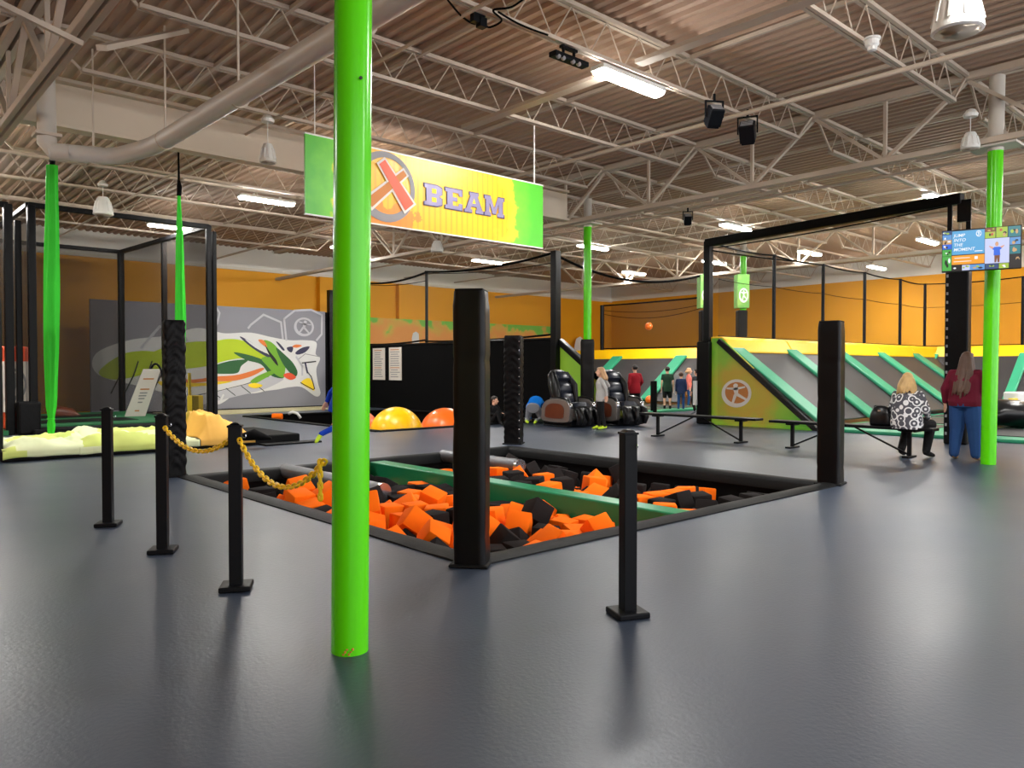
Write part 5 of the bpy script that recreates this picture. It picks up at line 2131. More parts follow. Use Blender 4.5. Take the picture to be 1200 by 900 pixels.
# rule posters
for px0, px1, py0, py1, lb in ((437.5, 451.5, 408, 445, 'white rules poster on the black partition, the left of a pair'), (456.5, 471, 407, 445.5, 'white rules poster on the black partition, the right of a pair')):
    a = onX(px0, py1, BXX)
    b = onX(px1, py1, BXX)
    zt = onX((px0 + px1) / 2, py0, BXX).z
    zb_ = onX((px0 + px1) / 2, py1, BXX).z
    t = thing('rules_poster', lb, 'poster', (BXX, (a.y + b.y) / 2, zb_))
    m = MB()
    m.box((BXX - .012, (a.y + b.y) / 2, (zt + zb_) / 2), (.02, abs(a.y - b.y), zt - zb_))
    m.build('sheet', 'paper', t)
    m = MB()
    rnd = random.Random(int(px0))
    for k in range(13):
        m.mi = 1 if k in (0, 8) else 0
        z = zt - .08 - (zt - zb_ - .12) * k / 13
        w = abs(a.y - b.y) * rnd.uniform(.45, .78)
        yc = (a.y + b.y) / 2
        m.box((BXX - .024, yc + (abs(a.y - b.y) * .8 - w) / 2 * .5, z), (.002, w, .025))
    m.build('text_lines', ['ink_grey', 'ink_rust'], t)

# triangular wing panel at the ball court entrance (right of the partition)
t = thing('wing_panel', 'green triangular wing panel with black sloped edge behind the massage chairs', 'panel', (14.7, 13.3, 0))
m = MB()
wp = [V((14.62, 14.3, 0)), V((14.62, 14.3, 2.16)), V((14.62, 12.95, 1.22)), V((14.62, 12.95, 0))]
m.prism(wp, (.08, 0, 0))
blotch_mat('wing_print', [(0, (150, 200, 50)), (.42, (140, 196, 54)), (.6, (200, 176, 50)), (1, (206, 150, 50))], 1.6, .5, axis=(1, 1.4, -1.6, .5))
m.build('panel', 'wing_print', t)
m = MB()
pad_quad(m, (14.56, 14.34, 2.20), (14.56, 12.9, 1.22), (14.76, 12.9, 1.22), (14.76, 14.34, 2.20), -.16)
m.build('edge_pad', 'black_smooth', t, bevel=.03)

# painted boards along the far left wall: orange with green splashes and white figures
t = thing('painted_boards', 'orange painted wall boards with green splashes seen above the black partition', 'mural', (20.5, WY - .3, 0))
m = MB()
zt = 3.42
m.box((20.4, WY - .32, zt / 2), (12.6, .06, zt))
blotch_mat('board_print', [(0, (214, 138, 64)), (.55, (222, 150, 72)), (.66, (206, 170, 70)), (.70, (120, 190, 70)), (1, (92, 180, 60))], 1.1, .6, axis=(2, .6, 4.75, .9))
m.build('board', 'board_print', t)
m = MB()
for px, py, h in ((487, 398, .55), (679, 410, 1.1), (541, 398, .3)):
    q = onY(px, py, WY - .36)
    pts = [(-.3, -.6), (-.34, .1), (-.22, .5), (.05, .62), (.3, .46), (.34, -.1), (.42, -.6)]
    m.face(*[V((q.x + u * h, WY - .355, q.z + v * h)) for u, v in pts])
m.build('white_figures', 'ink_white', t)

# ------------------------------------------------------------------ ball pit with half-sunk giant balls
t = thing('ball_pit', 'long black-lined pit holding the giant yellow and orange balls', 'pit', ((P2[0] + P2[1]) / 2, (P2[2] + P2[3]) / 2, 0))
m = MB()
xa, xb, ya, yb = P2[0] + .01, P2[1] - .01, P2[2] + .01, P2[3] - .01
for p, q in (((xa, ya), (xb, ya)), ((xb, ya), (xb, yb)), ((xb, yb), (xa, yb)), ((xa, yb), (xa, ya))):
    m.face((*p, 0), (*q, 0), (*q, -.9), (*p, -.9))
m.face((xa, ya, -.9), (xb, ya, -.9), (xb, yb, -.9), (xa, yb, -.9))
m.build('liner', 'pit_dark', t, fix=False)
for a, b in (((xa, ya), (xb, ya)), ((xa, ya), (xa, yb)), ((xa, yb), (xb, yb)), ((xb, ya), (xb, yb))):
    m = MB()
    m.bar((*a, .015), (*b, .015), .16, .04)
    m.build('rim_strip', 'black_rubber', t, bevel=.01)
for p, r, c, lb in ((V((10.0, 15.12, -.13)), .62, 'ball_yellow', 'giant glossy yellow ball half sunk in the far pit'),
                    (V((11.42, 15.12, -.2)), .62, 'ball_orange', 'giant glossy orange ball partly behind the nearest black post'),
                    (V((9.72, 16.5, -.22)), .62, 'ball_orange', 'giant orange ball mostly hidden by the bright green pole')):
    t2 = thing('giant_ball', lb, 'ball', p - V((0, 0, r)))
    m = MB()
    m.ball(p, r, n=36, m=24)
    m.build('shell', c, t2, smooth=True)
    m = MB()
    m.cyl(p - V((0, 0, r + .05)), p - V((0, 0, r * .9)), .16, n=16)
    m.build('anchor_base', 'black_rubber', t2)
# foam roll and white arch at the left end of the far pit
p = onZ(325, 488, .06)
m = MB()
m.cyl(p - RT * .14, p + RT * .14, .085, n=14)
tag(m.build('foam_roll', 'foam_orange', bevel=.02, smooth=.8), 'small orange foam roll at the edge of the far pit', 'foam roll')
p = onZ(345, 490, .02)
m = MB()
m.tube([p + RT * (-.16) + V((0, 0, .12)), p + RT * (-.05) + V((0, 0, .17)), p + RT * .08 + V((0, 0, .13)), p + RT * .17], .04, 8)
tag(m.build('foam_arch', 'ink_white', smooth=True), 'small curved white foam piece at the edge of the far pit', 'foam piece')

# ------------------------------------------------------------------ mural panel
MY = 25.0
ml, mr_ = onY(107, 480, MY).x, onY(381.5, 480, MY).x
mz = 3.42
t = thing('mural_panel', 'grey mural panel with lime and dark green painted leaf shapes on the far left', 'mural', ((ml + mr_) / 2, MY, 0))
m = MB()
m.box(((ml + mr_) / 2, MY + .06, mz / 2), (mr_ - ml, .12, mz))
m.build('board', 'mural_grey', t)
m = MB()
MN = ['ink_white', 'ink_pale', 'ink_lime', 'ink_leaf', 'ink_forest', 'ink_orange', 'ink_yellow', 'ink_navy', 'ink_black', 'ink_red', 'ink_grey']


def mu(px, py, l):
    p = onY(px, py, MY)
    return V((p.x, MY - .004 - .004 * l, p.z))


PAINT = [0]


def paint(mb, pts, c, l, smooth=True, nn=5):
    PAINT[0] += 1
    l = PAINT[0] * .16
    mb.mi = MN.index('ink_' + c)
    q = [mu(240 + a / 5.625, 340 + b / 5.625, l) for a, b in pts]
    if smooth:
        q = spline(q, nn)
    mb.face(*q)


def pline(mb, pts, c, l, w, closed=False):
    PAINT[0] += 1
    l = PAINT[0] * .16
    mb.mi = MN.index('ink_' + c)
    q = [mu(240 + a / 5.625, 340 + b / 5.625, l) for a, b in pts]
    for i in range(len(q) - 1 + (1 if closed else 0)):
        a, b = q[i], q[(i + 1) % len(q)]
        d = (b - a).normalized()
        n = V((-d.z, 0, d.x)) * w
        a, b = a - d * w * .6, b + d * w * .6
        mb.face(a - n, a + n, b + n, b - n)


# white cloud outline behind everything
paint(m, [(-720, 420), (-500, 330), (-250, 300), (-60, 250), (60, 270), (140, 285), (300, 280), (440, 310), (560, 330), (660, 330), (735, 345), (730, 420), (760, 450), (735, 520), (745, 610), (762, 680), (730, 700), (640, 640), (560, 640), (480, 655), (400, 665), (330, 680), (200, 690), (80, 755), (-100, 720), (-400, 640), (-700, 560)], 'white', 0)
# ladder of grey cells under the swoosh
paint(m, [(-60, 690), (100, 665), (260, 625), (420, 570), (520, 585), (400, 650), (250, 690), (60, 735), (-60, 760)], 'pale', 1)
for a in (40, 140, 240, 330):
    pline(m, [(a, 668 - a * .15), (a + 60, 715 - a * .15)], 'black', 2, .012)
pline(m, [(-40, 690), (100, 662), (260, 622), (420, 570)], 'black', 2, .010)
# lime field
paint(m, [(-420, 470), (-300, 390), (-120, 345), (60, 335), (150, 322), (240, 330), (330, 370), (430, 430), (470, 470), (420, 480), (340, 468), (240, 450), (120, 470), (20, 500), (-200, 520)], 'lime', 1)
paint(m, [(-700, 540), (-560, 430), (-420, 400), (-300, 420), (-280, 500), (-420, 560), (-600, 590)], 'lime', 1)
# dark green leaves
paint(m, [(30, 535), (60, 500), (150, 470), (240, 458), (285, 462), (240, 500), (215, 545), (130, 552), (60, 548)], 'forest', 2)
paint(m, [(190, 412), (260, 420), (360, 450), (470, 500), (520, 560), (505, 582), (430, 560), (370, 490), (270, 460)], 'forest', 2)
paint(m, [(372, 450), (430, 440), (480, 490), (520, 572), (470, 560), (410, 500)], 'leaf', 3)
paint(m, [(300, 600), (360, 560), (440, 530), (460, 545), (390, 585), (330, 615)], 'leaf', 3)
# sweeping blades
paint(m, [(232, 312), (250, 312), (330, 360), (420, 425), (430, 440), (400, 436), (310, 380)], 'navy', 3, nn=3)
paint(m, [(262, 322), (330, 360), (410, 418), (330, 378)], 'white', 4, nn=3)
paint(m, [(385, 335), (440, 345), (500, 410), (530, 480), (520, 560), (480, 500), (440, 430)], 'leaf', 4)
paint(m, [(350, 330), (385, 330), (410, 370), (395, 372)], 'orange', 4, nn=3)
paint(m, [(395, 360), (430, 410), (470, 460), (480, 500), (430, 440)], 'black', 5, nn=3)
paint(m, [(470, 380), (520, 420), (580, 480), (610, 540), (590, 570), (530, 510), (490, 440)], 'forest', 4)
paint(m, [(468, 340), (490, 350), (525, 392), (510, 395)], 'navy', 5, nn=3)
paint(m, [(540, 378), (580, 374), (572, 410), (548, 400)], 'navy', 5, nn=3)
paint(m, [(596, 410), (640, 380), (690, 372), (660, 410), (610, 425)], 'navy', 5, nn=3)
paint(m, [(575, 372), (600, 358), (640, 366), (605, 380)], 'orange', 6, nn=3)
paint(m, [(515, 560), (560, 545), (600, 575), (560, 592)], 'red', 5, nn=3)
# orange and yellow ribbons
paint(m, [(-300, 570), (-100, 590), (60, 570), (200, 560), (300, 535), (375, 512), (385, 525), (300, 570), (180, 598), (40, 600), (-150, 615)], 'orange', 3)
paint(m, [(-300, 600), (-60, 612), (100, 602), (180, 602), (80, 622), (-60, 635), (-250, 640)], 'yellow', 2)
paint(m, [(285, 622), (330, 612), (380, 628), (340, 646), (300, 640)], 'yellow', 4, nn=4)
paint(m, [(632, 610), (690, 580), (722, 655), (700, 655)], 'yellow', 5, nn=4)
pline(m, [(630, 610), (710, 655), (722, 650), (700, 570), (680, 545)], 'black', 6, .016)
pline(m, [(610, 460), (660, 420), (770, 442)], 'grey', 5, .012)
pline(m, [(640, 480), (730, 470)], 'black', 6, .02)
pline(m, [(600, 440), (640, 500), (640, 560)], 'pale', 5, .03)
pline(m, [(660, 480), (675, 545)], 'navy', 6, .03)
# stripes of the left, darker part of the painting
for a in (-560, -470, -380, -290, -200):
    pline(m, [(a + 30, 470), (a, 560), (a - 60, 680)], 'black', 5, .02)
# pale hexagons and the oval emblem
pline(m, [(285, 250), (300, 230), (385, 162), (500, 212), (512, 320)], 'pale', 1, .035)
pline(m, [(535, 330), (520, 190), (590, 135), (700, 130), (770, 165), (768, 290), (735, 330)], 'pale', 1, .035)
pline(m, [(70, 110), (95, 150), (80, 220), (60, 260)], 'pale', 1, .03)
pline(m, [(-420, 380), (-300, 240), (-180, 250), (-120, 330)], 'pale', 1, .04)
pline(m, [(45, 755), (95, 745), (120, 690)], 'white', 2, .03)
logo(m, lambda u, v, l: mu(240 + u / 5.625, 340 + v / 5.625, 8 + l), 650, 243, 66, -62, 1, 1, None, .25)
m.build('painting', MN, t, fix=False)
m = MB()
m.box(((ml + mr_) / 2, MY - .02, .03), (mr_ - ml, .05, .06))
m.build('foot_strip', 'black_rubber', t)
a, b = onZ(247, 487.5), onZ(383, 482)
m = MB()
m.prism([V((7.6, MY - .1, .03)), V((mr_, MY - .1, .03)), V((mr_, MY - 1.5, .03)), V((7.6, MY - 2.3, .03))], (0, 0, -.03))
tag(m.build('edge_mat', 'curb_cream'), 'pale cream floor mat along the foot of the mural', 'mat')

# ------------------------------------------------------------------ net cage with turf deck (left)
CA, CB, CYF, CYB, CZ = 3.30, 7.05, 18.8, 24.6, 4.82
t = thing('net_cage', 'tall black framed net cage with a green deck at the far left', 'cage', ((CA + CB) / 2, (CYF + CYB) / 2, 0))
CB2 = 6.65


def cpost(x, y, z, w, d=None):
    m = MB()
    m.box((x, y, z / 2), (w, d or w, z))
    m.build('frame_post', 'black_vinyl', t, bevel=.02)


cpost(CA + .05, CYF, CZ, .15)
cpost(CA - .16, CYF + .2, 4.5, .12)
cpost(CB, CYF, CZ + .03, .12)
cpost(CB + .14, CYF + .02, CZ - .1, .10)
cpost(CB2, CYB, CZ, .16)
cpost((CB + CB2) / 2 + .06, 21.6, CZ, .13)
cpost(CA, CYB, CZ, .14)
m = MB()
m.box((CA - .05, CYF - .02, .35), (.42, .34, .7))
m.build('post_pad', 'black_vinyl', t, bevel=.05)
for a, b in (((CA, CYF), (CB, CYF)), ((CA, CYB), (CB2, CYB)), ((CB, CYF), (CB2, CYB)), ((CA, CYF), (CA, CYB))):
    m = MB()
    m.bar((*a, CZ), (*b, CZ), .10, .11)
    m.build('top_rail', 'black_vinyl', t, bevel=.015)
    m = MB()
    m.face((*a, .15), (*b, .15), (*b, CZ), (*a, CZ))
    m.build('net', 'net_front' if a == (CA, CYF) and b == (CB, CYF) else 'net_cage', t, fix=False)
m = MB()
m.box(((CA + CB) / 2, (CYF + CYB) / 2 - .2, .055), (CB - CA, CYB - CYF + .3, .11))
m.build('deck', 'black_rubber', t, bevel=.02)
m = MB()
m.box(((CA + CB) / 2 - .1, (CYF + CYB) / 2, .12), (CB - CA - .5, CYB - CYF - .7, .03))
m.build('turf', 'turf_green', t)
for y in (20.6, 22.6):
    m = MB()
    m.box(((CA + CB) / 2 - .5, y, .13), (2.2, 1.2, .03))
    m.build('trampoline_bed', 'black_rubber', t)
# neighbouring cage cut by the picture edge
t = thing('net_cage', 'black framed net cage cut off by the left edge of the photo', 'cage', (1.2, 21, 0))
m = MB()
m.box((2.95, CYF + .1, 2.4), (.16, .16, 4.8))
m.build('frame_post', 'black_vinyl', t, bevel=.02)
m = MB()
m.bar((-1.5, CYF + .1, 4.78), (2.95, CYF + .1, 4.78), .1, .11)
m.bar((-1.5, CYB, 4.5), (3.0, CYB, 4.5), .1, .11)
m.build('top_rail', 'black_vinyl', t)
m = MB()
m.face((-1.5, CYB, .1), (3.0, CYB, .1), (3.0, CYB, 4.5), (-1.5, CYB, 4.5))
m.build('net', 'net_cage', t, fix=False)
m = MB()
m.box((.8, 21.5, .05), (4.2, 5.4, .1))
m.build('deck', 'turf_green', t)
# orange pad with a white front
p = onZ(14, 502, .1)
t = thing('orange_pad', 'upright orange foam pad with a white front panel at the far left edge', 'pad', p, face_cam(p, 10))
m = MB()
m.box((0, 0, .88), (.62, .3, 1.76))
m.build('foam_block', 'ink_red', t, world=False, bevel=.05, seg=3)
m = MB()
m.box((.02, -.16, .9), (.54, .02, 1.08))
m.build('white_front', 'paper', t, world=False)
m = MB()
logo(m, lambda u, v, l: V((u, -.172 - .002 * l, v)), .05, .95, .2, .34, 0, 0)
m.build('emblem', 'ink_grey', t, world=False)
p = onZ(75, 488, .12)
m = MB()
m.loft([p + RT * (-.42), p + RT * (-.3), p + RT * .2, p + RT * .42], [.06, .2, .17, .06], [.06, .3, .22, .05], FH)
tag(m.build('foam_wedge', 'wood_brown', smooth=.9), 'low rust-coloured foam wedge inside the cage behind the green silk', 'wedge')

# A-frame rules board inside the cage
p = onZ(176, 488, .14)
t = thing('rules_board', 'white A-frame rules board standing on the green cage deck', 'sign', p, 0)
wd = (FH * .25 + RT * .42)
topc = p + RT * .06 + V((0, 0, 1.22))
fl = p - RT * .42 + FH * .05
m = MB()
n_ = (topc - fl).cross(wd).normalized() * .03
m.prism([fl - wd * .5, fl + wd * .5, topc + wd * .42, topc - wd * .42], n_)
m.build('front_panel', 'paper', t)
m = MB()
for k, (f, w, c) in enumerate(((.80, .7, 1), (.58, .6, 1), (.50, .5, 0), (.44, .5, 0), (.38, .4, 0), (.30, .3, 0), (.12, .3, 1))):
    q = fl.lerp(topc, f)
    m.mi = c
    s_ = -1 if n_.dot(FH) < 0 else 1
    off = n_ * (1.15 if n_.dot(FH) < 0 else -.15)
    a = wd.normalized() * (.18 * w)
    u = (topc - fl).normalized() * .018
    m.face(q - a - u + off, q + a - u + off, q + a + u + off, q - a + u + off)
m.build('text_lines', ['ink_grey', 'ink_rust'], t)
m = MB()
arc = []
for k in range(17):
    a = PI * k / 16
    arc.append(p + RT * (.10 - .20 * math.cos(a)) + V((0, 0, .75 + .62 * math.sin(a))) + FH * .12)
arc.append(p + RT * .36 + FH * .3)
m.tube(arc, .028, 8)
m.build('rear_hoop', 'black_metal', t, smooth=True)
p = onZ(229, 491, .1)
t = thing('yellow_block', 'yellow padded block behind the right cage corner', 'pad', p)
m = MB()
m.box(p + V((0, 0, .3)), (.3, .3, .6), Matrix.Rotation(YAW, 3, 'Z'))
m.build('block', 'ink_yellow', t, bevel=.02)
m = MB()
m.box(p - RT * .14 + V((0, 0, .88)), (.06, .06, .58))
m.build('upright', 'ink_yellow', t)

# ------------------------------------------------------------------ crash mats with cloths, aerial silks
m = MB()
m.box((4.35, 14.45, .085), (4.75, 2.05, .17))
tag(m.build('crash_mat', 'black_rubber', bevel=.03), 'long flat black crash mat lying under the green silks', 'mat')


def cloth(x0, x1, y0, y1, h, seed, name, mts, label, taper=0):
    m = MB()
    def fn(u, v):
        x, y = x0 + (x1 - x0) * u, y0 + (y1 - y0) * v
        e = min(u, 1 - u) * 6
        f = min(v, 1 - v) * 5
        k = min(1, e) * min(1, f)
        y += .0
        z = .172 + h * k * (.55 + .75 * noise.noise(V((x * 1.3 + seed, y * 1.5, 0))) + .30 * abs(noise.noise(V((x * 3.1, y * 2.2 + seed, 4)))))
        z += .05 * k * noise.noise(V((x * 6, y * 5 + seed, 3))) + .03 * k * noise.noise(V((x * 12, y * 9, seed)))
        z += .018 * math.sin((x * 1.6 + y * 2.1) * 6 + 4 * noise.noise(V((x, y, seed)))) * k
        y += .10 * noise.noise(V((x * 2, seed, 7)))
        z = max(.178, z)
        if v < .10:
            g = 1 - v / .10
            y = y0 - .03 - .02 * noise.noise(V((x * 5, seed, 2)))
            z = .185 - g * (.13 + .05 * noise.noise(V((x * 2.4, seed, 5))))
        return V((x + .06 * noise.noise(V((y * 2, seed, 1))), y, z))
    m.grid(fn, 70, 36)
    # print: patches of the second colour
    for i, f in enumerate(m.f):
        c = sum((m.v[k] for k in f), V()) / 4
        m.m[i] = 1 if noise.noise(V((c.x * .9 + seed * 3, c.y * .9, 9))) > .08 else 0
    o = m.build(name, mts, smooth=True, fix=False)
    sd = o.modifiers.new('thickness', 'SOLIDIFY')
    sd.thickness = .01
    return tag(o, label, 'cloth')


cloth(2.0, 3.35, 13.42, 15.35, .16, 2, 'draped_cloth', ['cloth_lime', 'cloth_pale'], 'wrinkled lime and white cloth at the left end of the crash mat')
cloth(3.0, 4.85, 13.42, 15.4, .20, 5, 'draped_cloth', ['cloth_pale', 'cloth_lime'], 'wrinkled pale green cloth spread over the middle of the crash mat')
cloth(4.88, 5.85, 13.42, 15.3, .42, 8, 'draped_cloth', ['cloth_peach', 'cloth_peach'], 'crumpled peach orange cloth heaped on the crash mat')
p = onZ(298, 514, .17)
m = MB()
m.loft([p - RT * .28, p - RT * .18 + V((0, 0, .03)), p + V((0, 0, .07)), p + RT * .15 + V((0, 0, .03)), p + RT * .3], [.03, .12, .15, .12, .03], [.02, .07, .10, .06, .02], FH)
tag(m.build('gym_bag', 'black_cloth', smooth=.9), 'small dark bag lying at the right end of the crash mat', 'bag')
a, b = onZ(262, 521), onZ(348, 515)
m = MB()
m.prism([V((5.9, 13.1, .0)), V((7.0, 13.1, 0)), V((7.1, 13.42, 0)), V((5.9, 13.42, 0))], (0, 0, .03))
tag(m.build('thin_mat', 'rim_vinyl'), 'thin grey mat beside the right end of the crash mat', 'mat')


def silk(base, top, widths, label, knot):
    """pleated hanging cloth; widths = [(height fraction, half width, half depth)]"""
    base, top = V(base), V(top)
    t = thing('aerial_silk', label, 'silk', base)
    m = MB()
    n, N = 30, 60
    vs, fs = [], []
    for j in range(N + 1):
        f = j / N
        for i in range(len(widths) - 1):
            if widths[i][0] <= f <= widths[i + 1][0]:
                g = (f - widths[i][0]) / (widths[i + 1][0] - widths[i][0])
                w = widths[i][1] + (widths[i + 1][1] - widths[i][1]) * g
                d = widths[i][2] + (widths[i + 1][2] - widths[i][2]) * g
        c = base.lerp(top, f)
        for k in range(n):
            a = 2 * PI * k / n
            r = 1 + .14 * math.sin(a * 7 + 1.2 * noise.noise(V((f * 3, k * .2, 1)))) + .08 * noise.noise(V((math.cos(a) * 2, math.sin(a) * 2, f * 5)))
            vs.append(c + RT * (w * r * math.cos(a)) + FH * (d * r * math.sin(a)))
    for j in range(N):
        for k in range(n):
            l = (k + 1) % n
            fs.append((j * n + k, j * n + l, (j + 1) * n + l, (j + 1) * n + k))
    fs += [tuple(range(n - 1, -1, -1)), tuple(N * n + k for k in range(n))]
    m.add(vs, fs)
    m.build('cloth', 'silk_green', t, smooth=1.2)
    m = MB()
    for z in knot:
        c = base + V((0, 0, z))
        m.tube([c + RT * (.05 * math.cos(q * PI / 6)) + FH * (.05 * math.sin(q * PI / 6)) for q in range(12)], .012, 6, closed=True)
    if knot:
        m.build('tie', 'silk_green', t)
    m = MB()
    m.tube([top + V((0, 0, -.05)), top + V((.01, 0, .12)), top + V((0, 0, .25)), top + V((0, .01, DECK - top.z))], [.04, .045, .02, .012], 8)
    m.build('hanging_strap', 'black_cloth', t)


b1 = V((2.80, 14.35, .33))
silk(b1, V((2.88, 14.45, 4.72)), [(0, .045, .035), (.03, .06, .045), (.055, .042, .035), (.10, .075, .055), (.30, .105, .075), (.6, .11, .08), (.9, .09, .065), (1.0, .08, .055)], 'green aerial silk hanging at the left, its lower end tied above the crash mat', (.24,))
b2 = V((4.92, 14.5, .45))
silk(b2, V((4.86, 14.35, 4.55)), [(0, .05, .04), (.2, .06, .05), (.45, .085, .06), (.8, .06, .045), (1.0, .022, .022)], 'narrow green aerial silk hanging behind the wrinkled left pit post', ())

# ------------------------------------------------------------------ things under the roof
def speaker(p, h, r, label, drop):
    t = thing('pendant_speaker', label, 'speaker', p)
    m = MB()
    m.lathe([(r * .9, 0), (r, .03 * h), (r * .98, .12 * h), (r * .85, .5 * h), (r * .62, .9 * h), (r * .5, h), (r * .1, h * 1.02)], (0, 0, 0), 24)
    m.build('shell', 'lamp_white', t, world=False, smooth=.7)
    m = MB()
    m.lathe([(r * .02, .03 * h), (r * .5, .02 * h), (r * .88, .0)], (0, 0, -.004), 24)
    m.build('grille', 'speaker_grey', t, world=False, smooth=True)
    m = MB()
    for k in range(10):
        a = 2 * PI * k / 10
        d = V((math.cos(a), math.sin(a), 0))
        m.bar(d * r * .985 + V((0, 0, .2 * h)), d * r * .75 + V((0, 0, .75 * h)), .02 * r * 6, .012)
    m.build('rib', 'lamp_white', t, world=False)
    m = MB()
    m.cyl((0, 0, h), (0, 0, drop), .006, n=6)
    m.lathe([(.09, 0), (.10, .04), (.06, .1), (.02, .12)], (0, 0, drop - .12), 14)
    m.build('hanger', 'lamp_white', t, world=False)


q = onZ(1122, 38, 4.42)
speaker(q, .42, .215, 'white pendant speaker cut off by the top edge, with dark ribs', .8)
q = onZ(1137, 175, 4.55)
speaker(q, .24, .125, 'white pendant speaker hanging left of the white pole top', .58)
q = onZ(314, 191, 4.45)
speaker(q, .28, .12, 'white pendant speaker hanging left of the banner', .72)
q = onZ(121, 252, 4.5)
speaker(q, .36, .19, 'white pendant speaker behind the top of the net cage', .7)
q = onZ(649 / 4 + 350, 622 / 4 + 140, 4.5)
speaker(q, .3, .17, 'small white pendant speaker right under the banner edge', .65)


def spot(p, rz, label, s=1.0):
    t = thing('stage_spotlight', label, 'spotlight', p, rz)
    m = MB()
    R = Matrix.Rotation(math.radians(-50), 3, 'X')
    m.box((0, 0, 0), (.20 * s, .24 * s, .18 * s), R)
    m.box(R @ V((0, .13 * s, 0)), (.17 * s, .04 * s, .15 * s), R)
    m.build('lamp_head', 'black_metal', t, world=False, bevel=.012)
    m = MB()
    for k in range(4):
        m.box(R @ V((0, -.13 * s - .001, (-.06 + .04 * k) * s)), (.16 * s, .008, .012), R)
    m.build('lens', 'ink_grey', t, world=False)
    m = MB()
    for q in (-1, 1):
        m.bar((q * .125 * s, 0, -.02), (q * .125 * s, 0, .20 * s), .02, .03)
    m.bar((-.135 * s, 0, .2 * s), (.135 * s, 0, .2 * s), .03, .02)
    m.cyl((0, 0, .2 * s), (0, 0, .30 * s), .02, n=8)
    m.build('yoke', 'black_metal', t, world=False)


jz = 4.95
spot(onZ(837, 136, 4.86), YAW - 1.4, 'black stage spotlight on the joist, the left of the two beside the strip light')
spot(onZ(876, 155, 4.86), YAW - 2.0, 'black stage spotlight on the joist, the right of the two beside the strip light', 1.1)
spot(onZ(806, 257, 4.75), YAW - 1.7, 'small black stage spotlight hanging above the tall net frame', .85)
q = onZ(667, 70, 5.0)
t = thing('light_bar', 'flat black effect light bar hung left of the nearest strip light', 'spotlight', q, 0)
m = MB()
m.box((0, 0, 0), (.56, .12, .06))
m.build('housing', 'black_metal', t, world=False, bevel=.01)
m = MB()
for x in (-.22, -.14, 0.02, .12):
    m.ball((x, -.04, -.03), .03, n=8, m=6)
m.build('lens', 'ink_grey', t, world=False)
m = MB()
for x in (-.10, .08):
    m.bar((x, 0, .02), (x, 0, .15), .02, .03)
m.bar((-.14, 0, .12), (.12, 0, .12), .05, .03)
m.build('bracket', 'black_metal', t, world=False)
q = onZ(1022, 55, 5.03)
t = thing('alarm_horn', 'small white alarm horn under the joist at upper right', 'alarm', q)
m = MB()
m.lathe([(.06, 0), (.075, .02), (.075, .07), (.09, .08), (.09, .10)], (0, 0, 0), 16)
m.build('base', 'ink_white', t, world=False)
m = MB()
m.lathe([(.02, 0), (.05, .01), (.055, .05)], (0, 0, -.05), 12)
m.build('lens', 'ink_white', t, world=False)
# junction box with looping cables at the top
q = onZ(560, 22, 5.1)
t = thing('cable_loop', 'black cables looping from a small socket box on the joist at top centre', 'cable', q)
m = MB()
m.box((0, 0, 0), (.16, .06, .10))
m.box((.05, 0, -.03), (.09, .08, .10))
m.build('socket_box', 'black_metal', t, world=False)
m = MB()
w = lambda px, py: onZ(px, py, 5.12)
f = MW[t.name].inverted()
for pts in ([(520, -6), (540, 18), (556, 28), (562, 20)], [(566, 20), (572, 32), (588, 24), (578, 12), (600, 8), (622, -8)], [(584, 14), (604, 26), (622, 34), (642, 41)]):
    m.tube([f @ p for p in spline([w(*q_) for q_ in pts], 6, False)], .011, 6)
m.build('cable', 'black_cloth', t, world=False)
for px, py, h in ((850, 30, .1), (998 / 3 + 2, 20, .1)):
    pass

# ------------------------------------------------------------------ right edge: black pad and white block on the court
p = onZ(1176, 505)
t = thing('black_airbag', 'rounded black pad on the court beside the right green pole', 'pad', p, YAW - PI / 2)
m = MB()
m.loft([(-.75, 0, .0), (-.7, 0, .32), (-.3, 0, .42), (.25, 0, .40), (.5, 0, .2), (.56, 0, 0)], [.5, .55, .55, .55, .5, .45], [.02, .12, .3, .3, .25, .05], V((0, 1, 0)))
m.build('shell', 'leather_black', t, world=False, smooth=True)
p = onZ(1205, 503)
t = thing('white_block', 'white padded block with a yellow stripe at the right edge', 'pad', p, YAW - PI / 2)
m = MB()
m.box((.18, .4, .42), (.72, .5, .84))
m.build('block', 'ink_white', t, world=False, bevel=.04)
m = MB()
m.prism([V((-.36, .13, .70)), V((-.16, .13, .70)), V((-.06, .13, .10)), V((-.16, .13, .10))], (0, .05, 0))
m.build('stripe', 'ink_yellow', t, world=False)
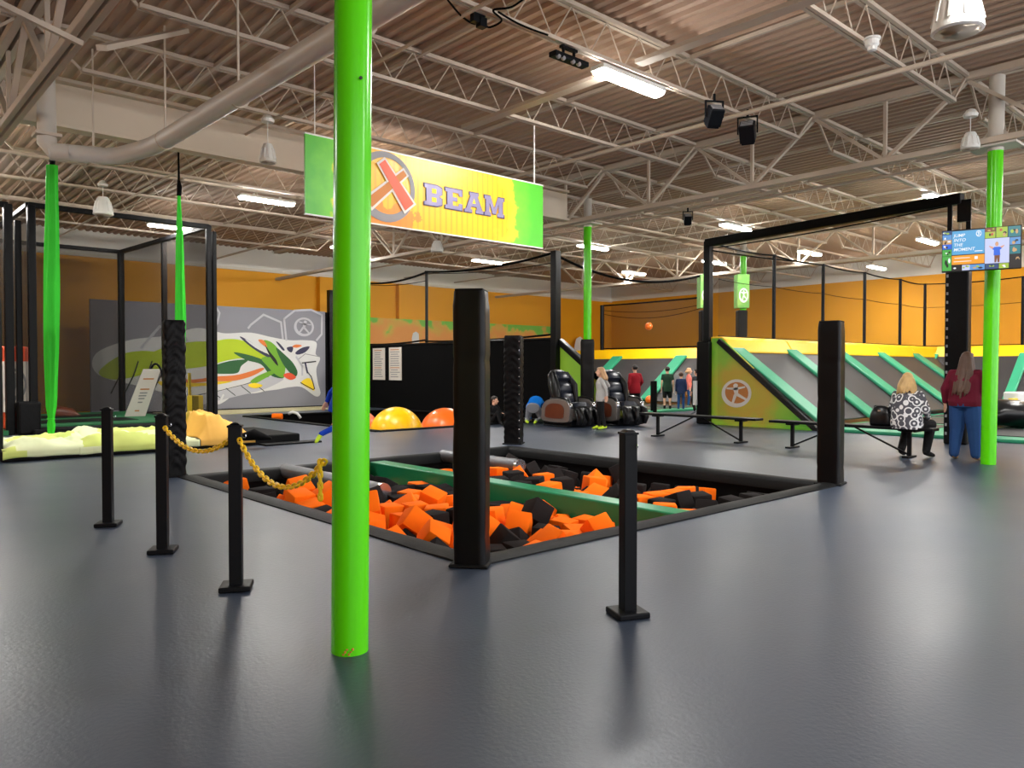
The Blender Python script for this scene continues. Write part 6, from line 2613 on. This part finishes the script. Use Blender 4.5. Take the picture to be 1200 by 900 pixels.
# ------------------------------------------------------------------ massage chairs
def massage_chair(p, rz, label, s=1.0):
    t = thing('massage_chair', label, 'massage chair', p, rz)
    def S(q):
        return [V(a) * s for a in q]
    m = MB()
    m.box(V((0, -.05, .10)) * s, V((.62, 1.0, .14)) * s)
    m.box(V((0, -.05, .02)) * s, V((.74, .9, .04)) * s)
    m.build('base', 'black_metal', t, world=False, bevel=.02)
    m = MB()
    m.loft(S([(0, -.12, .34), (0, -.1, .47), (0, .45, .50), (0, .52, .40)]), [.25 * s] * 4, [.05 * s, .09 * s, .09 * s, .05 * s], V((1, 0, 0)))
    m.build('seat', 'leather_slate', t, world=False, smooth=1.0)
    # reclined backrest shell with side wings
    up = V((0, -.36, 1)).normalized()
    b0 = V((0, -.12, .42))
    m = MB()
    m.loft(S([b0, b0 + up * .15, b0 + up * .6, b0 + up * .86, b0 + up * .95]), [x * s for x in (.30, .33, .34, .28, .16)], [x * s for x in (.12, .16, .16, .13, .05)], V((1, 0, 0)), 20)
    m.build('backrest', 'leather_black', t, world=False, smooth=1.0)
    fw = V((0, 1, .36)).normalized()
    for q in (-1, 1):
        m = MB()
        m.loft(S([b0 + up * .1 + fw * .10 + V((q * .27, 0, 0)), b0 + up * .5 + fw * .16 + V((q * .28, 0, 0)), b0 + up * .85 + fw * .10 + V((q * .2, 0, 0))]), [.06 * s, .08 * s, .05 * s], [.10 * s, .13 * s, .06 * s], V((1, 0, 0)))
        m.build('side_wing', 'leather_black', t, world=False, smooth=1.0)
    m = MB()
    m.loft(S([b0 + up * .62 + fw * .12, b0 + up * .68 + fw * .19, b0 + up * .82 + fw * .18, b0 + up * .88 + fw * .11]), [x * s for x in (.17, .20, .19, .14)], [.03 * s, .05 * s, .05 * s, .03 * s], V((1, 0, 0)))
    m.build('head_pillow', 'leather_slate', t, world=False, smooth=1.0)
    m = MB()
    for f0 in (.08, .34):
        m.loft(S([b0 + up * f0 + fw * .12, b0 + up * (f0 + .05) + fw * .17, b0 + up * (f0 + .2) + fw * .17, b0 + up * (f0 + .25) + fw * .12]), [x * s for x in (.18, .2, .2, .18)], [.03 * s, .04 * s, .04 * s, .03 * s], V((1, 0, 0)))
    m.build('back_cushion', 'leather_slate', t, world=False, smooth=1.0)
    # side arms: silver shell with brown inlay
    for q in (-1, 1):
        prof = [(-.42, .12), (-.5, .3), (-.44, .52), (-.2, .64), (.2, .66), (.42, .60), (.52, .46), (.50, .25), (.40, .12)]
        sp_ = spline([V((q * .30, y, z)) * s for y, z in prof], 4)
        m = MB()
        m.prism(sp_, V((q * .12 * s, 0, 0)))
        o = m.build('armrest', 'silver_plastic', t, world=False, bevel=.025 * s, seg=3)
        m = MB()
        sp2 = spline([V((q * .421, -.04 + (y + .04) * .66, .36 + (z - .36) * .62)) * s for y, z in prof], 4)
        m.prism(sp2, V((q * .012 * s, 0, 0)))
        m.build('inlay', 'wood_brown', o, world=False)
        m = MB()
        m.loft(S([(q * .36, -.2, .655), (q * .36, .1, .68), (q * .36, .38, .64), (q * .36, .46, .58)]), [.05 * s, .065 * s, .06 * s, .04 * s], [.02 * s, .03 * s, .03 * s, .02 * s], V((1, 0, 0)))
        m.build('arm_pad', 'leather_black', o, world=False, smooth=1.0)
        m = MB()
        m.loft(S([(q * .36, .42, .6), (q * .36, .50, .54), (q * .36, .53, .44)]), [.05 * s] * 3, [.02 * s] * 3, V((1, 0, 0)))
        m.build('chrome_cap', 'chrome', o, world=False, smooth=True)
    # leg rest with calf wells
    m = MB()
    m.loft(S([(0, .50, .46), (0, .60, .40), (0, .66, .14), (0, .62, .06)]), [.30 * s, .32 * s, .32 * s, .30 * s], [.04 * s, .06 * s, .08 * s, .05 * s], V((1, 0, 0)), 20)
    lr = m.build('leg_rest', 'leather_black', t, world=False, smooth=1.0)
    for x in (-.26, 0, .26):
        m = MB()
        m.loft(S([(x, .58, .45), (x, .70, .40), (x, .76, .22), (x, .70, .08)]), [.05 * s, .075 * s, .075 * s, .06 * s], [.04 * s, .07 * s, .07 * s, .04 * s], V((1, 0, 0)))
        m.build('calf_pad', 'leather_black', lr, world=False, smooth=1.0)
    return t


hd = -FH * .8 + RT * .6
mrz = math.atan2(hd.y, hd.x) - PI / 2
p = atD(666, 500, 18.5); p.z = 0
massage_chair(p, mrz, 'black massage chair with brown side inlay, between the crouching child and the girl', 1.02)
p = atD(724, 500, 19.0); p.z = 0
massage_chair(p, mrz - .15, 'black massage chair partly hidden behind the standing girl', 1.02)


# ------------------------------------------------------------------ people
def remeshed(mb, name, mats, vox, smooth_it=3, assign=None):
    me = mb.mesh(name, mats, None, True)
    tmp = bpy.data.objects.new('tmp', me)
    COL.objects.link(tmp)
    r = tmp.modifiers.new('r', 'REMESH')
    r.mode = 'VOXEL'
    r.voxel_size = vox
    s = tmp.modifiers.new('s', 'SMOOTH')
    s.iterations = smooth_it
    s.factor = .5
    bpy.context.view_layer.update()
    out = to_mesh(tmp, name)
    bpy.data.objects.remove(tmp)
    out.name = name
    out.materials.clear()
    for q in mats:
        out.materials.append(MATS[q])
    out.polygons.foreach_set('use_smooth', [True] * len(out.polygons))
    out.polygons.foreach_set('material_index', [0] * len(out.polygons))
    if assign:
        for pl in out.polygons:
            pl.material_index = assign(pl.center)
    return out


def put(me, name, parent):
    o = bpy.data.objects.new(name, me)
    COL.objects.link(o)
    o.parent = parent
    MW[o.name] = MW[parent.name]
    return o


def hand(mb, wr, d, side, curl, s):
    """wr wrist, d pointing direction, side = thumb side, palm with five fingers"""
    d = d.normalized()
    side = (side - d * side.dot(d)).normalized()
    nrm = d.cross(side).normalized()          # back of hand / palm normal
    mb.loft([wr - d * .01 * s, wr + d * .03 * s, wr + d * .07 * s, wr + d * .09 * s], [.024 * s, .036 * s, .042 * s, .038 * s], [.018 * s, .016 * s, .015 * s, .012 * s], side, 10)
    for k, (o, L) in enumerate(((.030, .072), (.010, .082), (-.010, .076), (-.029, .060))):
        b = wr + d * .085 * s + side * o * s
        spread = side * (o * .25)
        d1 = (d + spread + nrm * curl * .4).normalized()
        d2 = (d + spread + nrm * curl * 1.1).normalized()
        k1 = b + d1 * L * .5 * s
        mb.cap(b, k1, .0098 * s, .0092 * s, 7)
        mb.cap(k1, k1 + d2 * L * .5 * s, .0092 * s, .008 * s, 7)
    b = wr + d * .03 * s + side * .032 * s
    td = (d * .75 + side * .6 + nrm * curl * .4).normalized()
    mb.cap(b, b + td * .035 * s, .013 * s, .011 * s, 7)
    mb.cap(b + td * .035 * s, b + td * .035 * s + (d + side * .1 + nrm * curl * .5).normalized() * .03 * s, .011 * s, .009 * s, 7)


def person(label, p, rz, H, J, shirt, pants, shoes, hair, hair_len, fat=1.0, child=False, short_sleeve=False, shorts=False, vox=.0065, shirt_drop=.10, wear_mark=None, long_body=0, wide=1.0):
    """J: joint overrides in a 1.7 m tall frame, facing +y, x to the person's right"""
    t = thing('person', label, 'person', p, rz)
    s = H / 1.7
    hs = 1.0 if not child else (1.0 + (1.7 - H) * .42)      # children have larger heads
    D = dict(pel=(0, 0, .93), waist=(0, 0, 1.08), chest=(0, .01, 1.25), neck=(0, -.01, 1.41), head=(0, .02, 1.565), look=(0, 1, 0),
             shR=(.175, 0, 1.37), elR=(.215, -.03, 1.10), wrR=(.22, .04, .86), haR=(.22, .07, .76),
             shL=(-.175, 0, 1.37), elL=(-.215, -.03, 1.10), wrL=(-.22, .04, .86), haL=(-.22, .07, .76),
             hiR=(.09, 0, .90), knR=(.10, .025, .49), anR=(.105, -.01, .085), toR=(.125, .15, .03),
             hiL=(-.09, 0, .90), knL=(-.10, .025, .49), anL=(-.105, -.01, .085), toL=(-.125, .15, .03))
    D.update(J)
    D = {k: (V(v) * s if k != 'look' else V(v).normalized()) for k, v in D.items()}
    f = fat
    up = (D['neck'] - D['pel']).normalized()
    lat = (D['shR'] - D['shL'])
    lat = (lat - up * lat.dot(up)).normalized()

    def torso(mb, g, sc=1.0, top=True, drop=0.0, flare=1.0):
        P = [D['pel'] - up * (.09 + drop) * s, D['pel'] - up * .02 * s, D['waist'], D['chest'], D['chest'].lerp(D['neck'], .55), D['neck'].lerp(D['chest'], .12)]
        ff = 1 + (f - 1) * 1.0
        rx = [.150 * ff * flare, .168 * ff, .138 * (1 + (f - 1) * 1.35), .160 * ff, .150 * (1 + (f - 1) * .6), .065]
        ry = [.105 * ff * flare, .118 * (1 + (f - 1) * 1.2), .098 * (1 + (f - 1) * 1.5), .112 * (1 + (f - 1) * 1.2), .085 * ff, .058]
        mb.loft(P, [(x + g) * s for x in rx], [(y + g) * s for y in ry], lat, 20)
    hr = s * hs
    look = D['look']
    hx = look.cross(V((0, 0, 1)))
    hx = hx.normalized() if hx.length > .05 else lat
    hu = hx.cross(look).normalized()
    HR = Matrix((hx, look, hu)).transposed()
    hc = D['head']

    def hp(x, y, z):
        return hc + HR @ (V((x, y, z)) * hr)
    b = MB()
    torso(b, 0)
    b.cap(D['neck'] - up * .04 * s, hc - HR @ V((0, .015, .07)) * hr, .052 * s * (1 + (f - 1) * .5), .05 * hr)
    b.ball(hp(0, -.012, .025), (.074 * hr, .092 * hr, .092 * hr), HR, 20, 14)
    b.ball(hp(0, .028, -.035), (.058 * hr, .062 * hr, .078 * hr), HR, 18, 12)
    b.ball(hp(0, .055, -.085), (.028 * hr, .028 * hr, .024 * hr), HR, 12, 8)
    b.cap(hp(0, .086, .02), hp(0, .106, -.018), .009 * hr, .014 * hr, 8)
    b.cap(hp(-.02, .082, -.055), hp(.02, .082, -.055), .009 * hr, .009 * hr, 8)
    for q in (-1, 1):
        b.ball(hp(q * .078, -.008, .0), (.012 * hr, .022 * hr, .034 * hr), HR, 10, 8)
        b.ball(hp(q * .034, .066, .012), (.02 * hr, .02 * hr, .014 * hr), HR, 8, 6)
    for q in 'RL':
        b.cap(D['sh' + q] - up * .012 * s, D['el' + q], .043 * s * (1 + (f - 1) * .7), .039 * s * (1 + (f - 1) * .8))
        b.cap(D['el' + q], D['wr' + q], .038 * s * (1 + (f - 1) * .6), .027 * s)
        hd_ = D['ha' + q] - D['wr' + q]
        fwd = V((0, 1, 0)) if abs(hd_.normalized().y) < .8 else V((0, 0, 1))
        hand(b, D['wr' + q], hd_, fwd, .35 if q == 'R' else -.35, s * (1.0 if not child else 1.08))
        b.cap(D['hi' + q], D['kn' + q], .082 * s * (1 + (f - 1) * 1.1), .057 * s * (1 + (f - 1) * .6))
        b.cap(D['kn' + q], D['an' + q], .055 * s * (1 + (f - 1) * .6), .032 * s)
        fd = (D['to' + q] - D['an' + q])
        heel = D['an' + q] - fd * .25 + V((0, 0, -.02 * s))
        b.cap(heel.lerp(D['to' + q], .12), D['to' + q], .024 * s, .018 * s)
    eyeL, eyeR = hp(-.032, .083, .014), hp(.032, .083, .014)
    mo = hp(0, .09, -.055)

    def assign(c):
        if (c - eyeL).length < .0125 * hr or (c - eyeR).length < .0125 * hr:
            return 1
        d = c - mo
        if abs(d.dot(hx)) < .024 * hr and abs(d.dot(hu)) < .009 * hr and d.dot(look) > -.02 * hr:
            return 2
        return 0
    put(remeshed(b, 'body', ['skin', 'eye_dark', 'lip'], vox, 3, assign), 'body', t)
    # shirt
    g = .016
    c = MB()
    torso(c, g, drop=shirt_drop + long_body, flare=1.06)
    c.loft([D['neck'] - up * .05 * s, D['neck'] + up * .015 * s], [.075 * s, .062 * s], [.07 * s, .056 * s], lat, 14)
    for q in 'RL':
        c.ball(D['sh' + q] - up * .01 * s, .052 * s * (1 + (f - 1) * .5))
        c.cap(D['neck'] - up * .035 * s, D['sh' + q] - up * .004 * s, .050 * s, .046 * s * (1 + (f - 1) * .4))
        e = D['el' + q] if not short_sleeve else D['sh' + q].lerp(D['el' + q], .62)
        c.cap(D['sh' + q] - up * .012 * s, e, .051 * s * (1 + (f - 1) * .7), .052 * s * (1 + (f - 1) * .8))
        if not short_sleeve:
            w = D['el' + q].lerp(D['wr' + q], .90)
            c.cap(D['el' + q], w, .051 * s * (1 + (f - 1) * .7), .040 * s)
    so = put(remeshed(c, 'shirt', [shirt], vox * 1.6, 3), 'shirt', t)
    # trousers
    c = MB()
    P = [D['pel'] + up * .06 * s, D['pel'] - up * .02 * s, D['pel'] - up * .10 * s]
    c.loft(P, [(x * f + .008) * s for x in (.150, .170, .150)], [(x * (1 + (f - 1) * 1.2) + .008) * s for x in (.105, .122, .11)], lat, 18)
    for q in 'RL':
        kn, an = D['kn' + q], D['an' + q]
        if shorts:
            e = D['hi' + q].lerp(kn, .85)
            c.cap(D['hi' + q], e, .098 * s, .085 * s)
        else:
            c.cap(D['hi' + q], kn, .093 * s * (1 + (f - 1) * 1.15), .068 * s * wide * (1 + (f - 1) * .7))
            c.cap(kn, kn.lerp(an, .96), .066 * s * wide * (1 + (f - 1) * .7), .052 * s * wide * (1 + (f - 1) * .4))
    put(remeshed(c, 'trousers', [pants], vox * 1.6, 3), 'trousers', t)
    # shoes
    for q in 'RL':
        c = MB()
        fd = (D['to' + q] - D['an' + q])
        fl = fd - V((0, 0, fd.z)) if abs(fd.z) < fd.length * .8 else fd
        an = D['an' + q]
        heel = an - fd * .28 + V((0, 0, -.02 * s))
        tip = D['to' + q] + fd.normalized() * .03 * s
        mid = heel.lerp(tip, .5)
        c.loft([heel - fd.normalized() * .012 * s, heel.lerp(tip, .08), mid, heel.lerp(tip, .85), tip], [x * s for x in (.022, .038, .043, .042, .02)], [x * s for x in (.022, .044, .042, .032, .015)], lat, 12)
        c.cap(heel.lerp(tip, .22), an + (D['kn' + q] - an).normalized() * (.10 if shoes == 'wear_black' else .03) * s, .044 * s, .048 * s)
        put(remeshed(c, 'shoe', [shoes], vox * 1.4, 2), 'shoe', t)
    # hair
    c = MB()
    c.ball(hp(0, -.028, .038), (.083 * hr, .092 * hr, .090 * hr), HR, 20, 14)
    c.ball(hp(0, .018, .082), (.062 * hr, .058 * hr, .036 * hr), HR, 16, 10)
    if hair_len > 0:
        L = hair_len / (1.7)
        rnd = random.Random(len(label))
        for k in range(15):
            a = PI * (1.0 + k / 14.0)          # round the back from ear to ear
            x, y = .074 * math.cos(a), .080 * math.sin(a) - .018
            p0 = hp(x, y, .03)
            out = (HR @ V((x, y, 0))).normalized()
            mid = p0 + V((0, 0, -L * .45)) + out * .022 * hr
            end = p0 + V((0, 0, -L * rnd.uniform(.82, 1.08))) + out * (.02 + L * .09) - look * (.012 + L * .13) + hx * rnd.uniform(-.03, .03)
            mid = mid + out * L * .04 - look * L * .03 + hx * rnd.uniform(-.02, .02)
            c.tube(spline([p0, mid, end], 5, False), [.026 * hr] * 5 + [.030 * hr] * 3 + [.024 * hr, .018 * hr, .009 * hr], 8)
    put(remeshed(c, 'hair', [hair], vox * 1.1, 2), 'hair', t)
    return t


def head_to(v):
    """rotz so that local +y points along world vector v"""
    return math.atan2(v.y, v.x) - PI / 2


# seated woman on the bench, seen from behind
bpx = onX(1064, 490, 12.62)
person('seated woman in a black and white patterned top with blond hair, on the bench', V((12.60, bpx.y, 0)), head_to(V((1, -.12, 0))), 1.66,
       dict(pel=(0, -.02, .575), waist=(0, -.03, .72), chest=(0, .0, .90), neck=(0, .015, 1.075), head=(-.01, .03, 1.235), look=(-.15, 1, -.12),
            shR=(.19, .01, 1.02), elR=(.265, .05, .77), wrR=(.19, .27, .62), haR=(.13, .35, .60),
            shL=(-.19, .01, 1.02), elL=(-.265, .05, .77), wrL=(-.19, .27, .62), haL=(-.13, .35, .60),
            hiR=(.10, .03, .54), knR=(.17, .40, .52), anR=(.20, .20, .10), toR=(.23, .36, .035),
            hiL=(-.10, .03, .54), knL=(-.17, .38, .52), anL=(-.16, .12, .10), toL=(-.20, .28, .035)),
       'wear_pattern', 'wear_black', 'wear_black', 'hair_blond', .42, fat=1.42, shirt_drop=.03)
# standing woman beside the green pole
wp_ = onZ(1130, 539)
person('standing woman in maroon jumper and jeans with long brown hair, beside the green pole', wp_, head_to(V((1.0, -.05, 0))), 1.66,
       dict(look=(.25, 1, -.18), head=(.02, .04, 1.56), shR=(.19, 0, 1.36), elR=(.27, .05, 1.08), wrR=(.20, .22, .92), haR=(.15, .30, .90),
            shL=(-.19, 0, 1.36), elL=(-.285, -.02, 1.10), wrL=(-.30, .02, .88), haL=(-.30, .04, .78),
            hiR=(.10, 0, .90), knR=(.13, .02, .49), anR=(.17, -.02, .085), toR=(.20, .13, .03),
            hiL=(-.10, 0, .90), knL=(-.12, .02, .49), anL=(-.14, -.03, .085), toL=(-.17, .12, .03)),
       'wear_maroon', 'wear_denim', 'wear_tan', 'hair_brown', 1.05, fat=1.36, shirt_drop=.0, wide=1.25)
# girl in grey
gp = onZ(704, 503)
person('girl in a long grey top, black leggings and lime shoes, standing before a massage chair', gp, head_to(-RT + FH * .05), 1.42,
       dict(shR=(.165, -.02, 1.36), elR=(.18, -.22, 1.19), wrR=(.10, -.12, 1.36), haR=(.06, -.07, 1.44),
            shL=(-.165, 0, 1.36), elL=(-.20, -.12, 1.12), wrL=(-.17, -.15, .92), haL=(-.14, -.14, .82),
            anR=(.085, .04, .085), toR=(.10, .20, .03), anL=(-.10, -.10, .085), toL=(-.13, .06, .03), knR=(.085, .04, .49), knL=(-.09, -.02, .49)),
       'wear_heather', 'wear_black', 'wear_lime', 'hair_sand', .36, fat=1.05, child=True, shirt_drop=.08)
# crouching child
kp = onZ(626, 496)
person('child crouching on hands and knees in a blue shirt and grey trousers', kp, head_to(FH + RT * .25), 1.52,
       dict(pel=(0, -.10, .46), waist=(0, .06, .57), chest=(0, .24, .62), neck=(0, .40, .62), head=(0, .52, .56), look=(0, .5, -.86),
            shR=(.17, .34, .58), elR=(.24, .38, .32), wrR=(.22, .50, .08), haR=(.22, .58, .03),
            shL=(-.17, .34, .58), elL=(-.24, .38, .32), wrL=(-.22, .50, .08), haL=(-.22, .58, .03),
            hiR=(.11, -.08, .42), knR=(.19, .14, .09), anR=(.12, -.30, .10), toR=(.10, -.40, .04),
            hiL=(-.11, -.08, .42), knL=(-.22, .12, .09), anL=(-.16, -.28, .10), toL=(-.10, -.38, .05)),
       'wear_blue', 'wear_grey', 'wear_lime', 'hair_dark', 0, fat=1.2, child=True, shirt_drop=-.04)
# children on the ball court
q = onZ(744, 487)
person('boy in a dark red shirt on the ball court behind the second massage chair', V((q.x, q.y, 0)), head_to(FH * .9 - RT * .2), 1.50,
       dict(elR=(.26, .02, 1.12), wrR=(.25, .18, .98), haR=(.22, .26, .98)), 'wear_redshirt', 'wear_black', 'wear_black', 'hair_dark', 0, fat=1.1, child=True, vox=.009)
q = onZ(782, 481.5)
person('boy in a dark green shirt and black shorts, seen from behind on the ball court', V((q.x, q.y, 0)), head_to(FH * .95 + RT * .1), 1.45, {}, 'wear_forest', 'wear_black', 'wear_black', 'hair_dark', 0, child=True, short_sleeve=True, shorts=True, vox=.009)
q = onZ(798, 481.5)
person('small child in a navy jacket and jeans beside the black bollard', V((q.x, q.y, 0)), head_to(FH + RT * .3), 1.26, {}, 'wear_navy', 'wear_denim', 'wear_black', 'hair_brown', 0, child=True, vox=.009)
q = onZ(807, 477)
person('child in a pink top partly behind the child in navy', V((q.x, q.y, 0)), head_to(-FH * .3 + RT), 1.40, {}, 'wear_pink', 'wear_denim', 'wear_black', 'hair_sand', .15, child=True, vox=.009)
q = onZ(816.5, 486)
person('dark-haired child in slate clothes beside the padded post of the net frame', V((q.x, q.y, 0)), head_to(FH - RT * .6), 1.38, dict(knL=(-.10, .12, .52), anL=(-.1, -.02, .14)), 'wear_slate', 'wear_black', 'wear_grey', 'hair_dark', 0, child=True, vox=.009)
# running child behind the bright green pole
q = onZ(395, 527)
person('child running in a blue tracksuit, half hidden by the bright green pole', V((q.x, q.y, 0)), head_to(RT + FH * .45), 1.50,
       dict(pel=(0, 0, .90), waist=(0, .03, 1.05), chest=(0, .08, 1.22), neck=(0, .13, 1.37), head=(0, .18, 1.52), look=(0, 1, -.1),
            shR=(.16, .10, 1.33), elR=(.22, -.10, 1.12), wrR=(.20, .02, .95), haR=(.19, .09, .92),
            shL=(-.16, .10, 1.33), elL=(-.22, -.08, 1.10), wrL=(-.20, -.16, .92), haL=(-.19, -.20, .84),
            hiR=(.09, 0, .88), knR=(.10, .30, .60), anR=(.10, .24, .16), toR=(.11, .40, .10),
            hiL=(-.09, 0, .88), knL=(-.09, .06, .47), anL=(-.10, -.30, .30), toL=(-.11, -.38, .16)),
       'wear_royal', 'wear_royal', 'wear_lime', 'hair_dark', 0, child=True)
# child in black sitting against the partition, between the two posts
q = onZ(580, 497)
person('child in black clothes sitting on the floor between two black posts', V((q.x, q.y, 0)), head_to(-FH * .8 + RT * .6), 1.32,
       dict(pel=(0, -.05, .12), waist=(0, -.09, .27), chest=(0, -.10, .44), neck=(0, -.08, .60), head=(-.02, -.04, .755), look=(-.5, .8, -.1),
            shR=(.165, -.08, .56), elR=(.24, .02, .34), wrR=(.16, .22, .34), haR=(.10, .30, .36),
            shL=(-.165, -.08, .56), elL=(-.24, .02, .34), wrL=(-.16, .22, .34), haL=(-.10, .30, .36),
            hiR=(.09, .0, .11), knR=(.15, .36, .40), anR=(.13, .46, .09), toR=(.14, .62, .03),
            hiL=(-.09, .0, .11), knL=(-.15, .36, .40), anL=(-.13, .46, .09), toL=(-.14, .62, .03)),
       'wear_black', 'wear_black', 'wear_black', 'hair_dark', 0, child=True, vox=.009)
# handbag beside the seated woman
q = onX(1033, 491, 12.62)
t = thing('handbag', 'black leather handbag sitting on the bench beside the seated woman', 'bag', V((12.6, q.y, .478)), head_to(V((1, 0, 0))))
m = MB()
m.loft([(0, 0, 0), (0, 0, .04), (0, 0, .18), (0, 0, .29), (0, 0, .32)], [.17, .18, .17, .12, .06], [.07, .09, .08, .05, .02], V((1, 0, 0)), 18)
m.build('bag_body', 'leather_black', t, world=False, smooth=1.2)
m = MB()
m.tube(spline([(-.1, 0, .27), (-.12, .05, .31), (0, .10, .28), (.12, .05, .30), (.1, 0, .27)], 5, False), .012, 7)
m.build('handle', 'leather_black', t, world=False, smooth=True)
m = MB()
m.tube(spline([(.15, -.06, .2), (.24, -.10, .06), (.30, -.12, .02), (.22, -.16, .012)], 5, False), .01, 6)
m.build('strap', 'leather_black', t, world=False, smooth=True)
m = MB()
m.box((0, -.075, .24), (.04, .01, .03))
m.build('clasp', 'chrome', t, world=False)

# ------------------------------------------------------------------ render look
w = bpy.data.worlds.new('world')
SC.world = w
w.use_nodes = True
w.node_tree.nodes['Background'].inputs['Color'].default_value = (.985, .985, 1, 1)
w.node_tree.nodes['Background'].inputs['Strength'].default_value = 1.95
SC.view_settings.view_transform = 'Standard'
SC.view_settings.look = 'None'
SC.view_settings.gamma = 1.0
SC.view_settings.use_curve_mapping = False
SC.view_settings.exposure = EXPO
